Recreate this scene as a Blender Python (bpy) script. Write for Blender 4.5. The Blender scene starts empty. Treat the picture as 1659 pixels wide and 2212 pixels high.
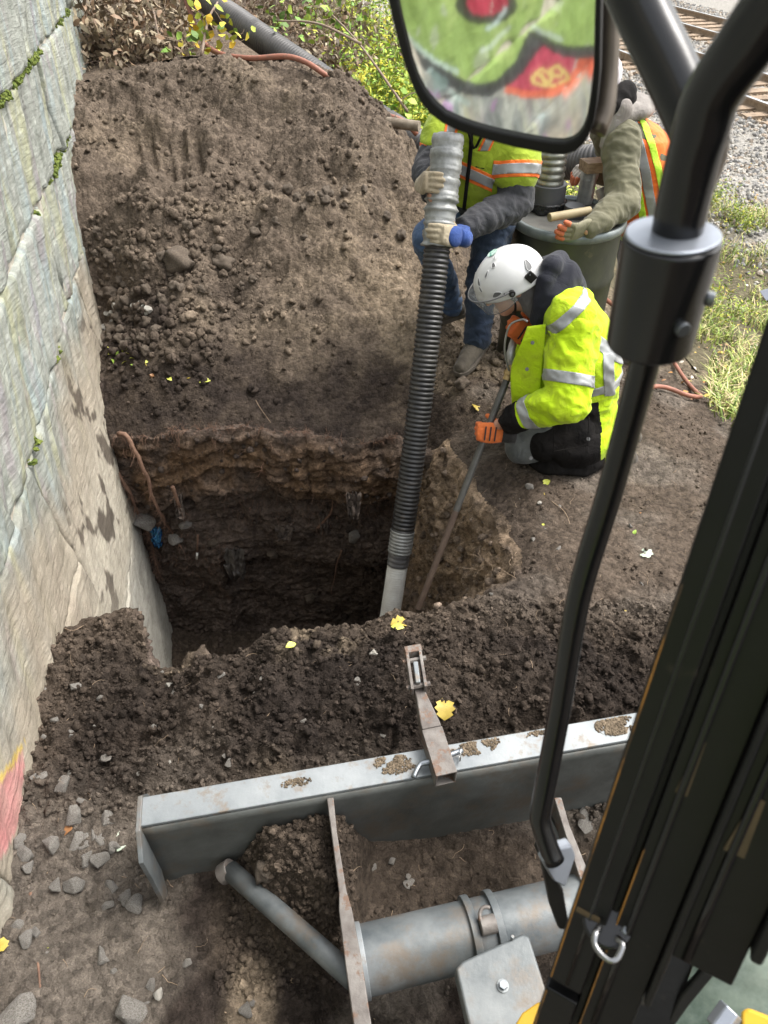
import bpy, bmesh, math, random
import numpy as np
from mathutils import Vector, Matrix

sc = bpy.context.scene
C = sc.collection
random.seed(7)
RNG = np.random.default_rng(11)

# ------------------------------------------------------------------ camera, sky, sun, exposure
PITCH = math.radians(42.3)
EYE = np.array([0.0, 0.0, 2.05])
cam_d = bpy.data.cameras.new('camera')
cam = bpy.data.objects.new('camera', cam_d); C.objects.link(cam)
cam.location = EYE
cam.rotation_euler = (math.radians(90) - PITCH, 0, 0)
cam_d.sensor_fit = 'HORIZONTAL'
cam_d.sensor_width = 7.35
cam_d.lens = 7.35 * 1534 / 1659
cam_d.clip_start = 0.02
cam_d.clip_end = 500
cam_d.dof.use_dof = True
cam_d.dof.focus_distance = 2.7
cam_d.dof.aperture_fstop = 2.2
sc.camera = cam

SUN_EL, SUN_AZ = math.radians(58), math.radians(70)      # azimuth measured from +Y towards +X
w = bpy.data.worlds.new('World'); sc.world = w; w.use_nodes = True
wn = w.node_tree.nodes; wl = w.node_tree.links
bg = wn['Background']
sky = wn.new('ShaderNodeTexSky'); sky.sky_type = 'NISHITA'; sky.sun_disc = False
sky.sun_elevation = SUN_EL; sky.sun_rotation = SUN_AZ
sky.air_density = 1.6; sky.dust_density = 5.0; sky.ozone_density = 0.6
hs = wn.new('ShaderNodeHueSaturation'); hs.inputs['Saturation'].default_value = 0.25   # overcast: the blue greyed out
wl.new(sky.outputs[0], hs.inputs['Color']); wl.new(hs.outputs[0], bg.inputs['Color'])
bg.inputs['Strength'].default_value = 0.15
sl = bpy.data.lights.new('sun', 'SUN'); sl.energy = 1.1; sl.angle = math.radians(28); sl.color = (1.0, 0.96, 0.9)
sun = bpy.data.objects.new('sun', sl); C.objects.link(sun)
sd = Vector((math.sin(SUN_AZ) * math.cos(SUN_EL), math.cos(SUN_AZ) * math.cos(SUN_EL), math.sin(SUN_EL)))
sun.rotation_euler = sd.to_track_quat('Z', 'Y').to_euler()
sc.view_settings.view_transform = 'Standard'; sc.view_settings.look = 'None'
sc.view_settings.gamma = 1; sc.view_settings.use_curve_mapping = False
sc.view_settings.exposure = 1.42
sc.render.engine = 'CYCLES'
sc.cycles.max_bounces = 6; sc.cycles.diffuse_bounces = 5; sc.cycles.glossy_bounces = 4
sc.cycles.transparent_max_bounces = 8
sc.cycles.use_denoising = True

# ------------------------------------------------------------------ survey helpers: sight lines from the eye point, used to measure where things stand
FPX = 1534.0
_F = np.array([0, math.cos(PITCH), -math.sin(PITCH)]); _U = np.array([0, math.sin(PITCH), math.cos(PITCH)]); _R = np.array([1.0, 0, 0])
def ray(u, v): return _F * FPX + _R * (u - 829.5) - _U * (v - 1106.0)
def G(u, v, z=0.0):
    d = ray(u, v); return EYE + d * ((z - EYE[2]) / d[2])
def Y(u, v, y):
    d = ray(u, v); return EYE + d * (y / d[1])
def D(u, v, r):
    d = ray(u, v); return EYE + d / np.linalg.norm(d) * r
def proj(P):
    q = np.asarray(P) - EYE; w_ = q @ _F
    return 829.5 + FPX * (q @ _R) / w_, 1106.0 - FPX * (q @ _U) / w_
V = lambda p: Vector((float(p[0]), float(p[1]), float(p[2])))

# ------------------------------------------------------------------ noise (numpy)
_perm = np.random.default_rng(3).permutation(256).astype(np.int64); _perm = np.concatenate([_perm, _perm, _perm])
_g = np.random.default_rng(5).normal(size=(256, 3)); _g /= np.linalg.norm(_g, axis=1)[:, None]
_gx, _gy, _gz = [np.ascontiguousarray(_g[:, i]) for i in range(3)]
def pnoise(P):
    P = np.asarray(P, float); i = np.floor(P).astype(np.int64); f = P - i
    i &= 255
    u = f * f * f * (f * (f * 6 - 15) + 10)
    out = 0
    for dx in (0, 1):
        wx = u[:, 0] if dx else 1 - u[:, 0]; ax = _perm[(i[:, 0] + dx) & 255]
        for dy in (0, 1):
            wy = u[:, 1] if dy else 1 - u[:, 1]; ay = _perm[ax + ((i[:, 1] + dy) & 255)]
            for dz in (0, 1):
                wz = u[:, 2] if dz else 1 - u[:, 2]
                h = _perm[ay + ((i[:, 2] + dz) & 255)]
                out = out + wx * wy * wz * (_gx[h] * (f[:, 0] - dx) + _gy[h] * (f[:, 1] - dy) + _gz[h] * (f[:, 2] - dz))
    return out * 1.5
def fbm(P, s, o=3, g=0.5):
    P = np.asarray(P, float); r = 0; a = 1.0
    for k in range(o):
        r = r + a * pnoise(P * s * 2.03 ** k + 17.3 * k); a *= g
    return r
def billow(P, s, o=2, g=0.5):
    P = np.asarray(P, float); r = 0; a = 1.0
    for k in range(o):
        r = r + a * (np.abs(pnoise(P * s * 2.1 ** k + 9.1 * k)) * 2 - 0.55); a *= g
    return r
def sstep(a, b, x):
    t = np.clip((x - a) / (b - a), 0, 1); return t * t * (3 - 2 * t)

# ------------------------------------------------------------------ object helpers
def link(o, parent=None):
    C.objects.link(o)
    if parent is not None:
        o.parent = parent
        o.matrix_parent_inverse = parent.matrix_basis.inverted()
    return o
def tag(o, label=None, cat=None, group=None, kind=None):
    if label: o['label'] = label
    if cat: o['category'] = cat
    if group: o['group'] = group
    if kind: o['kind'] = kind
    return o
def empty(name, loc, label=None, cat=None, group=None):
    o = bpy.data.objects.new(name, None); o.location = V(loc); o.empty_display_size = 0.05
    C.objects.link(o); return tag(o, label, cat, group)
def mesh_np(name, verts, faces, mat=None, parent=None, smooth=True, col=None, link_it=True, matidx=None):
    """faces: (n,3) or (n,4) int array"""
    verts = np.asarray(verts, np.float32); faces = np.asarray(faces, np.int32)
    me = bpy.data.meshes.new(name); k = faces.shape[1]
    me.vertices.add(len(verts)); me.vertices.foreach_set('co', verts.ravel())
    me.loops.add(faces.size); me.loops.foreach_set('vertex_index', faces.ravel())
    me.polygons.add(len(faces)); me.polygons.foreach_set('loop_start', np.arange(0, faces.size, k, dtype=np.int32))
    me.polygons.foreach_set('loop_total', np.full(len(faces), k, np.int32))
    me.polygons.foreach_set('use_smooth', np.full(len(faces), smooth, bool))
    if matidx is not None: me.polygons.foreach_set('material_index', np.asarray(matidx, np.int32))
    me.update(calc_edges=True); me.validate()
    if col is not None:
        at = me.color_attributes.new('Col', 'FLOAT_COLOR', 'POINT')
        c4 = np.ones((len(verts), 4), np.float32); c4[:, :3] = col; at.data.foreach_set('color', c4.ravel())
    if mat is not None:
        for m in (mat if isinstance(mat, (list, tuple)) else [mat]): me.materials.append(m)
    o = bpy.data.objects.new(name, me)
    return link(o, parent) if link_it else o
def bm_obj(name, bm, mat=None, parent=None, smooth=False, bevel=0, seg=2):
    me = bpy.data.meshes.new(name); bmesh.ops.recalc_face_normals(bm, faces=bm.faces)
    bm.to_mesh(me); bm.free()
    if smooth: me.polygons.foreach_set('use_smooth', np.ones(len(me.polygons), bool))
    if mat is not None:
        for m in (mat if isinstance(mat, (list, tuple)) else [mat]): me.materials.append(m)
    o = bpy.data.objects.new(name, me); link(o, parent)
    if bevel:
        b = o.modifiers.new('b', 'BEVEL'); b.width = bevel; b.segments = seg; b.limit_method = 'ANGLE'; b.angle_limit = 0.6
        me.polygons.foreach_set('use_smooth', np.ones(len(me.polygons), bool))
        b.harden_normals = True
    return o
def frame_from(d, up=(0, 0, 1)):
    d = np.asarray(d, float); d = d / np.linalg.norm(d); up = np.asarray(up, float)
    if abs(d @ up) > 0.97: up = np.array([1.0, 0, 0]) if abs(d[0]) < .9 else np.array([0, 1.0, 0])
    s = np.cross(d, up); s /= np.linalg.norm(s); return d, s, np.cross(s, d)
def smooth_path(pts, n):
    """Catmull-Rom resample to n points, roughly even"""
    P = np.array(pts, float); P = np.vstack([2 * P[0] - P[1], P, 2 * P[-1] - P[-2]])
    out = []
    for i in range(1, len(P) - 2):
        t = np.linspace(0, 1, 24, endpoint=False)[:, None]
        a, b, c, d = P[i - 1], P[i], P[i + 1], P[i + 2]
        out.append(0.5 * ((2 * b) + (c - a) * t + (2 * a - 5 * b + 4 * c - d) * t ** 2 + (3 * b - a - 3 * c + d) * t ** 3))
    out.append(P[-2][None]); Q = np.vstack(out)
    L = np.concatenate([[0], np.cumsum(np.linalg.norm(np.diff(Q, axis=0), axis=1))])
    s = np.linspace(0, L[-1], n)
    return np.stack([np.interp(s, L, Q[:, k]) for k in range(3)], 1), L[-1]
def tube_arrays(P, r, seg=12, caps=True, ry=None):
    """sweep a circle with parallel transport; r scalar or per point"""
    P = np.asarray(P, float); n = len(P); r = np.broadcast_to(np.asarray(r, float), (n,))
    ry = r if ry is None else np.broadcast_to(np.asarray(ry, float), (n,))
    T = np.gradient(P, axis=0); T /= np.linalg.norm(T, axis=1)[:, None] + 1e-12
    _, s, _ = frame_from(T[0]); ang = np.linspace(0, 2 * math.pi, seg, endpoint=False)
    vs = []
    for i in range(n):
        s = s - T[i] * (s @ T[i]); s /= np.linalg.norm(s); b = np.cross(T[i], s)
        vs.append(P[i] + np.outer(np.cos(ang) * r[i], s) + np.outer(np.sin(ang) * ry[i], b))
    vs = np.vstack(vs); k = np.arange(seg); k2 = (k + 1) % seg
    f = np.vstack([np.stack([i * seg + k, i * seg + k2, (i + 1) * seg + k2, (i + 1) * seg + k], 1) for i in range(n - 1)])
    if caps:
        vs = np.vstack([vs, P[0], P[-1]]); a, b = len(vs) - 2, len(vs) - 1
        f = np.vstack([f, np.stack([np.full(seg, a), k2, k, np.full(seg, a)], 1), np.stack([np.full(seg, b), (n - 1) * seg + k, (n - 1) * seg + k2, np.full(seg, b)], 1)])
    return vs, f
def fix_tris(f):
    """quads with a doubled corner as polygons list"""
    return [tuple(q) if q[0] != q[3] else tuple(q[:3]) for q in f]
def mesh_pd(name, vs, fs, mat=None, parent=None, smooth=True, bevel=0):
    me = bpy.data.meshes.new(name); me.from_pydata([tuple(map(float, v)) for v in vs], [], [tuple(int(i) for i in f) for f in fs]); me.update()
    if smooth: me.polygons.foreach_set('use_smooth', np.ones(len(me.polygons), bool))
    if mat is not None:
        for m in (mat if isinstance(mat, (list, tuple)) else [mat]): me.materials.append(m)
    o = bpy.data.objects.new(name, me); link(o, parent)
    if bevel:
        b = o.modifiers.new('b', 'BEVEL'); b.width = bevel; b.segments = 2; b.limit_method = 'ANGLE'; b.angle_limit = 0.6; b.harden_normals = True
    return o
def tube(name, P, r, mat, parent=None, seg=12, caps=True, ry=None):
    vs, f = tube_arrays(P, r, seg, caps, ry); return mesh_pd(name, vs, fix_tris(f), mat, parent)
def box_pts(c, ax, ay, az, hx, hy, hz):
    c = np.asarray(c, float); ax, ay, az = [np.asarray(a, float) for a in (ax, ay, az)]
    return [c + sx * ax * hx + sy * ay * hy + sz * az * hz for sx, sy, sz in ((-1, -1, -1), (1, -1, -1), (1, 1, -1), (-1, 1, -1), (-1, -1, 1), (1, -1, 1), (1, 1, 1), (-1, 1, 1))]
BOXF = [(0, 3, 2, 1), (4, 5, 6, 7), (0, 1, 5, 4), (1, 2, 6, 5), (2, 3, 7, 6), (3, 0, 4, 7)]
def obox(name, c, ax, ay, az, hx, hy, hz, mat, parent=None, bevel=0.003):
    return mesh_pd(name, box_pts(c, ax, ay, az, hx, hy, hz), BOXF, mat, parent, smooth=bool(bevel), bevel=bevel)
def beam(name, a, b, w, h, mat, parent=None, up=(0, 0, 1), bevel=0.003):
    a = np.asarray(a, float); b = np.asarray(b, float); d, s, u = frame_from(b - a, up)
    return obox(name, (a + b) / 2, d, s, u, np.linalg.norm(b - a) / 2, w / 2, h / 2, mat, parent, bevel)
def prism(name, pts, off, mat, parent=None, bevel=0, smooth=False):
    """closed prism: polygon pts (world) pushed by the vector off"""
    pts = [np.asarray(p, float) for p in pts]; n = len(pts); off = np.asarray(off, float)
    vs = pts + [p + off for p in pts]
    fs = [tuple(range(n)), tuple(range(2 * n - 1, n - 1, -1))] + [(i, (i + 1) % n, n + (i + 1) % n, n + i) for i in range(n)]
    bm = bmesh.new(); bv = [bm.verts.new(V(v)) for v in vs]
    for f in fs: bm.faces.new([bv[i] for i in f])
    return bm_obj(name, bm, mat, parent, smooth, bevel)
def slab(name, uvr, thick, mat, parent=None, bevel=0.004):
    """plate through four or more measured points, extruded away from the eye"""
    pts = [D(*q) for q in uvr]; c = sum(pts) / len(pts); n = np.cross(pts[1] - pts[0], pts[2] - pts[0]); n /= np.linalg.norm(n)
    if n @ (c - EYE) < 0: n = -n
    return prism(name, pts, n * thick, mat, parent, bevel)
def cyl(name, a, b, r, mat, parent=None, seg=24, r2=None, bevel=0.002):
    a = np.asarray(a, float); b = np.asarray(b, float); d, s, u = frame_from(b - a); r2 = r if r2 is None else r2
    ang = np.linspace(0, 2 * math.pi, seg, endpoint=False)
    vs = [a + r * (math.cos(t) * s + math.sin(t) * u) for t in ang] + [b + r2 * (math.cos(t) * s + math.sin(t) * u) for t in ang]
    fs = [tuple(range(seg - 1, -1, -1)), tuple(range(seg, 2 * seg))] + [(i, (i + 1) % seg, seg + (i + 1) % seg, seg + i) for i in range(seg)]
    o = mesh_pd(name, vs, fs, mat, parent, True, bevel)
    if not bevel:
        for p in o.data.polygons: p.use_smooth = len(p.vertices) == 4
    return o

# ------------------------------------------------------------------ materials
def newmat(name):
    m = bpy.data.materials.new(name); m.use_nodes = True; nt = m.node_tree
    return m, nt, nt.nodes['Principled BSDF']
def N(nt, t, **kw):
    n = nt.nodes.new(t)
    for k, v in kw.items():
        if k in n.inputs: n.inputs[k].default_value = v
        else: setattr(n, k, v)
    return n
def rgba(c): return (c[0], c[1], c[2], 1.0)
def mat_basic(name, c1, c2=None, rough=0.6, metal=0.0, scale=8.0, bump=0.0, bscale=60.0, contrast=(0.35, 0.65), rough2=None, c3=None, c3amt=0.5, c3scale=25.0, spec=0.5, coat=0.0, detail=5.0, stretch=None, c3w=0.06):
    m, nt, b = newmat(name); L = nt.links
    b.inputs['Roughness'].default_value = rough; b.inputs['Metallic'].default_value = metal
    b.inputs['Specular IOR Level'].default_value = spec; b.inputs['Coat Weight'].default_value = coat
    tc = N(nt, 'ShaderNodeTexCoord'); src = tc.outputs['Object']
    if stretch:
        mp = N(nt, 'ShaderNodeMapping'); mp.inputs['Scale'].default_value = stretch; L.new(src, mp.inputs[0]); src = mp.outputs[0]
    if c2 is None: b.inputs['Base Color'].default_value = rgba(c1)
    else:
        n = N(nt, 'ShaderNodeTexNoise', Scale=scale, Detail=detail, Roughness=0.6); L.new(src, n.inputs['Vector'])
        r = N(nt, 'ShaderNodeValToRGB'); r.color_ramp.elements[0].position, r.color_ramp.elements[1].position = contrast
        r.color_ramp.elements[0].color = rgba(c1); r.color_ramp.elements[1].color = rgba(c2); L.new(n.outputs[0], r.inputs[0])
        out = r.outputs[0]
        if c3 is not None:
            n3 = N(nt, 'ShaderNodeTexNoise', Scale=c3scale, Detail=6.0, Roughness=0.7); L.new(src, n3.inputs['Vector'])
            r3 = N(nt, 'ShaderNodeValToRGB'); r3.color_ramp.elements[0].position = c3amt; r3.color_ramp.elements[1].position = min(.99, c3amt + c3w)
            r3.color_ramp.elements[0].color = (0, 0, 0, 1); r3.color_ramp.elements[1].color = (1, 1, 1, 1); L.new(n3.outputs[0], r3.inputs[0])
            mx = N(nt, 'ShaderNodeMix', data_type='RGBA'); L.new(r3.outputs[0], mx.inputs[0]); L.new(out, mx.inputs[6]); mx.inputs[7].default_value = rgba(c3); out = mx.outputs[2]
        L.new(out, b.inputs['Base Color'])
        if rough2 is not None:
            mr = N(nt, 'ShaderNodeMapRange'); mr.inputs[3].default_value = rough; mr.inputs[4].default_value = rough2; L.new(n.outputs[0], mr.inputs[0]); L.new(mr.outputs[0], b.inputs['Roughness'])
    if bump:
        n2 = N(nt, 'ShaderNodeTexNoise', Scale=bscale, Detail=6.0, Roughness=0.65); L.new(src, n2.inputs['Vector'])
        bp = N(nt, 'ShaderNodeBump', Strength=1.0, Distance=bump); L.new(n2.outputs[0], bp.inputs['Height']); L.new(bp.outputs[0], b.inputs['Normal'])
    return m
def mat_vcol(name, rough=0.9, bump=0.004, bscale=90.0, var=0.35, vscale=30.0, spec=0.2, extra=None, fine=260.0, grain=0.0, streak=0.0):
    """vertex colour (the thing's own colour) x grain"""
    m, nt, b = newmat(name); L = nt.links
    at = N(nt, 'ShaderNodeAttribute', attribute_name='Col'); tc = N(nt, 'ShaderNodeTexCoord'); src = tc.outputs['Object']
    n = N(nt, 'ShaderNodeTexNoise', Scale=vscale, Detail=8.0, Roughness=0.7); L.new(src, n.inputs['Vector'])
    mr = N(nt, 'ShaderNodeMapRange'); mr.inputs[1].default_value = 0.3; mr.inputs[2].default_value = 0.7; mr.inputs[3].default_value = 1 - var; mr.inputs[4].default_value = 1 + var; L.new(n.outputs[0], mr.inputs[0])
    n4 = N(nt, 'ShaderNodeTexNoise', Scale=fine, Detail=3.0, Roughness=0.7); L.new(src, n4.inputs['Vector'])
    mr4 = N(nt, 'ShaderNodeMapRange'); mr4.inputs[1].default_value = 0.3; mr4.inputs[2].default_value = 0.7; mr4.inputs[3].default_value = 1 - var * .7; mr4.inputs[4].default_value = 1 + var * .7; L.new(n4.outputs[0], mr4.inputs[0])
    mu = N(nt, 'ShaderNodeMath', operation='MULTIPLY'); L.new(mr.outputs[0], mu.inputs[0]); L.new(mr4.outputs[0], mu.inputs[1])
    vm = N(nt, 'ShaderNodeVectorMath', operation='SCALE'); L.new(at.outputs['Color'], vm.inputs[0]); L.new(mu.outputs[0], vm.inputs['Scale'])
    L.new(vm.outputs[0], b.inputs['Base Color'])
    b.inputs['Roughness'].default_value = rough; b.inputs['Specular IOR Level'].default_value = spec
    if bump:
        n2 = N(nt, 'ShaderNodeTexNoise', Scale=bscale, Detail=8.0, Roughness=0.75); L.new(src, n2.inputs['Vector'])
        bp = N(nt, 'ShaderNodeBump', Strength=1.0, Distance=bump); L.new(n2.outputs[0], bp.inputs['Height']); L.new(bp.outputs[0], b.inputs['Normal'])
        if streak:
            mp = N(nt, 'ShaderNodeMapping'); mp.inputs['Rotation'].default_value = (math.radians(-62), 0, 0); mp.inputs['Scale'].default_value = (3, 1.6, 15); L.new(src, mp.inputs[0])
            n5 = N(nt, 'ShaderNodeTexNoise', Scale=3.0, Detail=9.0, Roughness=.68, Distortion=.6); L.new(mp.outputs[0], n5.inputs['Vector']); q5 = N(nt, 'ShaderNodeBump', Strength=1.0, Distance=streak); L.new(n5.outputs[0], q5.inputs['Height']); L.new(bp.outputs[0], q5.inputs['Normal']); L.new(q5.outputs[0], b.inputs['Normal'])
            r5 = N(nt, 'ShaderNodeValToRGB'); L.new(n5.outputs[0], r5.inputs[0]); e = r5.color_ramp.elements; e[0].position = .30; e[0].color = (.60, .60, .57, 1); e[1].position = .66; e[1].color = (1.0, 1.0, 1.0, 1); e2 = e.new(.40); e2.color = (.82, .82, .80, 1); e3 = e.new(.53); e3.color = (.96, .97, .95, 1)
            m5 = N(nt, 'ShaderNodeVectorMath', operation='MULTIPLY'); L.new(vm.outputs[0], m5.inputs[0]); L.new(r5.outputs[0], m5.inputs[1]); m6 = N(nt, 'ShaderNodeVectorMath', operation='SCALE'); m6.inputs['Scale'].default_value = 1.22; L.new(m5.outputs[0], m6.inputs[0]); L.new(m6.outputs[0], b.inputs['Base Color'])
        if grain:
            prev = bp
            wa = N(nt, 'ShaderNodeTexNoise', Scale=35.0, Detail=2.0); L.new(src, wa.inputs['Vector']); av = N(nt, 'ShaderNodeVectorMath', operation='MULTIPLY_ADD'); L.new(wa.outputs['Color'], av.inputs[0]); av.inputs[1].default_value = (.02, .02, .02); L.new(src, av.inputs[2])
            for sc_, d_ in ((52.0, grain), (125.0, grain * .45)):
                vo = N(nt, 'ShaderNodeTexVoronoi', Scale=sc_); L.new(av.outputs[0], vo.inputs['Vector']); iv = N(nt, 'ShaderNodeMath', operation='SUBTRACT'); iv.inputs[0].default_value = 1.0; L.new(vo.outputs['Distance'], iv.inputs[1])
                q = N(nt, 'ShaderNodeBump', Strength=1.0, Distance=d_); L.new(iv.outputs[0], q.inputs['Height']); L.new(prev.outputs[0], q.inputs['Normal']); prev = q
                if sc_ < 100:
                    sp = N(nt, 'ShaderNodeSeparateColor'); L.new(vo.outputs['Color'], sp.inputs[0]); mv = N(nt, 'ShaderNodeMapRange'); mv.inputs[3].default_value = .72; mv.inputs[4].default_value = 1.32; L.new(sp.outputs[0], mv.inputs[0])
                    v2 = N(nt, 'ShaderNodeVectorMath', operation='SCALE'); L.new(vm.outputs[0], v2.inputs[0]); L.new(mv.outputs[0], v2.inputs['Scale']); L.new(v2.outputs[0], b.inputs['Base Color'])
            L.new(prev.outputs[0], b.inputs['Normal'])
    return m

M_SOIL = mat_vcol('soil', rough=0.95, bump=0.014, bscale=48.0, var=0.42, vscale=26.0, spec=0.12, grain=.006)
M_CLOD = mat_vcol('soil_clod', rough=0.95, bump=0.006, bscale=90.0, var=0.35, vscale=40.0, spec=0.12, grain=.004)
M_WALL = mat_vcol('wall_stone', rough=0.8, bump=0.005, bscale=75.0, var=0.20, vscale=12.0, spec=0.25, fine=190, streak=.012)
M_STONE = mat_basic('grey_stone', (0.11, 0.10, 0.088), (0.25, 0.235, 0.21), 0.85, bump=0.003, scale=14, bscale=70, c3=(0.07, 0.052, 0.04), c3amt=0.55, c3scale=18)
M_STONE_B = mat_basic('brown_stone', (0.085, 0.065, 0.05), (0.16, 0.125, 0.09), 0.9, bump=0.004, scale=14, bscale=70, c3=(0.06, 0.045, 0.033), c3amt=0.5, c3scale=22)
# ------------------------------------------------------------------ ground: survey points and thin-plate surface
def wallx(y): return -0.887 - 0.2144 * y
TA = math.radians(16); TQ = np.array([math.cos(TA), math.sin(TA)]); TD = np.array([-math.sin(TA), math.cos(TA)])   # across / along the railway
def far(x, y):
    x = np.asarray(x, float); y = np.asarray(y, float)
    q = x * TQ[0] + y * TQ[1]
    z = -1.12 * sstep(2.2, 7.5, q)
    z = z + 0.5 * sstep(0.8, -1.5, q) * sstep(3, 7, y) + 0.5 * sstep(14, 30, y) * sstep(9, 2, q)
    return z
cp = []
for u, v, y in [(155,260,4.88),(165,440,4.32),(190,560,4.15),(210,700,3.94),(205,850,3.3),(205,175,5.5),(300,150,5.35),(450,132,5.4),(580,140,5.4),(700,158,5.25),
                (800,225,5.0),(860,300,4.85),(905,380,4.7),(922,450,4.55),(300,300,4.8),(450,390,4.42),(600,300,4.8),(740,350,4.6),(800,450,4.35),(300,500,4.15),(500,550,4.0),(700,550,4.0),
                (850,600,3.95),(900,640,3.9),(350,700,3.6),(550,700,3.65),(750,720,3.6),(880,720,3.65),(500,850,3.2),(700,850,3.2),(350,830,3.25),(850,860,3.2)]:
    cp.append(tuple(Y(u, v, y)))
cp += [(-.9,.3,0),(0,.3,-.02),(1,.3,0),(1.5,1,0),(0,-1,0),(-.9,-2,0),(2,-1,0),(-.5,.7,-.03),(.2,.82,-.11),(.6,.9,-.10),(.3,.55,-.08),(-1.05,.8,0),(-1.13,1.15,.0),(-.85,1.15,.0),(-.4,1.2,.14),(.1,1.25,.17),(.6,1.35,.14),(1.1,1.5,.05),
       (-.80,1.47,-.01),(-.37,1.5,.07),(.05,1.58,.085),(.45,1.72,.08),(-1.0,1.72,.0),(-1.22,1.88,-.24),(-1.35,2.0,-.30),(-1.05,1.85,-.12),(-1.15,1.6,-.04),(1.2,2,0),(.9,2.6,0),(.6,2.6,0),(.5,2.1,.02),(.3,3.0,.0),(1.4,3.1,-.02),(1.8,2.2,-.05),(.5,3.5,0),(.37,3.95,.03),(1.15,4.1,-.25),(.85,3.65,-.06),
       (1.6,3.8,-.25),(2.5,3,-.35),(3.5,3,-.65),(2.5,5,-.65),(4,6,-1.05),(1.5,5.5,-.45),(1,7,-.4),(-1.3,6.4,.88),(-.5,6.6,.78),(.35,6.2,.15),(.75,5.4,-.1),(.62,4.9,.05),(-2.2,7,.98),(-2.4,9,.9),(-1,9,.75),(0,9,.4),(1.5,9,-.35),(2.2,1,-.02),(-2.0,4.9,.93),(-2.0,4.3,.58),(-1.9,3.9,0.02)]
for x, y in [(3,-2),(6,-2),(6,2),(6,6),(6,10),(6,12),(3,8),(3,12),(0,12),(-3,12),(-4,8),(-3,-2),(-3,1),(0,-2),(4.5,0)]:
    cp.append((x, y, float(far(np.array(x * 1.0), np.array(y * 1.0)))))
cp = np.array(cp)
def _tps_k(d2): return np.where(d2 > 1e-12, 0.5 * d2 * np.log(np.maximum(d2, 1e-12)), 0)
_ncp = len(cp); _A = np.zeros((_ncp + 3, _ncp + 3)); _d2 = ((cp[:, None, :2] - cp[None, :, :2]) ** 2).sum(-1)
_A[:_ncp, :_ncp] = _tps_k(_d2) + np.eye(_ncp) * 0.002; _A[:_ncp, _ncp] = 1; _A[:_ncp, _ncp + 1:] = cp[:, :2]; _A[_ncp:, :_ncp] = _A[:_ncp, _ncp:].T
_wcp = np.linalg.solve(_A, np.concatenate([cp[:, 2], np.zeros(3)]))
def base(x, y):
    x = np.asarray(x, float); y = np.asarray(y, float); sh = x.shape; xf, yf = x.ravel(), y.ravel(); out = np.empty(len(xf))
    for i in range(0, len(xf), 40000):
        a, b = xf[i:i + 40000], yf[i:i + 40000]
        d2 = (a[:, None] - cp[None, :, 0]) ** 2 + (b[:, None] - cp[None, :, 1]) ** 2
        out[i:i + 40000] = _tps_k(d2) @ _wcp[:_ncp] + _wcp[_ncp] + a * _wcp[_ncp + 1] + b * _wcp[_ncp + 2]
    inn = sstep(-3.8, -3.0, xf) * sstep(5.8, 4.8, xf) * sstep(-2.0, -1.4, yf) * sstep(11.8, 10.5, yf)
    z = out * inn + far(xf, yf) * (1 - inn)
    # soil spilled between the blade arms
    ds = ((xf + .413) * .635 + (yf - .763) * .772)                      # distance uphill from the diagonal strut
    g = (.35 * sstep(-.06, .01, ds) + .65 * sstep(-.01, .12, ds)) * sstep(-.44, -.30, xf) * sstep(-.03, -.13, xf) * sstep(.90, .81, yf + .184 * (-.2 - xf)); z = z + .23 * g
    z = z - .21 * sstep(3.75, 3.02, yf) ** 1.3 * sstep(2.9, 3.0, yf) * sstep(.45, .15, xf) - .10 * sstep(.74, .38, xf) * sstep(.0, .1, xf) * sstep(1.75, 2.05, yf) * sstep(3.25, 3.0, yf)
    return z.reshape(sh)

RIM = np.array([(-.80,1.47),(-.88,1.60),(-1.0,1.74),(-1.17,1.84),(-1.40,1.93),(-1.60,2.5),(-1.78,3.18),(-1.5,3.2),(-1.2,3.17),(-.8,3.15),(-.4,3.14),(0,3.14),(.18,3.12),(.30,2.98),(.43,2.6),(.52,2.25),(.56,1.98),(.50,1.81),(.25,1.69),(.05,1.64),(-.2,1.58),(-.37,1.53),(-.6,1.49)])
FLR = np.array([(-.86,1.55),(-.95,1.65),(-1.05,1.8),(-1.25,2.0),(-1.45,2.1),(-1.60,2.5),(-1.82,3.22),(-1.5,3.20),(-1.2,3.18),(-.8,3.16),(-.4,3.16),(0,3.12),(.05,3.05),(.03,2.9),(-.02,2.6),(-.02,2.3),(.0,2.0),(.0,1.85),(-.1,1.7),(-.15,1.66),(-.3,1.62),(-.45,1.58),(-.65,1.55)])
PIT_Z = -1.98
def chaikin(P, Q, k=3):
    for _ in range(k):
        P = np.stack([.75 * P + .25 * np.roll(P, -1, 0), .25 * P + .75 * np.roll(P, -1, 0)], 1).reshape(-1, 2)
        Q = np.stack([.75 * Q + .25 * np.roll(Q, -1, 0), .25 * Q + .75 * np.roll(Q, -1, 0)], 1).reshape(-1, 2)
    return P, Q
RIMS, FLRS = chaikin(RIM, FLR, 3)
def resample_closed(P, Q, n):
    L = np.concatenate([[0], np.cumsum(np.linalg.norm(np.diff(np.vstack([P, P[:1]]), axis=0), axis=1))]); s = np.linspace(0, L[-1], n, endpoint=False)
    PP = np.vstack([P, P[:1]]); QQ = np.vstack([Q, Q[:1]])
    return np.stack([np.interp(s, L, PP[:, k]) for k in (0, 1)], 1), np.stack([np.interp(s, L, QQ[:, k]) for k in (0, 1)], 1)
NR = 640
RIMR, FLRR = resample_closed(RIMS, FLRS, NR)
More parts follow.
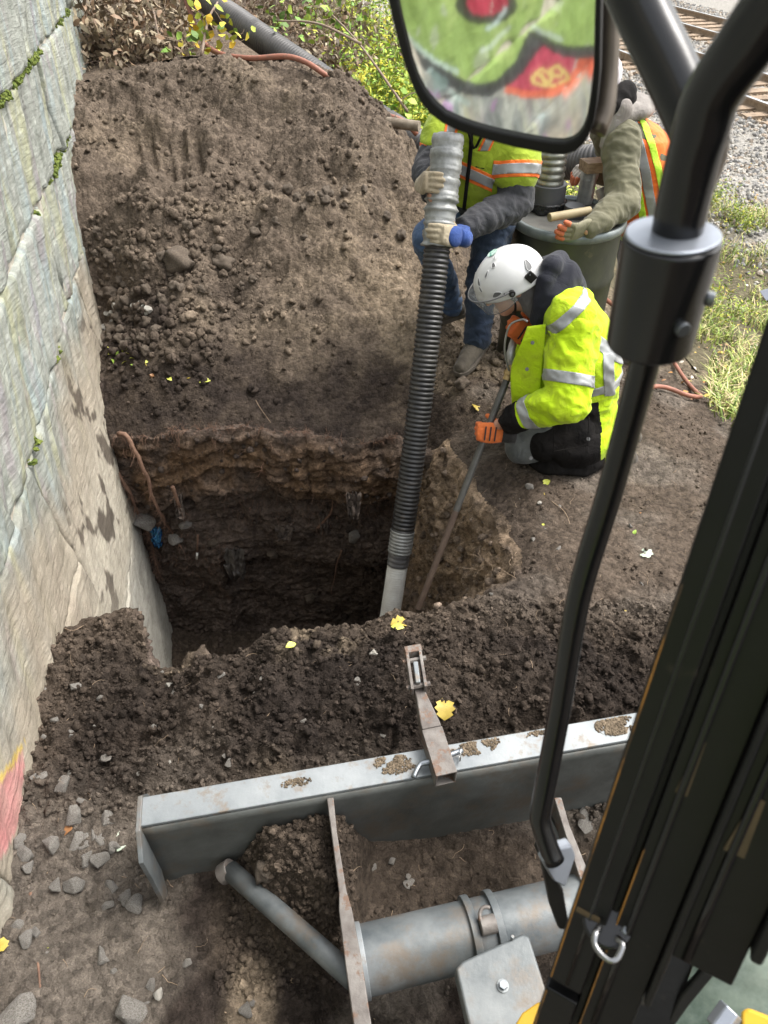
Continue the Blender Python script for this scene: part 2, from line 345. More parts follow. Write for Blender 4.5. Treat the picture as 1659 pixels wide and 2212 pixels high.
# a ragged rim
_wob = fbm(np.c_[RIMR, np.zeros(NR)], 5.0, 3) * 0.04 + fbm(np.c_[RIMR, np.zeros(NR) + 4], 1.8, 2) * .07 * (RIMR[:, 1] > 2.9)
_c = np.array([-.5, 2.35]); _dir = RIMR - _c; _dir /= np.linalg.norm(_dir, axis=1)[:, None]
_ok = (RIMR[:, 0] > wallx(RIMR[:, 1]) + 0.03)
RIMR = RIMR + _dir * (_wob * _ok)[:, None]
def inside(px, py, P):
    r = np.zeros(px.shape, bool); n = len(P)
    for i in range(n):
        x0, y0 = P[i]; x1, y1 = P[(i + 1) % n]
        if y0 == y1: continue
        c = ((y0 > py) != (y1 > py)) & (px < (x1 - x0) * (py - y0) / (y1 - y0) + x0); r ^= c
    return r
def bulge(x, y):
    """tooth marks of the bucket in the heap, and soft terraces"""
    return 0
def rough_amt(P):
    x, y = P[:, 0], P[:, 1]
    q = x * TQ[0] + y * TQ[1]
    berm = sstep(.9, 1.15, y) * sstep(1.9, 1.6, y) * sstep(1.3, .9, x)
    near = sstep(1.0, .6, y)
    heap = sstep(3.4, 3.9, y) * sstep(.7, .4, x)
    bench = sstep(.45, .8, x) * sstep(1.5, 2.0, y) * sstep(4, 3.5, y)
    mnd = sstep(-.45, -.38, x) * sstep(-.04, -.1, x) * sstep(.5, .56, y) * sstep(.9, .84, y)
    return 0.55 + .35 * mnd + 0.75 * berm + 0.45 * heap - 0.2 * bench - 0.1 * near
def disp(P):
    a = rough_amt(P)
    hp_ = 1.25 * sstep(3.5, 4.0, P[:, 1]) * sstep(.7, .4, P[:, 0]) * sstep(5.5, 5.1, P[:, 1]); d = 0.030 * fbm(P, 1.7, 2) + hp_ * (.055 * fbm(P * np.array([1, 1.6, 1.6]) + 3, 2.1, 3) + .03 * billow(P + 9, 3.1, 2)) + a * (0.026 * billow(P, 4.0, 2) + 0.016 * billow(P, 12.0, 2, .6) + 0.009 * billow(P, 34.0, 2, .6) + 0.003 * fbm(P, 110.0, 1))
    # lumps: occasional big ones
    l = pnoise(P * 9 + 40); d = d + a * 0.03 * np.clip(l - 0.28, 0, 1) * 1.6
    return d
TOOTH_C = Y(360, 335, 4.62); 
def carve(P, d):
    """bucket teeth scraped four flat vertical grooves into the heap"""
    u, v = proj(P)
    m = sstep(262, 290, u) * sstep(455, 425, u) * sstep(262, 292, v) * sstep(385, 352, v) * (P[:, 1] > 3.9) * (P[:, 1] < 5.2)
    st = np.zeros(len(P))
    for c, wd in ((292, 12), (322, 13), (356, 15), (392, 13), (425, 9)):
        st = np.maximum(st, sstep(wd, wd * .65, np.abs(u - c - (v - 320) * .18)))
    st = st * np.clip(.65 + 1.3 * fbm(P, 6, 2), 0, 1); return d * (1 - .35 * m) + m * (-0.06 - 0.045 * st)
def rim_soft(x, y):
    return 0
def surf(x, y):
    x = np.atleast_1d(np.asarray(x, float)); y = np.atleast_1d(np.asarray(y, float))
    z = base(x, y); P = np.stack([x, y, z], 1); return z + carve(P, disp(P))
DARK = np.array([0.026, 0.020, 0.0165]); MID = np.array([0.082, 0.063, 0.048]); TAN = np.array([0.22, 0.172, 0.122]); RUST = np.array([0.135, 0.084, 0.048]); GREYB = np.array([0.115, 0.097, 0.080]); HEAP = np.array([0.128, 0.100, 0.076])
def soil_col(P):
    """the soils' own colours: dark topsoil, drier brown heap, tan sand"""
    x, y, z = P.T; n1 = fbm(P, 2.2, 3); n2 = fbm(P + 7, 6.0, 2); q = x * TQ[0] + y * TQ[1]
    c = np.tile(MID, (len(P), 1)); mix = lambda c, t, col: c * (1 - t[:, None]) + col * t[:, None]
    heap = sstep(3.25, 3.7, y + n2 * .15) * sstep(.75, .4, x)
    c = mix(c, heap * np.clip(.85 + n1 * .4, 0, 1), HEAP)
    c = mix(c, heap * sstep(.1, .5, n1) * .4, TAN * .8)
    c = mix(c, heap * sstep(.1, .45, n2) * .6, MID)
    c = mix(c, heap * sstep(-.7, -.1, x + n1 * .3) * sstep(3.5, 3.75, y) * sstep(4.9, 4.4, y) * np.clip(.5 + n2, 0, 1) * .7, TAN * .85)
    # damp dark zone by the rim, left
    c = mix(c, sstep(3.85, 3.45, y + n1 * .35 + .25 * sstep(-.6, .3, x)) * sstep(2.9, 3.0, y) * sstep(.9, .2, x + n2 * .2) * np.clip(.85 + n2, 0, 1), DARK * 1.35)
    # berm and soil beside the blade
    berm = sstep(.85, 1.1, y + n2 * .1) * sstep(1.68, 1.45, y) * sstep(-1.2, -.9, x)
    c = mix(c, berm * np.clip(.9 + n1 * .5, 0, 1), DARK)
    c = mix(c, sstep(.3, .55, n1) * berm * .5, MID)
    edge = sstep(1.36, 1.5, y) * sstep(1.68, 1.6, y) * sstep(-.95, -.55, x) * sstep(-.02, -.2, x)
    c = mix(c, edge * sstep(-.15, .2, n2) * .9, TAN * .75)
    # near ground
    near = sstep(1.15, .8, y + n1 * .15)
    c = mix(c, near, GREYB)
    c = mix(c, near * sstep(-.62, -.48, x + n2 * .12) * sstep(-.05, .25, n1 + .25), DARK * 1.25)
    c = mix(c, near * sstep(.09, .03, np.abs(x + .33 + n2 * .03)) * .85, TAN * .9)
    mnd = sstep(.52, .60, y) * sstep(.95, .88, y) * sstep(-.5, -.42, x) * sstep(.9, .6, x)
    c = mix(c, mnd * .95, MID * .72)
    # bench on the right
    bench = sstep(.25, .5, x) * sstep(1.5, 1.8, y) * sstep(4.5, 4, y)
    c = mix(c, bench * .8, MID * 1.05)
    c = mix(c, bench * sstep(-.15, .3, n1) * .7, GREYB * 1.15)
    c = mix(c, bench * sstep(.75, .45, x) * sstep(2.9, 2.4, y) * .6, DARK * 1.6)
    sand = sstep(.55, .3, np.hypot((x - .42) / 1.0, (y - 3.75) / 1.1) + n2 * .2)
    c = mix(c, sand * .8, TAN * .85)
    sand2 = sstep(.3, .12, np.hypot((x - .12) / 1.0, (y - 3.85) / 1.4) + n2 * .1)
    c = mix(c, sand2 * .7, TAN)
    c = mix(c, sstep(2.6, 3.4, q + n1 * .3) * (x > 1.0), np.array([.16, .13, .09]))
    return np.clip(c * (1 + n2[:, None] * .12), .01, 1)

def grid(xs, ys):
    X, Yy = np.meshgrid(xs, ys); n, m = X.shape; i = np.arange(n * m).reshape(n, m)
    f = np.stack([i[:-1, :-1].ravel(), i[:-1, 1:].ravel(), i[1:, 1:].ravel(), i[1:, :-1].ravel()], 1)
    return X.ravel(), Yy.ravel(), f
def keep(vx, f, mask):
    f = f[mask]; u, inv = np.unique(f, return_inverse=True); return vx[u], inv.reshape(f.shape)
# detailed patch
xs = np.arange(-2.1, 2.2, 0.008)
ys = [0.15]
while ys[-1] < 5.6: ys.append(ys[-1] + (0.0065 if ys[-1] < 1.8 else 0.009 + 0.0022 * (ys[-1] - 1.8)))
X, Yy, f = grid(xs, np.array(ys)); Z = base(X, Yy); P = np.stack([X, Yy, Z], 1)
cx_, cy_ = X[f].mean(1), Yy[f].mean(1)
msk = ~inside(cx_, cy_, RIMR) & (cx_ > wallx(cy_) - 0.12)
Pk, fk = keep(P, f, msk)
colr = soil_col(Pk)
dz = carve(Pk, disp(Pk)); Pk = Pk.copy(); Pk[:, 2] += dz
colr *= (1 + np.clip(dz * 5, -.25, .3))[:, None] * 0 + 1
ground = mesh_np('ground', Pk, fk, M_SOIL, col=colr); tag(ground, kind='structure')
# wider land out to the horizon
def ring_land(x0, x1, y0, y1, step, hole, mat, name, sink=0.0):
    X, Yy, f = grid(np.arange(x0, x1 + step, step), np.arange(y0, y1 + step, step)); Z = base(X, Yy); P = np.stack([X, Yy, Z], 1)
    cx_, cy_ = X[f].mean(1), Yy[f].mean(1); m = ~((cx_ > hole[0]) & (cx_ < hole[1]) & (cy_ > hole[2]) & (cy_ < hole[3]))
    Pk, fk = keep(P, f, m); c = soil_col(Pk); q = Pk[:, 0] * TQ[0] + Pk[:, 1] * TQ[1]
    bal = sstep(5.3, 6.2, q + fbm(Pk, 1.2, 2) * .5)[:, None]; grs = (sstep(2.4, 3.0, q) * 1.0)[:, None]
    c = c * (1 - grs) + np.array([.11, .095, .06]) * grs; c = c * (1 - bal) + np.array([.26, .245, .22]) * bal
    Pk = Pk.copy(); Pk[:, 2] += fbm(Pk, 1.7, 2) * .03 + fbm(Pk, 7, 2) * .012 - sink
    return tag(mesh_np(name, Pk, fk, mat, col=c), kind='structure')
ring_land(-4.0, 12.0, -3.0, 26.0, 0.09, (-2.06, 2.14, .2, 5.55), M_SOIL, 'ground')
ring_land(-90, 110, -60, 200, 1.0, (-3.5, 11.5, -2.5, 25.5), M_SOIL, 'ground', 0.02)

# the pit: one sheet of rings from the rim down the walls to the floor
S = np.concatenate([-np.linspace(0.05, 0, 4)[:-1], np.linspace(0, 1, 190)])
zr = base(RIMR[:, 0], RIMR[:, 1])
rows = []
for s in S:
    if s < 0:
        P2 = RIMR + _dir * (-s); z2 = base(P2[:, 0], P2[:, 1]) - 0.008
    else:
        t = s; te = t - .022 * np.exp(-(t / .03)) * 1.0; te = max(0.0, te) if t > 0 else 0.0; te = te if t > .03 else t * t / .06 * .6; zz = zr * (1 - te) + PIT_Z * te
        a = t ** 0.85
        P2 = RIMR * (1 - a) + FLRR * a - _dir * (.05 * sstep(0, .05, np.array(t)) * sstep(.6, .1, np.array(t)) * _ok)[:, None]; z2 = zz
    rows.append(np.c_[P2, z2])
R0 = np.array(rows)                                   # (ns, NR, 3)
fl = R0[-1]; cen = fl.mean(0)
for k in np.linspace(0, 1, 42)[1:]:
    r = fl * (1 - k) + cen * k; r = r.copy(); r[:, 2] = PIT_Z; R0 = np.concatenate([R0, r[None]])
ns = len(R0)
Tu = np.roll(R0, -1, 1) - np.roll(R0, 1, 1); Tv = np.gradient(R0, axis=0)
Nn = np.cross(Tu.reshape(-1, 3), Tv.reshape(-1, 3)); Nn /= np.linalg.norm(Nn, axis=1)[:, None] + 1e-9
Pf = R0.reshape(-1, 3)
inw = np.c_[cen[0] - Pf[:, 0], cen[1] - Pf[:, 1], np.full(len(Pf), .0)]; flip = np.sign((Nn * (inw + np.array([0, 0, .6]))).sum(1)); Nn *= np.where(flip == 0, 1, flip)[:, None]
row = np.repeat(np.arange(ns), NR); wallm = sstep(3, 12, row)
Nn = Nn * wallm[:, None] + np.array([0, 0, 1.0]) * (1 - wallm[:, None]); Nn /= np.linalg.norm(Nn, axis=1)[:, None] + 1e-9
x, y, z = Pf.T
back = sstep(2.9, 3.05, y) * (row < len(S))
nz = fbm(np.c_[x * 1.2, y, z * 1.5], 2.0, 3)
right = sstep(-.1, .1, x) * sstep(3.1, 2.95, y) * (row < len(S))
dd = disp(Pf) * 1.0 + wallm * (0.05 * fbm(Pf + 3, 2.6, 3) + 0.018 * billow(Pf * np.array([1, 1, 2.6]), 9.0, 3) + .006 * billow(Pf, 45, 2))
zl = z + 0.10 * nz + .05 * np.sin(x * 3.1)
lip = back * (0.05 * np.exp(-((zl + .50) / .18) ** 2) - 0.05 * np.exp(-((zl + .85) / .13) ** 2) - .02 * np.exp(-((zl + .38) / .03) ** 2))
strata = back * 0.018 * np.sin(zl * 46 + 3 * nz) * sstep(-.1, -.3, z) * sstep(-1.1, -.8, z)
step = back * sstep(-1.2, -1.35, z) * sstep(-1.05, -1.0, x - .02 * np.sin(z * 30)) * -0.10
dd = dd + wallm * (lip + strata + step)
Pd = Pf + Nn * dd[:, None]
n1 = fbm(Pf, 2.2, 3); n2 = fbm(Pf + 7, 6.0, 3)
c0 = soil_col(Pf); t = lambda a: a[:, None]
deep = np.tile(DARK * 3.9, (len(Pf), 1)) * (1 + t(n2) * .35)
wl_ = sstep(.02, -.14, z - .3 * n2 * .3) * (row < len(S))
c1 = c0 * (1 - t(wl_)) + deep * t(wl_)
rl = .85 * back * np.exp(-((zl + .44 + .10 * sstep(-.9, -.1, x)) / .21) ** 4) * np.clip(.55 + n2 * 1.2 + .3 * sstep(-.9, -.3, x), 0, 1)
c1 = c1 * (1 - t(rl)) + RUST * t(rl)
rr = right * sstep(.06, -.08, z + n2 * .10) * sstep(-1.95, -1.2, z) * np.clip(.75 + n2 * 1.0 + n1 * .4, 0, 1)
c1 = c1 * (1 - t(rr)) + (RUST * .7 + TAN * .85) * t(rr)
lo = back * sstep(-1.25, -1.45, z) * np.clip(.25 + n1, 0, 1) * .7
c1 = c1 * (1 - t(lo)) + MID * .95 * t(lo)
flr = (row >= len(S)).astype(float); c1 = c1 * (1 - t(flr)) + MID * .8 * t(flr)
ii = np.arange(NR); i2 = (ii + 1) % NR
ff = np.vstack([np.stack([r * NR + ii, r * NR + i2, (r + 1) * NR + i2, (r + 1) * NR + ii], 1) for r in range(ns - 1)])
pitw = mesh_np('ground', Pd, ff[:, ::-1], M_SOIL, col=np.clip(c1, .008, 1)); tag(pitw, kind='structure')
PITP, PITN, PITROW = Pd, Nn, row

def land(u, v, y0=0.3, y1=12.0):
    """where a sight line first meets the dug ground (heap, bench, pit walls)"""
    d = ray(u, v); ys_ = np.linspace(y0, y1, 700); pts = EYE + d[None] * (ys_ / d[1])[:, None]
    ins = inside(pts[:, 0], pts[:, 1], RIMR)
    z = base(pts[:, 0], pts[:, 1]); z = z + carve(np.c_[pts[:, :2], z], disp(np.c_[pts[:, :2], z]))
    below = (pts[:, 2] < z) & ~ins
    # back wall of the pit
    k = np.argmax(below) if below.any() else len(ys_) - 1
    return pts[k]
# ------------------------------------------------------------------ retaining wall of big roughly split stones
WD = np.array([-.2144, 1.0, 0]); WD /= np.linalg.norm(WD); WN = np.array([WD[1], -WD[0], 0.0])      # along, outward
def wpt(y, z, out=0.0): return np.stack([wallx(y), y, z], -1) + WN * np.asarray(out)[..., None]
# the mirror (its plane is needed to know which part of the wall carries the paint seen in it)
MIR_C = D(1085, 120, .70); _T = np.array([wallx(-2.0), -2.0, .86])
_d = (MIR_C - EYE) / np.linalg.norm(MIR_C - EYE); _e = (_T - MIR_C) / np.linalg.norm(_T - MIR_C); MIR_N = (_e - _d); MIR_N /= np.linalg.norm(MIR_N)
def poly(u, v, pts): return inside(u, v, np.array(pts, float))
def noisy(u, v, P, a=5, s=5): return u + a * fbm(P, s, 2), v + a * fbm(P + 31, s, 2)
def spray(P, c):
    """painted graffiti on the stretch of wall behind the machine"""
    R = P - 2 * ((P - MIR_C) @ MIR_N)[:, None] * MIR_N; u, v = proj(R)
    back_ = (P[:, 1] < .2)
    u, v = noisy(u, v, P, 3, 6)
    def put(m, col, k=.92):
        nonlocal c; m = (m & back_).astype(float)[:, None] * k; c = c * (1 - m) + np.array(col) * .62 * m
    g = poly(u, v, [(700,-700),(1700,-700),(1700,75),(1300,103),(1240,108),(1180,97),(1142,72),(1128,100),(1110,135),(1075,172),(1030,182),(985,165),(920,118),(870,85),(700,20)])
    put(g, (.27, .40, .10)); n = fbm(P, 3.5, 3)
    put(g & (n > .25), (.36, .47, .16), .7); put(g & (fbm(P + 9, 8, 2) > .45), (.42, .46, .36), .6)
    put(poly(u, v, [(870,85),(920,118),(985,165),(1030,182),(1075,172),(1110,135),(1128,100),(1140,70),(1165,66),(1172,100),(1155,120),(1150,145),(1100,185),(1060,208),(1010,208),(950,178),(890,125),(845,100)]), (.035, .035, .04))
    put(poly(u, v, [(1160,68),(1200,92),(1240,100),(1310,92),(1420,60),(1420,110),(1310,122),(1250,130),(1205,118),(1170,105)]), (.035, .035, .04))
    put(poly(u, v, [(1170,98),(1205,118),(1245,128),(1225,180),(1180,205),(1130,203),(1095,188),(1130,160),(1150,125)]), (.47, .04, .09))
    put(poly(u, v, [(1250,128),(1310,122),(1380,112),(1380,150),(1290,168),(1240,155)]), (.55, .09, .04))
    put(poly(u, v, [(1095,188),(1130,196),(1180,196),(1225,172),(1240,150),(1262,150),(1240,185),(1190,212),(1130,212),(1088,200)]), (.75, .16, .08))
    put(np.hypot((u - 1050) / 66, (v - 8) / 44) < 1, (.03, .03, .035)); put(np.hypot((u - 1052) / 44, (v - 4) / 30) < 1, (.5, .05, .09))
    def stroke(pts, wd, col, k=.85):
        m = np.zeros(len(u), bool)
        for (a, b), (p, q) in zip(pts[:-1], pts[1:]):
            L2 = (p - a) ** 2 + (q - b) ** 2; t = np.clip(((u - a) * (p - a) + (v - b) * (q - b)) / L2, 0, 1)
            m |= np.hypot(u - a - t * (p - a), v - b - t * (q - b)) < wd
        put(m, col, k)
    ye = (.72, .60, .20)
    stroke([(1198,200-15),(1176,186),(1152,178),(1150,165),(1160,160),(1172,170),(1178,182)], 4.0, ye)
    stroke([(1156,158),(1168,150),(1184,156),(1192,168),(1186,178),(1174,172),(1170,160)], 4.0, ye)
    stroke([(1190,150),(1202,143),(1216,150),(1212,162),(1198,164),(1190,154)], 4.0, ye)
    stroke([(1206,142),(1222,158),(1228,170),(1208,178)], 4.0, ye)
    stroke([(1100,58),(1060,100),(1040,108)], 5, (.55, .62, .60), .6); stroke([(1150,60),(1210,85)], 6, (.5, .58, .58), .6); stroke([(1090,20),(1070,52),(1052,62)], 5, (.5, .62, .62))
    stroke([(868,75),(900,100),(940,130),(985,155)], 6, (.5, .62, .58), .8); stroke([(930,150),(960,190),(1010,225)], 6, (.45, .58, .55), .6)
    low = poly(u, v, [(700,20),(870,100),(985,185),(1060,210),(1240,215),(1420,170),(1420,400),(700,400)])
    put(low & (fbm(P + 3, 5, 3) > .1), (.10, .12, .13), .5); put(low & (fbm(P + 5, 7, 2) > .55), (.40, .16, .42), .6); put(low & (fbm(P + 15, 6, 2) > .4), (.18, .26, .24), .6)
    return c
def wall_relief(P, yy, zz, seed):
    Q = np.c_[yy * 1.0, zz * 1.0, np.full(len(yy), seed * 3.7)]
    ang = math.radians(62); s = Q[:, 0] * math.cos(ang) + Q[:, 1] * math.sin(ang); t = -Q[:, 0] * math.sin(ang) + Q[:, 1] * math.cos(ang)
    A = np.c_[s * .8, t * 4.5, Q[:, 2]]
    cle = fbm(A, 1.6, 4, .5)
    stepf = np.floor(cle * 5) / 5 * .55 + cle * .45                                             # cleaved planes with sharp steps
    return 0.020 * stepf + 0.008 * fbm(Q, 1.1, 2) + 0.002 * fbm(Q, 16, 2) + .004 * fbm(A, 9, 3)
def wall_col(P, yy, zz, seed):
    Q = np.c_[yy, zz, np.full(len(yy), seed * 3.7)]; ang = math.radians(62)
    s = Q[:, 0] * math.cos(ang) + Q[:, 1] * math.sin(ang); t = -Q[:, 0] * math.sin(ang) + Q[:, 1] * math.cos(ang)
    A = np.c_[s * .9, t * 5.5, Q[:, 2]]
    rs = np.random.default_rng(seed + 50)
    c = np.tile(np.array([.255, .265, .24]) * (0.88 + .22 * rs.random()), (len(P), 1)); T = lambda a: np.clip(a, 0, 1)[:, None]
    def mix(c, t, col): t = T(t); return c * (1 - t) + np.array(col) * t
    c = mix(c, sstep(.05, .5, fbm(A, 1.5, 3)) * .7, (.32, .32, .20)); c = mix(c, sstep(.1, .6, fbm(A + 11, 1.3, 3)) * .7, (.25, .30, .31)); c = mix(c, sstep(.2, .7, fbm(A + 21, 2.0, 3)) * .6, (.24, .20, .22))
    c = mix(c, sstep(.3, .7, fbm(A + 31, 2.5, 3)) * .45, (.40, .42, .38)); c = mix(c, sstep(.35, .6, fbm(A + 41, 2.2, 4)) * .5, (.12, .13, .11))
    c = mix(c, sstep(.35, .5, fbm(Q, 20, 2)) * .3, (.5, .5, .46)); c = mix(c, sstep(.25, .55, fbm(Q + 5, 34, 2)) * .35, (.15, .16, .14))
    # what was buried: earth-stained, pale where washed
    e = sstep(.33, .02, zz + .22 * fbm(Q + 2, 1.8, 3) - .12 * sstep(2.2, 3.2, yy)); c = mix(c, e * .9, (.30, .255, .20)); c = mix(c, e * sstep(.1, -.5, zz) * sstep(1.8, 2.2, yy) * .8, (.46, .42, .35))
    c = mix(c, sstep(-.7, -1.0, zz) * .8, (.36, .35, .32))
    c = mix(c, e * sstep(.30, .40, fbm(Q + 8, 3.6, 5, .6)) * sstep(-1.2, -.4, zz) * sstep(1.9, 2.3, yy) * .85, (.06, .045, .035)); c = mix(c, sstep(5.0, 6.5, yy) * sstep(0, .3, fbm(A + 3, 2, 3)) * .6, (.10, .11, .07))
    # pink and yellow paint low on the wall beside the blade
    u, v = proj(P); u = u + 5 * fbm(P, 12, 2)
    pk = (yy > .3) & (yy < 1.4) & poly(u, v, [(-60,1750),(0,1695),(52,1612),(50,1700),(38,1790),(0,1860),(-60,1900)]); c = mix(c, pk * (.55 + .3 * fbm(Q, 9, 2)), (.55, .17, .19))
    yl = (yy > .3) & (yy < 1.4) & poly(u, v, [(-60,1735),(0,1680),(54,1598),(54,1616),(0,1698),(-60,1750)]); c = mix(c, yl * .8, (.50, .36, .07))
    c = c * .86
    c = spray(P, c) if (yy.min() < .3) else c
    return np.clip(c, .01, .9)
wall = empty('retaining_wall', (wallx(2.0), 2.0, 0), 'tall retaining wall of grey green split stone blocks along the left of the pit', 'wall')
def wall_block(y0, y1, z0, z1, seed, st):
    st = max(st, .0065); g = .005
    ny, nz = max(6, int((y1 - y0) / st)), max(6, int((z1 - z0) / st))
    a, b = np.linspace(y0 + g, y1 - g, ny), np.linspace(z0 + g, z1 - g, nz)
    A, B, f = grid(a, b)
    de = np.minimum(np.minimum(A - y0, y1 - A) * 2.2, np.minimum(B - z0, z1 - B))
    jag = .018 * fbm(np.c_[A, B, A * 0 + seed], 6, 3)
    A2 = A + jag * sstep(.2, 0, np.minimum(A - y0, y1 - A)) * 0; B2 = B + jag * .8
    rs = np.random.default_rng(seed); tilt = rs.normal(0, .006, 2); off = rs.normal(.006, .004)
    rel = wall_relief(None, A, B, seed) + off + tilt[0] * (A - (y0 + y1) / 2) + tilt[1] * (B - (z0 + z1) / 2) * 1.5
    ed = np.clip((de - jag * .6) / .018, 0, 1); rel = rel * (.6 + .4 * ed) - .028 * (1 - ed) ** 2
    if z1 <= .39: rel = rel * .75 - .0 + .05 * sstep(.3, -.5, B)      # buried footing steps out a little
    P = wpt(A2, B2, rel); c = wall_col(P, A, B, seed)
    # border skirt
    idx = np.arange(nz * ny).reshape(nz, ny); loop = np.concatenate([idx[0, :-1], idx[:-1, -1], idx[-1, :0:-1], idx[:0:-1, 0]])
    sk = P[loop] - WN * .16; n0 = len(P); k = np.arange(len(loop)); k2 = (k + 1) % len(loop)
    f2 = np.stack([loop[k], n0 + k, n0 + k2, loop[k2]], 1)
    mesh_np('stone', np.vstack([P, sk]), np.vstack([f, f2]), M_WALL, wall, col=np.vstack([c, c[loop] * .5 + .08]))
courses = [((1.85, 2.5), (-4.6, -2.9, -1.1, .9, 2.7, 4.7, 6.4, 7.5)), ((2.5, 3.2), (-4.6, -2.2, .1, 2.2, 4.0, 5.9, 7.4)), ((1.32, 1.85), (-4.6, -3.3, -1.6, .2, 2.1, 3.95, 5.85, 7.6)),
           ((.87, 1.32), (-4.6, -2.4, -.6, 1.2, 2.7, 4.3, 6.1, 7.6)), ((.38, .87), (-4.6, -3.4, -1.5, .6, 1.75, 3.42, 5.4, 7.5)), ((-.14, .38), (-4.6, -2.6, -.7, .75, 2.1)), ((-.85, .38), (2.1, 3.75)), ((-.5, .38), (3.75, 5.6, 7.5)),
           ((-2.15, -.85), (2.0, 2.82, 3.8)), ((-1.2, -.14), (.9, 2.1))]
sd_ = 1
for (z0, z1), js in courses:
    for a, b in zip(js[:-1], js[1:]):
        vis = a < 5 and b > .5 and z0 < 1.8
        graf = b < .3 and a > -3.6 and z0 < 1.8
        wall_block(a, b, z0, z1, sd_, .0125 if vis else (.0085 if graf else .05)); sd_ += 1
M_MORTAR = mat_basic('mortar', (.26, .235, .19), (.42, .39, .33), .95, scale=20, bump=.004, bscale=60)
A, B, f = grid(np.linspace(-4.6, 7.6, 220), np.linspace(-2.15, 3.2, 90)); Q = np.c_[A, B, A * 0]
mesh_np('mortar', wpt(A, B, -.014 + .012 * fbm(Q, 8, 2)), f, M_MORTAR, wall)
# solid body behind the face
prism('core', [wpt(np.array(a), np.array(b), np.array(-.06)) for a, b in ((-4.6, -2.1), (7.55, -2.1), (7.55, 3.19), (-4.6, 3.19))], -WN * .7, M_MORTAR, wall)

# small debris shapes --------------------------------------------------
_ico = None
def ico(sub):
    bm = bmesh.new(); bmesh.ops.create_icosphere(bm, subdivisions=sub, radius=1); v = np.array([x.co[:] for x in bm.verts]); f = np.array([[x.index for x in q.verts] for q in bm.faces]); bm.free(); return v, f
ICO1, ICO2, ICO3 = ico(1), ico(2), ico(3)
def rotmats(n, rs):
    q = rs.normal(size=(n, 4)); q /= np.linalg.norm(q, axis=1)[:, None]; w_, x, y, z = q.T
    return np.stack([np.stack([1 - 2 * (y * y + z * z), 2 * (x * y - z * w_), 2 * (x * z + y * w_)], 1), np.stack([2 * (x * y + z * w_), 1 - 2 * (x * x + z * z), 2 * (y * z - x * w_)], 1), np.stack([2 * (x * z - y * w_), 2 * (y * z + x * w_), 1 - 2 * (x * x + y * y)], 1)], 1)
def scatter(name, pos, size, cols, mat, sub=1, rough=.35, seed=0, label=None, cat=None, smooth=False, flat=1.0, parent=None):
    """many tiny lumps in one mesh"""
    rs = np.random.default_rng(seed); bv, bf = (ICO1, ICO2, ICO3)[sub - 1]; n = len(pos)
    R = rotmats(n, rs); sc3 = size[:, None] * rs.uniform(.6, 1.15, (n, 3)) * np.array([1, 1, flat])
    vs = bv[None] * (1 + rs.uniform(-rough, rough, (n, len(bv), 1))) * sc3[:, None, :]
    vs = np.einsum('nij,nkj->nki', R, vs) + pos[:, None, :]
    fs = bf[None] + (np.arange(n) * len(bv))[:, None, None]
    col = np.repeat(cols, len(bv), 0)
    o = mesh_np(name, vs.reshape(-1, 3), fs.reshape(-1, 3), mat, parent, smooth=smooth, col=col); tag(o, label, cat, kind='stuff'); return o
# loose crumbs of soil
def crumbs(n, region, smin, smax, pw, seed, dens=None):
    rs = np.random.default_rng(seed); x = rs.uniform(region[0], region[1], n); y = rs.uniform(region[2], region[3], n)
    ok = ~inside(x, y, RIMR) & (x > wallx(y) + .01)
    z0 = base(x, y); P = np.c_[x, y, z0]
    if dens is not None: ok &= rs.random(n) < dens(P)
    x, y, P = x[ok], y[ok], P[ok]; z = surf(x, y); s = smin + (smax - smin) * rs.random(len(x)) ** pw
    s = s
    return np.c_[x, y, z + s * .35], s
def dheap(P):
    n = fbm(P + 70, 1.6, 3); x, y = P[:, 0], P[:, 1]
    return np.clip(.25 + n * .9 + .6 * sstep(-.6, -1.3, x) * sstep(4.6, 3.6, y), .04, 1)
parts_ = [crumbs(15000, (-2.0, .75, 3.2, 5.4), .004, .024, 7, 1, dheap), crumbs(17000, (-1.3, 1.5, .95, 1.7), .002, .011, 4, 2, None), crumbs(700, (-1.3, 1.5, .95, 1.7), .008, .018, 2, 22, None), crumbs(9000, (-1.2, .9, .2, 1.0), .002, .009, 4, 3, lambda P: np.clip(.4 + fbm(P, 3, 2), .05, 1)),
          crumbs(2600, (-.42, -.07, .5, .84), .0025, .013, 4, 33, None), crumbs(9000, (.25, 2.1, 1.6, 4.2), .0025, .012, 5, 4, lambda P: np.clip(.25 + fbm(P, 3, 2) * 1.3, .03, 1)), crumbs(800, (-1.95, -.9, 3.25, 4.3), .014, .034, 3, 5, lambda P: np.clip(.4 + 1.0 * fbm(P, 3, 2), .0, 1))]
pos = np.vstack([p[0] for p in parts_]); siz = np.concatenate([p[1] for p in parts_]); cols = soil_col(pos) * RNG.uniform(.75, 1.3, (len(pos), 1))
small = siz < .0125
scatter('loose_soil', pos[small], siz[small], cols[small], M_CLOD, 1, .25, 1, 'fine loose crumbs of dark and brown soil over the heap and pit edge')
scatter('soil_clods', pos[~small], siz[~small], cols[~small], M_CLOD, 2, .32, 2, 'rounded clods of brown soil rolled down the heap', smooth=True)
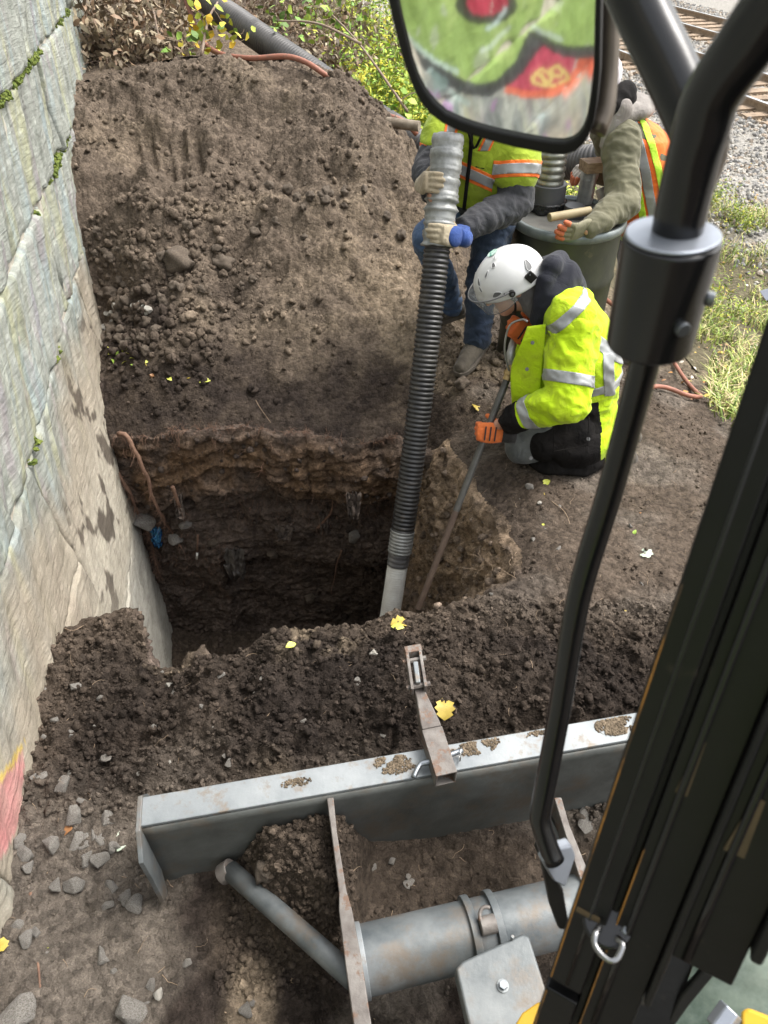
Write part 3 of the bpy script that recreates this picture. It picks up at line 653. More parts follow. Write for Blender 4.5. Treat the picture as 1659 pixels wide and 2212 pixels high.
# crumbs and stones stuck in the pit walls and on its floor
sel = RNG.choice(np.where((PITROW > 6) & (PITP[:, 0] > wallx(PITP[:, 1]) + .03))[0], 3600); s_ = .005 + .022 * RNG.random(len(sel)) ** 5
pp = PITP[sel] + PITN[sel] * (s_ * .2)[:, None]; cc = np.where(PITP[sel][:, 2:3] < -.2, DARK * 2.4, MID * .9); cc = np.where((PITP[sel][:, 0:1] > 0) & (PITP[sel][:, 1:2] < 3.0), MID * 2.0, cc) * RNG.uniform(.7, 1.6, (len(sel), 1))
scatter('soil_clods', pp, s_, cc, M_CLOD, 1, .25, 3, 'clods and pebbles sticking out of the dark pit walls', smooth=True)

# moss in the wall joints
M_MOSS = mat_basic('moss', (.05, .085, .012), (.16, .19, .03), .95, scale=60, bump=.004, bscale=200)
ms = []
for (ya, yb, z, dens) in ((3.0, 4.9, 1.32, 260), (4.0, 4.45, .87, 90), (5.2, 5.4, 1.33, 30), (3.75, 4.1, .86, 60), (5.3, 5.8, 1.32, 50), (2.05, 2.25, .38, 12), (2.85, 3.0, .38, 10), (4.5, 4.6, .87, 10), (3.3, 3.35, .86, 8)):
    yy = RNG.uniform(ya, yb, dens); yy = yy[fbm(np.c_[yy * 3, yy * 0 + z, yy * 0], 2, 2) > -.25]; ms.append(wpt(yy, z + RNG.normal(0, .007, len(yy)), .0 + RNG.uniform(-.012, .014, len(yy))))
ms = np.vstack(ms); scatter('moss', ms, RNG.uniform(.006, .015, len(ms)), np.tile([.1, .15, .02], (len(ms), 1)), M_MOSS, 2, .4, 4, 'green moss growing along the mortar joints of the wall')
# ------------------------------------------------------------------ the machine: dozer blade, arms, mirror, mirror stay, cab pillar
M_BLACK = mat_basic('black_paint', (.005, .005, .006), (.008, .008, .008), .18, scale=6, spec=.5, coat=.0, bump=.0002, bscale=30, rough2=.26)
M_BLACKD = mat_basic('black_plastic', (.007, .007, .007), (.012, .011, .010), .5, spec=.25, scale=9, bump=.0006, bscale=120)
M_PANEL = mat_basic('dusty_black_panel', (.004, .004, .0042), (.008, .0078, .0074), .2, spec=.25, scale=5, rough2=.42, c3=(.032, .027, .02), c3amt=.63, c3scale=9, bump=.0004, bscale=60)
M_WORN = mat_basic('worn_orange_edge', (.30, .135, .02), (.05, .028, .012), .55, scale=26, contrast=(.42, .62))
M_TAN = mat_basic('tan_reflection', (.075, .050, .022), (.045, .03, .014), .5, scale=12)  # tan of a reflection, put into the colour
M_GLOSSG = mat_basic('grey_metal', (.25, .27, .29), (.16, .17, .18), .25, .85, scale=10, rough2=.45)
M_CHROME = mat_basic('chrome', (.6, .6, .6), (.4, .4, .38), .12, 1.0, scale=20, rough2=.35)
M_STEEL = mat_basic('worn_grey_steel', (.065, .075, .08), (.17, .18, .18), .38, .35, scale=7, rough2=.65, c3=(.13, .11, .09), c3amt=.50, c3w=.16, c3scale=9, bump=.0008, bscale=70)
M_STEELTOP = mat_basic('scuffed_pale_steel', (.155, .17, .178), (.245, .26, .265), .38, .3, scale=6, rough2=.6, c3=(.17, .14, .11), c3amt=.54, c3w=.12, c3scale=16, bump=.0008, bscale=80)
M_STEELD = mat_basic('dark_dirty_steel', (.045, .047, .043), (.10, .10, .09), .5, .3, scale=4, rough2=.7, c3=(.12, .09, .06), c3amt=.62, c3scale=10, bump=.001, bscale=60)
M_RUST = mat_basic('rusty_steel', (.085, .07, .062), (.18, .165, .15), .6, .25, scale=14, c3=(.13, .08, .055), c3amt=.55, c3scale=24, bump=.0015, bscale=90)
M_YEL = mat_basic('yellow_paint', (.72, .42, .03), (.62, .36, .03), .4, coat=.2, scale=9)
M_MIRROR, _nt, _b = newmat('mirror_glass'); _b.inputs['Base Color'].default_value = (.86, .87, .85, 1); _b.inputs['Metallic'].default_value = 1; _b.inputs['Roughness'].default_value = .035
M_GLASS, _nt, _b = newmat('dusty_door_glass'); _b.inputs['Base Color'].default_value = (.20, .29, .25, 1); _b.inputs['Roughness'].default_value = .35; _b.inputs['Alpha'].default_value = .8
_n = N(_nt, 'ShaderNodeTexNoise', Scale=9.0, Detail=8.0, Roughness=.7); _r = N(_nt, 'ShaderNodeValToRGB'); _r.color_ramp.elements[0].color = (.07, .11, .095, 1); _r.color_ramp.elements[1].color = (.38, .46, .40, 1); _r.color_ramp.elements[0].position = .35; _r.color_ramp.elements[1].position = .68
_tc = N(_nt, 'ShaderNodeTexCoord'); _nt.links.new(_tc.outputs['Object'], _n.inputs['Vector']); _nt.links.new(_n.outputs[0], _r.inputs[0]); _nt.links.new(_r.outputs[0], _b.inputs['Base Color'])

exc = empty('excavator', (0.4, .2, 0), 'small excavator with black cab pillar, mirror and grey dozer blade in the foreground', 'excavator')
def part(name, loc=(0, 0, 0), parent=None):
    o = bpy.data.objects.new(name, None); o.location = V(loc); o.empty_display_size = .03; C.objects.link(o); o.parent = parent or exc
    o.matrix_parent_inverse = (parent or exc).matrix_basis.inverted(); return o
# blade frame
ZT = .30
BO = G(305, 1722, ZT); BX = G(1378, 1538, ZT) - BO; BX /= np.linalg.norm(BX); BY = np.array([-BX[1], BX[0], 0]); UZ = np.array([0, 0, 1.0])
def bp_(a, b, z): return BO + BX * a + BY * b + UZ * (z - ZT)
def onplane(u, v, P0, n):
    d = ray(u, v); return EYE + d * (((P0 - EYE) @ n) / (d @ n))
WT = abs((G(302, 1785, ZT) - BO) @ BY); BL = 1.78
zb = onplane(345, 1930, bp_(0, -WT, ZT), BY)[2]
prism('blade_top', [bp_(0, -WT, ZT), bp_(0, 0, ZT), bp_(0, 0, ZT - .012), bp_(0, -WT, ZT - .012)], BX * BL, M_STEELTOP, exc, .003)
# curved mouldboard: a shell with thickness, its hollow side to the pit
prof = []; nP = 14
for i in range(nP):
    t = i / (nP - 1); z = (ZT - .0125) * (1 - t) + zb * t; prof.append((-WT + .0 + .028 * math.sin(t * math.pi) * 0, z))
vs = []; As = np.linspace(0, BL, 60)
bm_v = [bp_(a, -WT + .010 * math.sin(a * 3.0) * .2 - .004 * math.sin(t_ * math.pi), z) for a in As for (_, z), t_ in zip(prof, np.linspace(0, 1, nP))]
bf = []
for i in range(len(As) - 1):
    for j in range(nP - 1):
        k = i * nP + j; bf.append((k, k + nP, k + nP + 1, k + 1))
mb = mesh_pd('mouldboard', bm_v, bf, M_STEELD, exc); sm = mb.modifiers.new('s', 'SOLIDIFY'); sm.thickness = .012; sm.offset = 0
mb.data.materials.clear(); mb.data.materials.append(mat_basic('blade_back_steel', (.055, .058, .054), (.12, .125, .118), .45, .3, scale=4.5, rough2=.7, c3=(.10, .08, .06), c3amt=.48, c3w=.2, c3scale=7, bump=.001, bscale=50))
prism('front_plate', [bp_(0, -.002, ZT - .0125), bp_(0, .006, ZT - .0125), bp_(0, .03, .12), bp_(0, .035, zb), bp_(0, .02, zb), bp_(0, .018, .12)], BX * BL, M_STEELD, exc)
n_a = BX
ep = [onplane(u, v, bp_(-.007, 0, 0), n_a) for u, v in ((297, 1720), (310, 1716), (316, 1722), (311, 1790), (340, 1880), (354, 1932), (346, 1950), (322, 1905), (299, 1866), (292, 1796))]
prism('end_plate', ep, n_a * .012, M_STEEL, exc, .002)
prism('end_plate', [bp_(BL + .001, b, z) for b, z in ((-.12, ZT + .01), (.02, ZT + .01), (.04, zb - .02), (-.10, zb - .02))], n_a * .012, M_STEEL, exc, .002)
# dirt caked on the top of the blade
M_DRY = mat_basic('dry_dirt', (.20, .155, .105), (.33, .27, .195), .95, scale=30, bump=.002, bscale=120)
def cake(u, v, ra, rb, n, seed):
    c = G(u, v, ZT); rs = np.random.default_rng(seed); t = rs.uniform(0, 2 * math.pi, n); r = rs.random(n) ** .6; p = c + (np.cos(t) * r * ra)[:, None] * BX + (np.sin(t) * r * rb)[:, None] * BY
    bb = (p - BO) @ BY; bb = np.where(fbm(p, 22, 2) > -.05 - .3 * RNG.random(len(p)), bb, 9.0); p = p[(bb < -.006) & (bb > -WT + .006)]; s = rs.uniform(.0015, .0045, len(p)); p[:, 2] = ZT + s * .3
    return p, s
ck = [cake(1025, 1608, .07, .03, 1300, 1), cake(1330, 1566, .06, .03, 1200, 2), cake(855, 1645, .06, .035, 900, 3), cake(1175, 1590, .05, .025, 500, 4), cake(640, 1690, .04, .012, 120, 5)]
cp_, cs_ = np.vstack([k[0] for k in ck]), np.concatenate([k[1] for k in ck])
scatter('caked_dirt', cp_, cs_, np.tile([.16, .125, .088], (len(cp_), 1)) * RNG.uniform(.7, 1.2, (len(cp_), 1)), M_CLOD, 1, .3, 5, parent=exc)
# push arms
def arm_plate(name, pts, w, drop, mat):
    """a flat bar on edge: pts along its top edge"""
    vs = []; n = len(pts)
    for i, (p, wd) in enumerate(zip(pts, w)):
        t = pts[min(i + 1, n - 1)] - pts[max(i - 1, 0)]; s = np.cross(t, UZ); s /= np.linalg.norm(s); d = drop[i]
        vs += [p + s * wd / 2, p - s * wd / 2, p - s * wd / 2 - UZ * d, p + s * wd / 2 - UZ * d]
    fs = [(3, 2, 1, 0), tuple(range(4 * n - 4, 4 * n))]
    for i in range(n - 1):
        for k in range(4): fs.append((4 * i + k, 4 * i + (k + 1) % 4, 4 * i + 4 + (k + 1) % 4, 4 * i + 4 + k))
    bm = bmesh.new(); bv = [bm.verts.new(V(v)) for v in vs]
    for f in fs: bm.faces.new([bv[i] for i in f])
    return bm_obj(name, bm, mat, exc, False, .003)
arm_plate('push_arm', [G(713, 1722, ZT - .016), G(722, 1800, ZT - .03), G(740, 1925, .27), G(746, 1965, .28), G(764, 2080, .31), G(790, 2260, .31)], [.018, .014, .018, .030, .036, .036], [.05, .10, .12, .12, .16, .16], M_RUST)
arm_plate('push_arm', [G(1205, 1722, ZT - .05), G(1222, 1780, ZT - .04), G(1262, 1890, .27), G(1300, 1990, .28)], [.02, .018, .026, .03], [.08, .14, .16, .16], M_RUST)
arm_plate('gusset', [G(1180, 1755, .2), G(1255, 1905, .2)], [.012, .012], [.2, .2], M_STEELD)
tube('diagonal_strut', [G(497, 1880, .055), G(560, 1935, .085), G(680, 2040, .14), G(765, 2115, .18)], .026, M_STEEL, exc, 16)
cyl('weld_boss', G(480, 1890, .04), G(500, 1876, .06), .028, M_RUST, exc)
TA0, TB0 = G(768, 2078, .20), G(1225, 1968, .20); TDv = (TB0 - TA0) / np.linalg.norm(TB0 - TA0)
cyl('cross_tube', TA0 - TDv * .005, TB0 + TDv * .35, .073, M_STEEL, exc, 48)
cyl('tube_collar', TA0 + TDv * .0, TA0 + TDv * .022, .079, M_STEELTOP, exc, 48)
c0 = TA0 + TDv * .265
cb = part('tube_clamp', c0)
for k, o_ in enumerate((0, .058)):
    cyl('clamp_ring', c0 + TDv * o_, c0 + TDv * (o_ + .018), .083, M_STEEL, cb, 40)
tow = (EYE * np.array([1, 1, 1]) - c0); tow -= TDv * (tow @ TDv); tow /= np.linalg.norm(tow); sd2 = np.cross(TDv, tow)
cyl('pin_boss', c0 + TDv * .02 + tow * .083 - sd2 * .01, c0 + TDv * .056 + tow * .083 - sd2 * .01, .02, M_RUST, cb, 20)
lp = [c0 + TDv * (.039 + .017 * math.cos(t)) + tow * .094 + sd2 * (-.025 + .02 * math.sin(t)) for t in np.linspace(.4, 2 * math.pi - .9, 16)]
tube('retaining_clip', lp, .0045, M_RUST, cb, 8)
for s_ in (-.02, .03): cyl('bolt', c0 + TDv * .078 + tow * .05 + sd2 * (.055 + s_), c0 + TDv * .094 + tow * .05 + sd2 * (.055 + s_), .011, M_STEELTOP, cb, 6)
pl = [G(u, v, .42) for u, v in ((984, 2092), (1000, 2075), (1128, 2016), (1143, 2020), (1184, 2150), (1205, 2280), (1030, 2290))]
cover = prism('cover_plate', pl, -UZ * .05, M_STEEL, exc, .006)
bc = G(1086, 2130, .42); w1 = cyl('washer', bc + UZ * .001, bc + UZ * .003, .012, M_STEELTOP, cover, 20, bevel=.0005); cyl('hex_bolt', bc + UZ * .003, bc + UZ * .012, .009, M_GLOSSG, cover, 6, bevel=.001)
bc2 = G(1106, 2027, .42); cyl('grease_nipple', bc2, bc2 + UZ * .012, .004, M_STEELTOP, cover, 8)
cyl('swing_post', G(1120, 2240, .36), G(1120, 2240, .05), .09, M_STEELD, exc, 32)
# hitch bar pinned on top of the blade
hit_ = part('hitch_bar', G(950, 1620, .36))
A_, B_, C_, D_ = G(965, 1672, .358), G(933, 1572, .358), G(911, 1503, .362), G(900, 1470, .366)
dH = (B_ - A_); dH /= np.linalg.norm(dH); sH = np.cross(dH, UZ); sH /= np.linalg.norm(sH)
def ringsq(c, w, h): return [c + sH * w / 2, c - sH * w / 2, c - sH * w / 2 - UZ * h, c + sH * w / 2 - UZ * h]
wl0 = .056
pts_ = [(A_, wl0, .056), (B_, wl0, .056)]
vs = []
for c, w_, h_ in pts_: vs += ringsq(c, w_, h_)
for c, w_, h_ in pts_: vs += ringsq(c - UZ * .005, w_ - .01, h_ - .01)
fs = [(0, 1, 5, 4), (1, 2, 6, 5), (2, 3, 7, 6), (3, 0, 4, 7)] + [(8, 12, 13, 9), (9, 13, 14, 10), (10, 14, 15, 11), (11, 15, 12, 8)] + [(0, 8, 9, 1), (1, 9, 10, 2), (2, 10, 11, 3), (3, 11, 8, 0), (4, 5, 6, 7)]
bm = bmesh.new(); bv = [bm.verts.new(V(v)) for v in vs]
for f_ in fs: bm.faces.new([bv[i] for i in f_])
bm_obj('square_tube', bm, M_RUST, hit_, False, .002)
vs = ringsq(B_ + dH * .001, wl0 - .002, .054) + ringsq(B_ + dH * .02, .052, .05) + ringsq(C_, .032, .03) + ringsq(D_, .030, .028)
fs = [(3, 2, 1, 0), (12, 13, 14, 15)] + [(4 * i + k, 4 * i + (k + 1) % 4, 4 * i + 4 + (k + 1) % 4, 4 * i + 4 + k) for i in range(3) for k in range(4)]
bm = bmesh.new(); bv = [bm.verts.new(V(v)) for v in vs]
for f_ in fs: bm.faces.new([bv[i] for i in f_])
bm_obj('tapered_neck', bm, M_RUST, hit_, False, .004)
hd, ht = G(905, 1492, .375), G(892, 1408, .385)
for s_ in (-1, 1): beam('clevis_plate', hd + sH * s_ * .019, ht + sH * s_ * .019, .009, .034, M_RUST, hit_, bevel=.002)
beam('clevis_block', ht - dH * .012, ht + dH * .012, .050, .036, M_RUST, hit_, bevel=.003)
for t in (.12, .78): c_ = hd * (1 - t) + ht * t; cyl('bolt', c_ - sH * .034, c_ + sH * .034, .0075, M_RUST, hit_, 6, bevel=.001)
beam('link', G(903, 1478, .385), G(897, 1432, .39), .014, .02, M_STEELTOP, hit_)
pin = smooth_path([G(893, 1680, .318), G(900, 1664, .322), G(910, 1650, .325), G(930, 1645, .328), G(990, 1624, .328), G(998, 1620, .328)], 26)[0]
tube('hitch_pin', pin, .0075, M_GLOSSG, hit_, 12)
cc_ = G(994, 1628, .33); tube('pin_clip', [cc_ + sH * .016 * math.cos(t) * .3 + dH * .016 * math.cos(t) + UZ * (.018 * math.sin(t) - .005) for t in np.linspace(0, 5.6, 18)], .0018, M_CHROME, hit_, 6)
slab('yellow_guard', [(1112, 2215, 1.3), (1128, 2188, 1.3), (1165, 2163, 1.3), (1200, 2170, 1.3), (1215, 2300, 1.3), (1100, 2300, 1.3)], .02, M_YEL, exc)

# mirror -----------------------------------------------------------------
def mp(u, v, out=0.0):
    d = ray(u, v); P0 = MIR_C; return EYE + d * (((P0 - EYE) @ MIR_N) / (d @ MIR_N)) + MIR_N * out
outer = [(842,0),(850,38),(859,73),(874,130),(892,180),(908,213),(929,240),(956,261),(989,277),(1025,289),(1062,300),(1110,313),(1162,323),(1195,329),(1222,329),(1243,322),(1259,308),(1272,288),(1282,262),(1290,215),(1296,150),(1299,0),(1296,-200),(1288,-300),(1260,-345),(1200,-365),(1000,-365),(870,-350),(815,-310),(806,-250),(820,-120)]
inner = [(862,0),(870,38),(879,73),(890,120),(903,160),(918,190),(939,217),(966,241),(1002,257),(1032,267),(1064,276),(1110,286),(1162,296),(1195,301),(1219,302),(1238,297),(1250,288),(1261,272),(1269,248),(1276,205),(1282,150),(1286,0),(1283,-200),(1275,-290),(1250,-325),(1200,-343),(1000,-343),(880,-330),(836,-295),(828,-250),(840,-120)]
mir = part('mirror', MIR_C)
nO = len(outer)
gl = [mp(u, v, 0.0) for u, v in inner]; mesh_pd('mirror_glass', gl, [tuple(range(nO))], M_MIRROR, mir, smooth=False)
o_f = [mp(u, v, .006) for u, v in outer]; i_f = [mp(u, v, .006) for u, v in inner]; i_b = [mp(u, v, -.001) for u, v in inner]; o_m = [mp(u, v, -.008) + 0 for u, v in outer]
ctr = sum(o_f) / nO; o_b = [ctr + (p - ctr) * .86 - MIR_N * .045 for p in o_f]
# swell the rim outwards slightly between front and back
o_m = [ctr + (p - MIR_N * .014 - ctr) * 1.02 for p in o_f]
vs = i_b + i_f + o_f + o_m + o_b + [ctr - MIR_N * .05]
fs = []
for k in range(nO):
    k2 = (k + 1) % nO
    for L_ in range(4): fs.append((L_ * nO + k, L_ * nO + k2, (L_ + 1) * nO + k2, (L_ + 1) * nO + k))
    fs.append((4 * nO + k, 4 * nO + k2, 5 * nO))
bm = bmesh.new(); bv = [bm.verts.new(V(v)) for v in vs]
for f_ in fs: bm.faces.new([bv[i] for i in f_])
bm_obj('mirror_housing', bm, M_BLACKD, mir, True, .0025)
M_BRG = mat_basic('bronze_grey_glint_and_cable', (.10, .085, .07), (.16, .13, .10), .3, .6, scale=10)
tube('mirror_side_glint', smooth_path([D(1318, -220, .74), D(1318, 0, .74), D(1314, 150, .74), D(1306, 240, .735), D(1288, 285, .73)], 24)[0], .0085, M_BRG, mir, 14)  # added rod, stands for the tan glint on the housing's side edge
# stay tubes
tube('mirror_stay', smooth_path([D(1458, 545, .535), D(1468, 470, .525), D(1488, 380, .515), D(1510, 296, .505), D(1540, 205, .495), D(1610, 100, .48), D(1680, 0, .47), D(1850, -230, .45)], 60)[0], .0160, M_BLACK, exc, 32)
tube('mirror_stay', smooth_path([D(1330, -110, .60), D(1385, 22, .59), D(1440, 135, .58), D(1497, 262, .57), D(1520, 330, .565)], 30)[0], .0170, M_BLACK, exc, 32)
tube('stay_cable', smooth_path([D(1560, 200, .56), D(1552, 330, .57), D(1520, 420, .57), D(1500, 520, .58)], 20)[0], .006, M_BRG, exc, 12)
ca, cb2 = D(1452, 512, .525), D(1401, 745, .56)
clp = part('clamp', ca)
cyl('clamp_sleeve', ca, cb2, .0312, M_BLACK, clp, 56, r2=.0298, bevel=.003)
M_CAPTOP = mat_basic('pale_clamp_cap', (.34, .37, .42), (.28, .30, .34), .35, .6, scale=20)
dcl = (ca - cb2) / np.linalg.norm(ca - cb2); cyl('clamp_cap', ca + dcl * .0003, ca + dcl * .003, .0298, M_CAPTOP, clp, 56, bevel=.0015)
for u, v, r in ((1468, 706, .525), (1493, 640, .54)):
    p = D(u, v, r); q = (p - (ca + cb2) / 2); q -= dcl * (q @ dcl); q /= np.linalg.norm(q); bb_ = (ca + cb2) / 2 + dcl * ((p - (ca + cb2) / 2) @ dcl) + q * .0300
    cyl('clamp_screw', bb_, bb_ + q * .005, .005, M_GLOSSG, clp, 12, bevel=.001)
stp = smooth_path([D(1406, 735, .565), D(1398, 765, .60), D(1318, 1060, .665), D(1250, 1290, .72), D(1207, 1543, .80), D(1171, 1735, .865), D(1168, 1775, .88), D(1185, 1830, .90), D(1198, 1860, .91)], 90)[0]
tube('mirror_post', stp, .0116, M_BLACK, exc, 28)
slab('post_bracket', [(1172, 1862, .90), (1206, 1836, .90), (1236, 1826, .92), (1246, 1850, .93), (1222, 1920, .94), (1196, 1904, .93)], .012, M_CAPTOP, exc, .003)
slab('bracket_plate', [(1170, 1862, .915), (1218, 1925, .95), (1232, 2010, .99), (1208, 2010, .99), (1190, 1960, .97)], .012, M_BLACKD, exc, .003)
# cab pillar: long folded panels side by side
L0, L1 = D(1700, 560, .50), D(1135, 2260, .86); PA = (L1 - L0); PL = np.linalg.norm(PA); PA /= PL
vw = ((L0 + L1) / 2 - EYE); vw /= np.linalg.norm(vw); PW = np.cross(PA, vw); PW /= np.linalg.norm(PW)
if PW[0] < 0: PW = -PW
PDp = np.cross(PW, PA); PDp /= np.linalg.norm(PDp)
if PDp @ vw < 0: PDp = -PDp
def pbox(name, w0, w1, d0, d1, t0=-.25, t1=1.0, mat=M_PANEL, parent=None, bevel=.002, skew=0.0):
    p0, p1 = L0 + PA * (PL * t0), L0 + PA * (PL * t1); c = []
    for (p, wa, wb) in ((p0, w0, w1), (p1, w0 + skew, w1 + skew)):
        for w_, d_ in ((wa, d0), (wb, d0), (wb, d1), (wa, d1)): c.append(p + PW * w_ + PDp * d_)
    return mesh_pd(name, c, [(0, 1, 2, 3), (7, 6, 5, 4), (0, 4, 5, 1), (1, 5, 6, 2), (2, 6, 7, 3), (3, 7, 4, 0)], mat, parent or exc, smooth=bool(bevel), bevel=bevel)
pil = part('cab_pillar', (L0 + L1) / 2)
pbox('pillar_panel', .0, .030, 0, .03, t1=.865, parent=pil, mat=M_PANEL)
pbox('pillar_panel', .0, .030, .002, .03, .885, 1.05, parent=pil, mat=M_PANEL)
pbox('worn_edge', .0014, .0026, -.0006, .002, t0=.30, t1=.86, mat=M_WORN, parent=pil, bevel=0)
pbox('worn_edge', .0014, .0026, .0012, .003, t0=.89, t1=1.05, mat=M_WORN, parent=pil, bevel=0)
pbox('pillar_groove', .0303, .036, .010, .03, parent=pil, mat=M_BLACKD, bevel=.001)
pbox('pillar_panel', .0362, .076, .004, .03, t1=.93, parent=pil)
pbox('worn_edge', .0368, .0378, .0034, .006, t0=.62, t1=.92, mat=M_WORN, parent=pil, bevel=0)
pbox('seal_strip', .0764, .082, -.004, .03, t1=.82, parent=pil, mat=M_BLACKD, bevel=.002)
pbox('pillar_panel', .0824, .130, .006, .034, t1=.745, parent=pil)
pbox('seal_strip', .1304, .140, -.002, .034, t1=.69, parent=pil, mat=M_BLACKD, bevel=.003)
pbox('pillar_panel', .1405, .30, .012, .04, t1=.66, parent=pil, mat=M_PANEL)
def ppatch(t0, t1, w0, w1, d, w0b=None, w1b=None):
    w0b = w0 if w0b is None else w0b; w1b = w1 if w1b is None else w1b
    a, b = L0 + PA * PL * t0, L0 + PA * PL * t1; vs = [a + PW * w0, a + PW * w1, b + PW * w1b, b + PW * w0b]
    prism('reflection_patch', [v + PDp * d for v in vs], PDp * .001, M_TAN, pil)  # tan reflections painted as thin plates on the black pillar
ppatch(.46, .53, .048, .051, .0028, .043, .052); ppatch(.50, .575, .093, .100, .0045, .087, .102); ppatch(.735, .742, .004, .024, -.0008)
for w_, d_, r_, t1_ in ((.0165, -.0004, .0022, .86), (.0475, .002, .0030, .9), (.094, .005, .0040, .74), (.160, .011, .0050, .655), (.20, .011, .003, .655)):
    tube('highlight_rib', [L0 + PA * (PL * t) + PW * w_ + PDp * (d_ + .0008) for t in np.linspace(-.25, t1_, 12)], r_, M_BLACK, pil, 10, ry=r_ * .6)  # ribs added to the flat panels so they catch long highlights
for t, w_ in ():
    c_ = L0 + PA * PL * t + PW * w_; cyl('pillar_bolt', c_ + PDp * .007, c_ - PDp * .002, .009, M_BLACKD, pil, 12, bevel=.002)
# door frame, latch and glass behind the pillar
dr = part('cab_door', D(1450, 2000, .95))
slab('door_frame', [(1760, 1100, .84), (1640, 1700, .92), (1560, 1840, .95), (1495, 1990, .97), (1420, 2330, 1.05), (1190, 2330, 1.05), (1290, 1900, .95), (1420, 1500, .88), (1600, 1100, .80)], .03, M_BLACKD, dr, .004)
slab('lower_panel', [(1375, 1960, .90), (1425, 1965, .90), (1530, 2010, .93), (1440, 2260, .98), (1395, 2320, 1.0), (1255, 2320, 1.0), (1320, 2130, .93), (1345, 2085, .91)], .02, M_PANEL, dr, .005)
slab('door_seal', [(1455, 1990, .90), (1570, 2030, .92), (1612, 2062, .94), (1600, 2090, .94), (1560, 2072, .93), (1450, 2020, .905)], .02, M_BLACKD, dr, .006)
slab('seal_strip', [(1530, 2080, .93), (1565, 2085, .93), (1490, 2175, .96), (1450, 2230, .98), (1425, 2240, .98), (1470, 2150, .95)], .012, M_BLACKD, dr, .004)
slab('latch_plate', [(1330, 1935, .74), (1368, 1900, .74), (1430, 1960, .78), (1415, 2010, .79), (1372, 2065, .79), (1345, 2040, .76)], .012, M_BLACK, dr, .008)
slab('door_glass', [(1470, 2000, 1.12), (1560, 1800, 1.1), (1800, 1700, 1.05), (1800, 2380, 1.2), (1380, 2380, 1.2)], .006, M_GLASS, dr, .002)
slab('dark_interior', [(1560, 1500, .98), (1800, 1400, .98), (1800, 1930, 1.02), (1640, 1985, 1.02), (1500, 2010, 1.0)], .02, mat_basic('dark_teal_glass', (.012, .03, .028), (.02, .05, .045), .2, scale=4), dr, .003)
lt = part('door_latch', D(1320, 2010, .72), exc)
cl_ = D(1312, 1990, .735); to_eye = (EYE - cl_) / np.linalg.norm(EYE - cl_)
cyl('latch_mount', cl_ - to_eye * .004, cl_ + to_eye * .016, .0215, M_BLACK, lt, 32, bevel=.004)
tube('latch_rim', [cl_ + to_eye * .014 + (D(1312 + 42 * math.cos(t), 1990 + 40 * math.sin(t), .735) - cl_) for t in np.linspace(-2.8, .7, 22)], .0035, M_GLOSSG, lt, 10)
lr = smooth_path([D(1291, 1990, .715), D(1279, 2012, .71), D(1277, 2036, .71), D(1292, 2062, .71), D(1318, 2082, .71), D(1336, 2080, .71), D(1348, 2060, .71), D(1354, 2036, .71), D(1340, 2022, .715)], 50)[0]
lrc = lr.mean(0); tube('latch_loop', lrc + (lr - lrc) * .78, .0028, mat_basic('dull_chrome', (.22, .22, .22), (.4, .4, .4), .2, 1.0, scale=30), lt, 14)
slab('latch_body', [(1300, 2000, .725), (1336, 1998, .725), (1350, 2040, .735), (1325, 2065, .74), (1298, 2040, .735)], .02, M_BLACKD, lt, .004)
slab('yellow_guard', [(1600, 2185, 1.08), (1615, 2176, 1.08), (1700, 2210, 1.08), (1700, 2290, 1.08), (1600, 2290, 1.08)], .02, M_YEL, exc, .006)
cyl('hydraulic_fitting', D(1548, 2225, 1.08), D(1580, 2180, 1.08), .014, M_CAPTOP, exc, 6, bevel=.002)
# ------------------------------------------------------------------ hoses, barrel, posts, track
M_RIB = mat_basic('black_corrugated_plastic', (.020, .020, .021), (.034, .032, .030), .38, scale=9, rough2=.5, spec=.5, c3=(.10, .085, .07), c3amt=.56, c3w=.2, c3scale=13)
M_RIBD = mat_basic('dusty_black_hose', (.030, .030, .031), (.075, .07, .066), .5, scale=5)
M_TAPE = mat_basic('silver_duct_tape', (.17, .175, .165), (.33, .335, .325), .38, .35, scale=14, bump=.004, bscale=26, rough2=.5)
M_WHITEH = mat_basic('off_white_hose', (.70, .71, .67), (.55, .54, .50), .5, scale=10)
M_ORH = mat_basic('terracotta_rubber_hose', (.30, .115, .07), (.21, .085, .055), .6, scale=20, c3=(.14, .10, .075), c3amt=.6, c3scale=30)
def ribbed(name, P, r, mat, parent, pitch=.022, depth=.10, seg=28, round_=False):
    Q, L = smooth_path(P, 4); n = int(L / pitch) * 6; Q, L = smooth_path(P, n); s = np.arange(n) / 6.0
    w_ = np.array([0, .75, 1, 1, .75, 0])[np.arange(n) % 6]
    r = np.interp(np.linspace(0, 1, n), np.linspace(0, 1, len(np.atleast_1d(r))), np.atleast_1d(r)) if np.ndim(r) else r
    return tube(name, Q, r * (1 - depth + depth * w_), mat, parent, seg)
h0, h1 = Y(966, 318, 3.36), Y(840, 1345, 2.42)
def hp(t, sag=.0): p = h0 * (1 - t) + h1 * t; return p + np.array([.018, -.02, 0]) * math.sin(math.pi * t)
hose = empty('suction_hose', h1, 'black corrugated hose running from the worker down into the pit, silver tape at its ends', 'hose')
R_H = .061
tw = [hp(t) for t in np.linspace(-.02, .175, 60)]
wr = R_H * (1.10 + .10 * np.abs(np.sin(np.linspace(0, 26, 60))) + .05 * RNG.normal(size=60))
Qv, Qf = tube_arrays(tw, wr, 30); Qv = Qv + .004 * np.stack([fbm(Qv, 30, 2), fbm(Qv + 9, 30, 2), fbm(Qv + 19, 30, 2)], 1)
mesh_pd('tape_wrap', Qv, fix_tris(Qf), M_TAPE, hose)
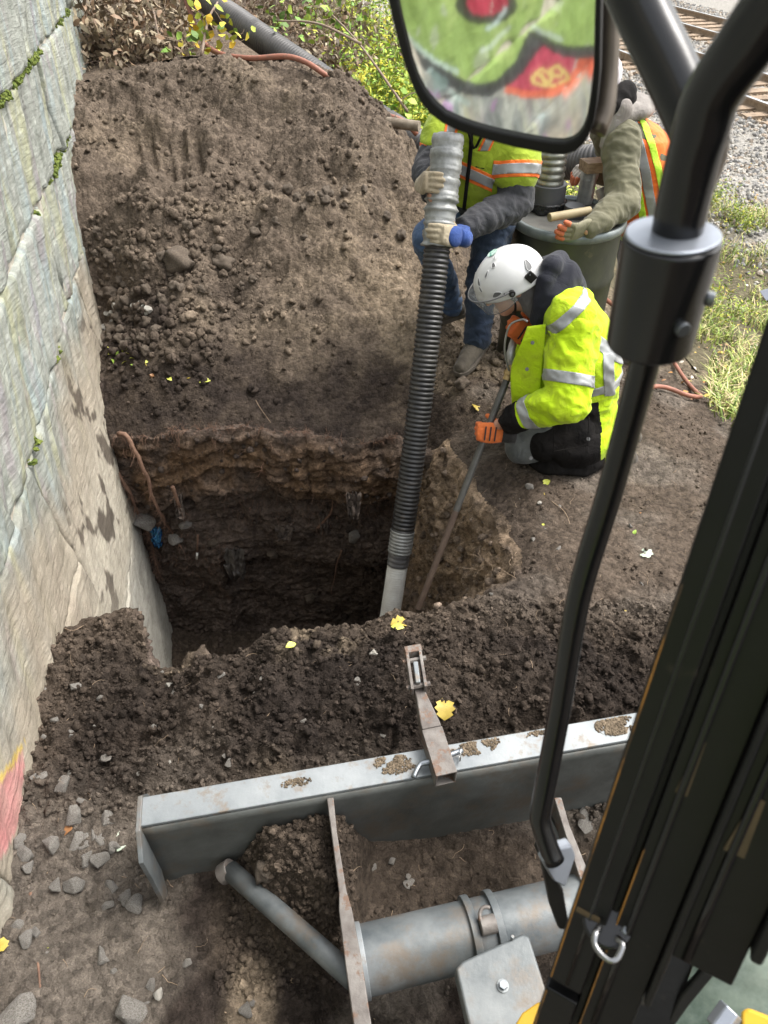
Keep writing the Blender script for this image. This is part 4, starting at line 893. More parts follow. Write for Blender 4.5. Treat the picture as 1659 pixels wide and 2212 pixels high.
# the tail of the hose goes over his arm and back behind him
ribbed('corrugated_hose', [hp(t) for t in np.linspace(.17, .77, 9)], R_H, M_RIB, hose)
ribbed('tape_wrap', [hp(t) for t in np.linspace(.765, .82, 4)], R_H * 1.03, M_TAPE, hose, .018, .05)
ribbed('tape_wrap', [hp(t) for t in np.linspace(.82, .852, 4)], R_H * .93, mat_basic('grey_tape', (.10, .10, .105), (.16, .16, .16), .4, .3, scale=10), hose, .02, .04)
ribbed('hose_nozzle', [hp(t) for t in np.linspace(.85, 1.03, 4)], R_H * .88, M_WHITEH, hose, .013, .03)
big = empty('discharge_hose', Y(700, 165, 6.2), 'thick dusty black flexible hose lying on the bank behind the soil heap', 'hose')
ribbed('hose_body', [Y(400, -60, 7.2), Y(455, 5, 6.7), Y(520, 52, 6.4), Y(600, 108, 6.15), Y(690, 168, 5.95), Y(770, 226, 5.85), Y(855, 280, 5.6), Y(915, 318, 5.4), Y(1000, 345, 5.25), Y(1150, 348, 5.0), Y(1225, 352, 4.75), Y(1300, 345, 4.6), Y(1360, 320, 4.7)], .098, M_RIBD, big, .021, .05, 26)
hz = lambda *a: [Y(*q) for q in a]
orh = empty('air_hose', Y(540, 133, 6.2), 'terracotta rubber air hose looping over the top of the soil heap', 'hose')
tube('hose_body', smooth_path(hz((385, -40, 7.2), (405, 12, 6.9), (435, 82, 6.5), (470, 114, 5.75), (540, 126, 5.45), (615, 122, 5.35), (660, 134, 5.3), (700, 160, 5.25), (760, 205, 5.45), (822, 243, 5.35), (872, 262, 5.3), (900, 290, 5.3)), 90)[0], .017, M_ORH, orh, 12)
orh2 = empty('air_hose', G(1510, 866, 0), 'terracotta air hose bent back on itself at the edge of the grass', 'hose')
g2 = lambda u, v: land(u, v) + np.array([0, 0, .03])
tube('hose_body', smooth_path([Y(1085, 470, 4.6), Y(1130, 520, 4.3), Y(1300, 640, 3.7), g2(1405, 740), g2(1442, 776), g2(1475, 826), g2(1500, 856), g2(1510, 866), g2(1490, 866), g2(1465, 858), g2(1440, 848), g2(1415, 845), g2(1390, 850)], 110)[0], .0125, M_ORH, orh2, 12)

# steel drum separator
M_DRUM = mat_basic('olive_drum_paint', (.016, .018, .011), (.042, .045, .022), .5, .1, scale=4, c3=(.06, .058, .03), c3amt=.6, c3scale=9, bump=.0008, bscale=60)
M_RING = mat_basic('grey_green_drum_ring', (.10, .125, .125), (.20, .22, .215), .4, .4, scale=12)
M_ZINC = mat_basic('galvanised_pipe', (.28, .28, .27), (.42, .42, .40), .4, .6, scale=25, bump=.0006)
M_WOOD = mat_basic('weathered_wood', (.20, .13, .075), (.36, .25, .15), .75, scale=6, stretch=(2, 12, 12), bump=.001, bscale=40)
M_PVC = mat_basic('dark_grey_pvc', (.055, .057, .06), (.08, .08, .08), .5, scale=8)
M_WRAP = mat_basic('black_plastic_wrap', (.012, .012, .012), (.02, .02, .02), .18, scale=8, bump=.012, bscale=22)
dc = D(1228, 464, 4.1); DR = .283; dz0 = dc[2] - .88
dc0 = np.array([dc[0], dc[1], dz0])
drum = empty('steel_drum', dc0, 'olive green open steel drum with grey rim behind the kneeling worker', 'drum')
def lathe(name, c, prof_, mat, parent, seg=56):
    vs, fs = [], []
    for r_, z_ in prof_: vs += [(c[0] + r_ * math.cos(t), c[1] + r_ * math.sin(t), z_) for t in np.linspace(0, 2 * math.pi, seg, endpoint=False)]
    for i in range(len(prof_) - 1):
        for k in range(seg): fs.append((i * seg + k, i * seg + (k + 1) % seg, (i + 1) * seg + (k + 1) % seg, (i + 1) * seg + k))
    return mesh_pd(name, vs, fs, mat, parent)
zt = dc[2]
lathe('drum_wall', dc, [(DR - .01, dz0), (DR, dz0 + .01), (DR, dz0 + .28), (DR + .008, dz0 + .30), (DR, dz0 + .32), (DR, dz0 + .57), (DR + .008, dz0 + .59), (DR, dz0 + .61), (DR, zt - .03)], M_DRUM, drum)
lathe('locking_ring', dc, [(DR + .001, zt - .045), (DR + .012, zt - .035), (DR + .015, zt - .015), (DR + .008, zt + .004), (DR - .012, zt + .004), (DR - .016, zt - .012)], M_RING, drum)
lathe('drum_lid', dc, [(DR - .014, zt - .014), (DR * .6, zt - .012), (.001, zt - .012)], mat_basic('dusty_lid', (.05, .05, .045), (.13, .125, .11), .7, scale=6), drum)
def on_lid(u, v): return G(u, v, zt - .012)
a0 = on_lid(1178, 452)
conn = empty('drum_inlet', a0, 'black rubber sleeve with a silver taped hose entering the drum top', 'hose fitting')
cyl('rubber_sleeve', a0, a0 + UZ * .135, .092, M_PVC, conn, 40, bevel=.004)
ribbed('taped_hose', [a0 + UZ * .10, a0 + UZ * .22, a0 + UZ * .36 + np.array([0, .03, 0]), a0 + UZ * .45 + np.array([.02, .12, 0]), a0 + UZ * .42 + np.array([.10, .28, 0])], .073, mat_basic('olive_silver_tape', (.16, .16, .13), (.34, .34, .30), .33, .6, scale=10, bump=.004, bscale=22), conn, .03, .12)
Qv, Qf = tube_arrays([a0 + UZ * z_ for z_ in np.linspace(.004, .05, 12)], .105, 40); Qv = Qv + .016 * np.stack([fbm(Qv, 16, 3), fbm(Qv + 9, 16, 3), 0 * Qv[:, 0]], 1)
mesh_pd('plastic_wrap', Qv, fix_tris(Qf), M_WRAP, conn)
a1 = on_lid(1238, 468); cyl('pipe_stub', a1, a1 + UZ * .058, .052, M_PVC, drum, 36, bevel=.003)
a2 = on_lid(1262, 437); gp = empty('pipe_coupling', a2, 'galvanised pipe standing on the drum lid under a wooden block', 'pipe'); cyl('pipe_body', a2, a2 + UZ * .16, .043, M_ZINC, gp, 32, bevel=.002)
ribbed('pipe_thread', [a2 + UZ * .12, a2 + UZ * .14, a2 + UZ * .165], .0445, M_ZINC, gp, .006, .04)
tag(cyl('pipe_length', Y(1322, 470, 4.2), Y(1302, 405, 4.28), .045, M_ZINC), 'galvanised pipe leaning behind the drum beside the right worker', 'pipe')
wb = a2 + UZ * .19 + np.array([.05, 0, 0]); tag(obox('wood_block', wb, (.97, .24, 0), (-.24, .97, 0), UZ, .10, .05, .026, M_WOOD, None, .003), 'short sawn wooden block balanced on the galvanised pipe on the drum', 'block')
st_ = empty('wooden_bar', Y(1240, 462, 3.52), 'round wooden bar held by the glove over the drum rim', 'bar'); cyl('bar_body', Y(1186, 470, 3.50), Y(1275, 455, 3.58), .0205, mat_basic('worn_wood_handle', (.22, .17, .09), (.33, .27, .15), .6, scale=14), st_, 24, bevel=.004)
tag(cyl('wooden_stake', Y(822, 262, 5.15), Y(906, 273, 5.05), .032, mat_basic('muddy_wood', (.13, .10, .07), (.24, .2, .15), .9, scale=14, bump=.003), None, 16), 'muddy round stake lying on the heap beside the black hose', 'stake')

# railway: rails, sleepers, ballast
M_RAILS = mat_basic('brown_rail_side', (.17, .12, .075), (.26, .19, .12), .8, scale=14, bump=.001)
M_RAILT = mat_basic('polished_rail_head', (.50, .52, .55), (.38, .39, .41), .22, .85, scale=6)
M_TIE = mat_basic('weathered_sleeper', (.16, .115, .075), (.30, .22, .15), .9, scale=5, stretch=(1, 1, 1), bump=.01, bscale=30)
M_BAL = mat_vcol('ballast_stone', rough=.9, bump=.004, bscale=60, var=.25, vscale=20)
ZR = -.95
def trk(q, s, z): return np.array([TQ[0] * q + TD[0] * s, TQ[1] * q + TD[1] * s, z])
for q, lb in ((10.07, 'nearest rail of the railway, closest to the workers'), (11.6, 'second rail of the near track, beyond the nearest rail'), (13.5, 'third rail away, near rail of the far track'), (15.0, 'farthest rail, at the edge of the brown verge')):
    r_ = empty('rail', trk(q, 10, ZR - .17), lb, 'rail', 'rails of the two tracks')
    for nm, w2, z_0, z_1, m_ in (('rail_foot', .07, ZR - .17, ZR - .15, M_RAILS), ('rail_web', .012, ZR - .15, ZR - .04, M_RAILS), ('rail_side', .035, ZR - .04, ZR - .006, M_RAILS), ('rail_head', .034, ZR - .006, ZR, M_RAILT)):
        prism(nm, [trk(q - w2, -6, z_0), trk(q + w2, -6, z_0), trk(q + w2, -6, z_1), trk(q - w2, -6, z_1)], np.array([TD[0], TD[1], 0]) * 60, m_, r_)
tie = None
for q0, q1, nm in ((9.55, 12.1, 'near'), (12.95, 15.5, 'far')):
    for k in range(42):
        s_ = 3.2 + k * .50
        c_ = trk((q0 + q1) / 2, s_, -1.13); u_, v_ = proj(trk(q0 + .4, s_, -1.1))
        if k and not (-200 < v_ < 420 and 1150 < u_ < 1900): continue
        if tie is None:
            bm = bmesh.new(); bmesh.ops.create_cube(bm, size=1); bmesh.ops.scale(bm, vec=(2.55, .23, .12), verts=bm.verts); bmesh.ops.subdivide_edges(bm, edges=bm.edges[:], cuts=3, use_grid_fill=True)
            for v in bm.verts: v.co += Vector((random.uniform(-.012, .012), random.uniform(-.012, .012), random.uniform(-.006, .006)))
            tie = bm_obj('sleeper', bm, M_TIE); t_ = tie
        else: t_ = tie.copy(); C.objects.link(t_)
        t_.location = V(c_); t_.rotation_euler = (0, 0, TA + math.radians(random.uniform(-1.5, 1.5)))
        cnt_ = globals().get('cnt_' + nm, 0); globals()['cnt_' + nm] = cnt_ + 1; od_ = 'first second third fourth fifth sixth seventh eighth ninth tenth eleventh twelfth thirteenth fourteenth fifteenth sixteenth seventeenth eighteenth nineteenth twentieth twenty-first twenty-second twenty-third twenty-fourth twenty-fifth twenty-sixth twenty-seventh twenty-eighth twenty-ninth thirtieth'.split()[min(cnt_, 29)]
        tag(t_, 'brown timber sleeper of the %s track, %s one counting away from the camera' % (nm, od_), 'sleeper', 'sleepers of the %s track' % nm)
n = 60000; q = RNG.uniform(5.2, 16.5, n); s_ = RNG.uniform(1.5, 26, n); x = TQ[0] * q + TD[0] * s_; y = TQ[1] * q + TD[1] * s_; z = base(x, y)
u, v = proj(np.c_[x, y, z]); ok = (u > 1240) & (u < 1720) & (v > -40) & (v < 640) & (RNG.random(n) < np.clip((q - 4.9) * 1.2, .05, 1))
x, y, z, q = x[ok], y[ok], z[ok], q[ok]; sz = RNG.uniform(.018, .036, len(x)) * (1 + .25 * (q > 9)); cc = np.array([[.34, .325, .30], [.24, .235, .225], [.42, .39, .34], [.30, .25, .20], [.2, .19, .18]])[RNG.integers(0, 5, len(x))] * RNG.uniform(.75, 1.2, (len(x), 1))
tr_ = ((q > 9.6) & (q < 12.1)) | ((q > 12.95) & (q < 15.5))
cc[tr_] = cc[tr_] * np.array([.85, .72, .58])
scatter('ballast', np.c_[x, y, z + sz * .4 + np.where(tr_, -.02, 0)], sz, cc, M_BAL, 1, .3, 8, 'pale grey angular ballast stones beside and between the rails')

# ------------------------------------------------------------------ loose stones, each its own object
def rock_mesh(seed, mat, n=16, flat=.7, rounded=False):
    rs = np.random.default_rng(seed); bm = bmesh.new()
    if rounded:
        v_ = ICO3[0]; k_ = rs.random() * 50; v_ = v_ * (1 + .45 * fbm(v_ + k_, 1.1, 2) + .22 * billow(v_ + k_, 2.2, 2) + .10 * fbm(v_ + k_, 5, 3))[:, None] * np.array([1, rs.uniform(.7, .95), flat]); me = bpy.data.meshes.new('stone'); me.from_pydata([tuple(q) for q in v_.tolist()], [], [tuple(q) for q in ICO3[1].tolist()]); me.materials.append(mat); me.polygons.foreach_set('use_smooth', np.ones(len(me.polygons), bool)); bm.free(); return me
    p = rs.normal(size=(n, 3)); p /= np.linalg.norm(p, axis=1)[:, None]; p *= rs.uniform(.85, 1.1, (n, 1)) * np.array([1, rs.uniform(.65, .95), flat * rs.uniform(.8, 1.1)])
    for q_ in p: bm.verts.new(V(q_))
    r_ = bmesh.ops.convex_hull(bm, input=bm.verts); bmesh.ops.delete(bm, geom=list({g for g in r_['geom_interior'] + r_['geom_unused'] if isinstance(g, bmesh.types.BMVert)}), context='VERTS')
    bmesh.ops.bevel(bm, geom=bm.edges[:], offset=.05 if not rounded else .12, segments=1 if not rounded else 2, affect='EDGES', profile=.6)
    me = bpy.data.meshes.new('stone'); bm.to_mesh(me); bm.free(); me.materials.append(mat)
    if rounded: me.polygons.foreach_set('use_smooth', np.ones(len(me.polygons), bool))
    return me
ROCKA = [rock_mesh(100 + i, M_STONE, 14) for i in range(9)]; ROCKB = [rock_mesh(200 + i, M_STONE_B, 26, .85, True) for i in range(6)]
M_STONE_L = mat_basic('pale_stone', (.22, .205, .18), (.32, .30, .26), .85, scale=20, bump=.002, bscale=70); ROCKL = [rock_mesh(300 + i, M_STONE_L, 14) for i in range(4)]
ROCKF = [rock_mesh(400 + i, M_STONE, 14, .35) for i in range(4)]
def stone(u, v, wpx, lib, label, group=None, sink=.25, tilt=.5):
    p = land(u, v + wpx * .25); dist = np.linalg.norm(p - EYE); r_ = wpx / 2 * dist / FPX
    o = bpy.data.objects.new('stone', random.choice(lib)); C.objects.link(o); o.location = V(p + np.array([0, 0, r_ * (.7 - sink)])); o.scale = (r_, r_, r_)
    o.rotation_euler = (random.uniform(-tilt, tilt), random.uniform(-tilt, tilt), random.uniform(0, 6.28)); tag(o, label, 'stone', group); return o
# (u, v, width, kind) singled-out ones first
for u, v, w_, lib, lab in [
    (806, 1405, 34, ROCKL, 'pale upright stone on the dark berm left of the hitch bar'), (368, 1478, 27, ROCKL, 'small flat pale stone on the berm in front of the pit mouth'),
    (233, 1632, 36, ROCKA, 'squarish grey stone in the dark soil left of the blade'), (86, 1680, 42, ROCKA, 'grey stone beside the painted foot of the wall'), (140, 1690, 44, ROCKA, 'long grey stone right of the stone at the wall foot'),
    (106, 1830, 36, ROCKA, 'triangular grey stone on bare ground near the wall foot, above the others'), (128, 1917, 42, ROCKA, 'large light grey stone on bare ground below the blade end'), (252, 1500, 24, ROCKA, 'small tilted stone on the soil right of the wall foot'),
    (164, 1480, 24, ROCKA, 'small pale stone set upright near the wall edge above the berm'), (997, 828, 34, ROCKB, 'yellowish round stone in front of the standing worker boot'), (486, 572, 42, ROCKB, 'rounded clod like stone in the middle of the heap'),
    (388, 562, 60, ROCKB, 'dark flat boulder lodged in the middle of the heap'), (330, 2040 - 1000 + 100, 10, ROCKA, 'small stone above the blue wrapper in the pit'), (1262, 1765, 52, ROCKF, 'flat grey slab of stone between the mirror post and the pillar'),
    (220, 1945, 36, ROCKA, 'grey stone below the lower corner of the blade'), (40, 2180, 70, ROCKA, 'big rounded grey stone in the bottom left corner'), (285, 2170, 60, ROCKA, 'big grey stone beside the yellow leaf at the bottom'),
    (345, 2142, 30, ROCKL, 'smooth pale egg shaped stone near the bottom edge'), (575, 1870, 44, ROCKB, 'muddy stone on the soil spilled behind the blade'), (222, 735, 34, ROCKB, 'ochre round stone touching the wall beside the heap'),
    (690, 1845, 30, ROCKB, 'muddy stone low on the spilled soil beside the push arm'), (370, 1640, 28, ROCKL, 'pale wedge of stone in the dark soil above the blade'), (336, 1570, 26, ROCKA, 'small upright dark stone on the berm above the blade left half'),
    (1145, 1050, 26, ROCKA, 'small stone in front of the kneeling worker knee'), (1165, 1085, 16, ROCKL, 'tiny pale stone on the bench below the kneeling worker'), (410, 1130, 26, ROCKA, 'grey stone embedded in the pit corner under the roots')]:
    if v < 1300 and 300 < u < 900 and v > 880: continue
    stone(u, v, w_, lib, lab)
zone = [((40, 320), (1720, 2190), 44, (16, 42), ROCKA, 'angular grey stone on the trodden ground left of the blade', 'angular grey stones beside the blade'),
        ((160, 265), (1750, 1960), 14, (26, 42), ROCKA, 'angular grey stone in the loose row beside the blade end', 'row of grey stones beside the blade end'),
        ((250, 560), (2000, 2210), 34, (12, 34), ROCKA, 'muddy grey stone on the wheel churned ground at the bottom', 'muddy stones at the bottom of the picture'),
        ((70, 860), (1450, 1680), 36, (8, 22), ROCKA, 'small grey stone half buried in the dark berm', 'small stones in the dark berm'),
        ((205, 360), (620, 760), 38, (10, 26), ROCKB, 'rounded brown lump at the foot of the heap by the wall', 'rounded lumps at the foot of the heap'),
        ((205, 560), (480, 640), 40, (8, 20), ROCKB, 'rounded brown lump on the face of the heap', 'rounded lumps on the heap'),
        ((215, 330), (640, 720), 14, (12, 26), ROCKL, 'pale stone among the lumps at the foot of the heap', 'pale stones at the foot of the heap'),
        ((560, 900), (380, 520), 22, (9, 20), ROCKB, 'brown lump high on the right of the heap', 'lumps on the right of the heap'),
        ((1000, 1400), (1060, 1300), 26, (7, 15), ROCKA, 'small grey stone on the bench right of the pit', 'small stones on the bench'),
        ((800, 1180), (1850, 1960), 10, (12, 30), ROCKF, 'muddy flat stone under the blade between the arms', 'flat stones between the arms')]
for (ua, ub), (va, vb), n_, (wa, wb_), lib, lab, grp in zone:
    for k in range(n_):
        w_ = (wa + (wb_ - wa) * random.random() ** 1.4) * 1.15; v_ = random.uniform(va, vb); u_ = random.uniform(ua, ub); t_ = (v_ - va) / (vb - va)
        sz_ = 'large' if w_ > wa + (wb_ - wa) * .6 else 'small' if w_ < wa + (wb_ - wa) * .25 else 'middling'
        stone(u_, v_, w_, lib, '%s %s, %s %s part' % (sz_, lab.replace('small ', ''), 'top' if t_ < .33 else 'middle' if t_ < .67 else 'bottom', 'left' if u_ < (ua + ub) / 2 else 'right'), grp, .12)

# ------------------------------------------------------------------ roots, twigs, litter
M_ROOT = mat_basic('root_bark', (.11, .06, .04), (.20, .115, .075), .85, scale=40, bump=.001)
M_ROOTL = mat_basic('pale_rootlet', (.30, .22, .15), (.2, .14, .09), .85, scale=40)
def strands(name, starts, length, r, mat, seed, droop, spread, label=None, cat=None, kind=None, parent=None, n=7, seg=4):
    rs = np.random.default_rng(seed); VS, FS, o_ = [], [], 0
    for p, d in starts:
        L_ = length * rs.uniform(.4, 1.2); P_ = [np.array(p)]; d = np.array(d, float); d /= np.linalg.norm(d)
        for k in range(n):
            d = d + rs.normal(0, spread, 3) + np.array(droop) * .35; d /= np.linalg.norm(d); P_.append(P_[-1] + d * L_ / n)
        v_, f_ = tube_arrays(np.array(P_), np.linspace(r, r * .35, len(P_)) * rs.uniform(.6, 1.3), seg, caps=False); VS.append(v_); FS.append(f_ + o_); o_ += len(v_)
    o = mesh_np(name, np.vstack(VS), np.vstack(FS), mat, parent); return tag(o, label, cat, kind=kind)
# back wall sampling helper: nearest pit surface point to a sight line
_bw = np.where((PITROW > 6) & (PITROW < 190) & (PITP[:, 1] > 2.9))[0]; _pu, _pv = proj(PITP[_bw])
def onpit(u, v): k = _bw[np.argmin((_pu - u) ** 2 + (_pv - v) ** 2)]; return PITP[k] + PITN[k] * .008, PITN[k]
def root(pts, r, label, hairs=40, group=None, rr=.35):
    P_ = [onpit(u, v)[0] + onpit(u, v)[1] * .025 for u, v in pts]; rt = empty('tree_root', P_[0], label, 'root', group)
    Q_, L_ = smooth_path(P_, 40); Q_ = Q_ + .008 * np.stack([fbm(Q_, 9), fbm(Q_ + 5, 9), fbm(Q_ + 9, 9)], 1); tube('root_stem', Q_, np.linspace(r, r * rr, 40), M_ROOT, rt, 8)
    rs = np.random.default_rng(int(pts[0][0])); idx = rs.integers(0, 40, hairs)
    strands('rootlets', [(Q_[i], rs.normal(size=3) + np.array([0, -.8, -.6])) for i in idx], .09, .0014, M_ROOT, int(pts[0][1]), (0, -.1, -.6), .35, parent=rt)
root([(262, 880), (285, 950), (318, 1010), (345, 1080), (372, 1140), (392, 1175)], .014, 'thick hanging root with red rootlets in the back left corner of the pit', 110)
root([(262, 1010), (285, 1060), (305, 1110), (330, 1160), (345, 1230)], .010, 'matted reddish roots hanging along the foot of the wall in the pit', 190)
root([(372, 1040), (385, 1075), (402, 1110)], .012, 'short broken root stub right of the hanging roots', 16)
root([(560, 1020), (575, 985)], .004, 'thin upright rootlet on the orange layer', 6)
root([(740, 1180), (728, 1220), (716, 1275)], .006, 'bare root dangling near the floor of the pit, left of the hose', 4)
root([(690, 1130), (712, 1100), (722, 1070)], .010, 'peeling root strip below the orange layer', 12)
stt = []
for k in range(420):
    u, v = random.uniform(220, 860), random.gauss(900, 34); p, n_ = onpit(u, v); stt.append((p, n_ + np.array([0, 0, -.5])))
for k in range(260):
    u, v = random.uniform(480, 860), random.gauss(1085, 22); p, n_ = onpit(u, v); stt.append((p, n_ + np.array([0, 0, -.5])))
for k in range(230):
    u, v = random.uniform(300, 500), random.gauss(1210, 50) ; p, n_ = onpit(u, v); stt.append((p, n_ + np.array([0, 0, -.8])))
strands('fine_roots', stt, .065, .0011, M_ROOT, 5, (0, 0, -.5), .4, 'fine brown rootlets bristling from the soil layers of the pit wall', kind='stuff')
stt = []
rsel = np.where((PITROW > 4) & (PITROW < 130) & (PITP[:, 0] > .1) & (PITP[:, 1] < 3.0) & (PITP[:, 1] > 1.75))[0]
for k in range(210): i = rsel[RNG.integers(len(rsel))]; stt.append((PITP[i], PITN[i] + RNG.normal(0, .5, 3)))
strands('fine_roots', stt, .11, .0014, M_ROOTL, 6, (0, 0, -.4), .4, 'pale rootlets sticking out of the right side of the pit', kind='stuff')
stt = []
for k in range(520):
    x_, y_ = RNG.uniform(-1.1, 1.9), RNG.uniform(.3, 2.9); 
    if inside(np.array([x_]), np.array([y_]), RIMR)[0] or x_ < wallx(y_) + .03: continue
    a_ = RNG.uniform(0, 6.28); stt.append((np.array([x_, y_, surf(x_, y_)[0] + .003]), (math.cos(a_), math.sin(a_), RNG.uniform(-.1, .35))))
strands('dead_stems', stt, .055, .0010, M_ROOTL, 7, (0, 0, -.25), .3, 'fine straw and dead root hairs lying over the soil', kind='stuff')
def twig(pts, r, label, mat=None, lift=.008, group=None, kind='twig'):
    P_ = [land(u, v) + np.array([0, 0, lift]) for u, v in pts]; Q_, _ = smooth_path(P_, max(8, 6 * len(pts))); return tag(tube(kind, Q_, np.linspace(r, r * .5, len(Q_)), mat or M_ROOTL, None, 7), label, kind, group)
twig([(68, 1930), (76, 2010), (84, 2080), (92, 2165)], .005, 'long reddish stem lying down the trodden ground at lower left', M_ROOT)
twig([(90, 1925), (110, 1990), (94, 2075)], .003, 'thin side stem beside the long reddish stem', M_ROOT)
twig([(300, 1968), (345, 1965), (392, 1948)], .003, 'pale bent straw in front of the blade lower corner')
twig([(612, 2080), (640, 2125), (672, 2180)], .005, 'dark stick below the diagonal strut, left one of two', M_ROOT); twig([(628, 2070), (650, 2110), (668, 2172)], .004, 'dark stick below the diagonal strut, right one of two', M_ROOT)
twig([(1025, 1250), (1065, 1262), (1098, 1290)], .003, 'dry stem on the bench at the right of the pit corner'); twig([(1190, 1085), (1220, 1110), (1235, 1150)], .002, 'curled straw on the bench below the kneeling worker')
twig([(1000, 1100), (1040, 1070), (1052, 1060)], .002, 'pale stem curling at the edge of the bench'); twig([(975, 1235), (1010, 1195), (1040, 1180)], .003, 'pale root tip at the pit lip near the steel pipe')
twig([(985, 1480), (1010, 1495), (1022, 1518)], .003, 'forked twig right of the hitch bar on the berm', M_ROOT); twig([(360, 1420), (410, 1432), (455, 1412)], .003, 'pale bent root at the front lip of the pit')
twig([(545, 850), (560, 880), (585, 915)], .002, 'thin pale stem on the slope above the pit'); twig([(140, 1690 - 330), (160, 1365), (188, 1350)], .002, 'fine root on the soil step by the wall')
# leaves -----------------------------------------------------------------
def leaf_mesh(name, mat, pts, fold=.25, curl=.3, seed=0):
    """outline half pts (t along, half width) -> folded, curled leaf about 1 long"""
    rs = np.random.default_rng(seed); vs = []; n = len(pts)
    for t, w_ in pts: zc = curl * (t - .5) ** 2 * -1.0; vs.append((t - .5, 0, zc))
    for t, w_ in pts: zc = curl * (t - .5) ** 2 * -1.0; vs.append((t - .5 - .05 * w_, w_, zc + fold * w_ + rs.normal(0, .02)))
    for t, w_ in pts: zc = curl * (t - .5) ** 2 * -1.0; vs.append((t - .5 - .05 * w_, -w_, zc + fold * w_ + rs.normal(0, .02)))
    fs = []
    for i in range(n - 1): fs += [(i, i + 1, n + i + 1, n + i), (i + 1, i, 2 * n + i, 2 * n + i + 1)]
    me = bpy.data.meshes.new(name); me.from_pydata(vs, [], fs); me.materials.append(mat); me.polygons.foreach_set('use_smooth', np.ones(len(fs), bool)); return me
def mat_leaf(name, c1, c2, c3=None):
    m = mat_basic(name, c1, c2, .55, scale=4, c3=c3, c3amt=.6, c3scale=6); b = m.node_tree.nodes['Principled BSDF']; return m
M_LY = mat_leaf('yellow_leaf', (.30, .215, .03), (.40, .30, .05), (.13, .08, .03)); M_LG = mat_leaf('green_leaf', (.16, .28, .03), (.30, .42, .07)); M_LYG = mat_leaf('yellow_green_leaf', (.42, .45, .05), (.5, .5, .12)); M_LB = mat_leaf('brown_leaf', (.22, .10, .04), (.30, .15, .06)); M_LP = mat_leaf('pale_leaf', (.42, .50, .38), (.55, .6, .5))
OV = [(0, .01), (.1, .10), (.25, .22), (.42, .29), (.6, .26), (.78, .17), (.92, .07), (1, .005)]
RAG = [(0, .02), (.08, .16), (.2, .34), (.3, .26), (.42, .42), (.55, .30), (.68, .36), (.8, .16), (.92, .1), (1, .005)]
LM = {k: [leaf_mesh('leaf', m, o_, f_, c_, s_) for s_, (o_, f_, c_) in enumerate(((OV, .3, .5), (OV, .1, .9), (RAG, .2, .6)))] for k, m in dict(y=M_LY, g=M_LG, yg=M_LYG, b=M_LB, p=M_LP).items()}
def leaf(u, v, wpx, kind, label, shape=0, rot=None, grp=None, tilt=.35, lift=.3):
    p = land(u, v + wpx * .2); r_ = wpx * np.linalg.norm(p - EYE) / FPX; o = bpy.data.objects.new('leaf', LM[kind][shape]); C.objects.link(o); o.location = V(p + np.array([0, 0, r_ * lift * .6 + .004])); o.scale = (r_,) * 3
    o.rotation_euler = (random.uniform(-tilt, tilt), random.uniform(-tilt, tilt), random.uniform(0, 6.28) if rot is None else rot); return tag(o, label, 'leaf', grp)
leaf(240, 2163, 62, 'y', 'big yellow leaf on the ground at the bottom left', 2, 1.0, lift=.5); leaf(866, 1342, 44, 'y', 'yellow leaf on the berm just below the hose nozzle', 2, .2); leaf(858, 1352, 30, 'yg', 'pale green leaf beside the yellow leaf below the hose nozzle', 0, 2.9)
leaf(960, 1527, 52, 'y', 'torn yellow leaf right of the hitch bar', 2, 1.5, lift=.5); leaf(897, 1552, 22, 'y', 'small yellow leaf left of the hitch bar', 0, 1.3); leaf(630, 1392, 26, 'yg', 'small pale oval leaf at the front lip of the pit', 0, .6)
leaf(1246, 1720, 52, 'y', 'bright yellow leaf on the soil between post and pillar', 0, 1.0, lift=.3); leaf(116, 2033, 34, 'yg', 'crumpled pale green leaf on the ground at lower left', 2, .3, lift=.6); leaf(445, 822, 26, 'yg', 'yellow green leaf on the slope above the pit', 0, .5)
leaf(366, 818, 16, 'yg', 'small yellow leaf left of the slope leaf', 0); leaf(408, 816, 12, 'y', 'tiny leaf between the two slope leaves', 0); leaf(148, 1790, 30, 'b', 'curled brown leaf left of the stone row', 1); leaf(161, 1782, 20, 'b', 'small curled brown leaf by the stone row', 1); leaf(231, 1778, 16, 'b', 'rust brown leaf above the blade end', 0)
leaf(1032, 880, 30, 'y', 'spiky yellow leaf by the steel pipe, in front of the kneeling worker', 2); leaf(1180, 1040, 20, 'yg', 'small yellow green sprig leaf below the kneeling worker', 2); leaf(1370, 1150, 14, 'g', 'small green leaf on the bench right of the mirror post', 0); leaf(5, 2040, 34, 'y', 'yellow leaf cut by the left edge of the picture', 2)
leaf(337, 2190, 18, 'y', 'little yellow leaf at the bottom edge', 0); leaf(1395, 1195, 34, 'p', 'white scrap like leaf on the bench right of the mirror post', 2)
for k in range(5): leaf(257 + random.uniform(-12, 14), 1800 + k * 9, 22, 'p', 'silver green mugwort leaf beside the blade end', 2, None, 'mugwort leaves beside the blade end', .6)
for k in range(26): leaf(random.uniform(232, 300), 742 + random.gauss(22, 14), random.uniform(9, 17), random.choice(['yg', 'g', 'yg']), 'small yellow green leaf in the wilted sprig at the foot of the heap', 0, None, 'leaves of the wilted sprig', .8)
for k in range(7): leaf(random.uniform(305, 345), random.uniform(770, 820), random.uniform(9, 15), random.choice(['y', 'b', 'yg']), 'small autumn leaf right of the wilted sprig', 0, None, 'autumn leaves by the sprig', .8)
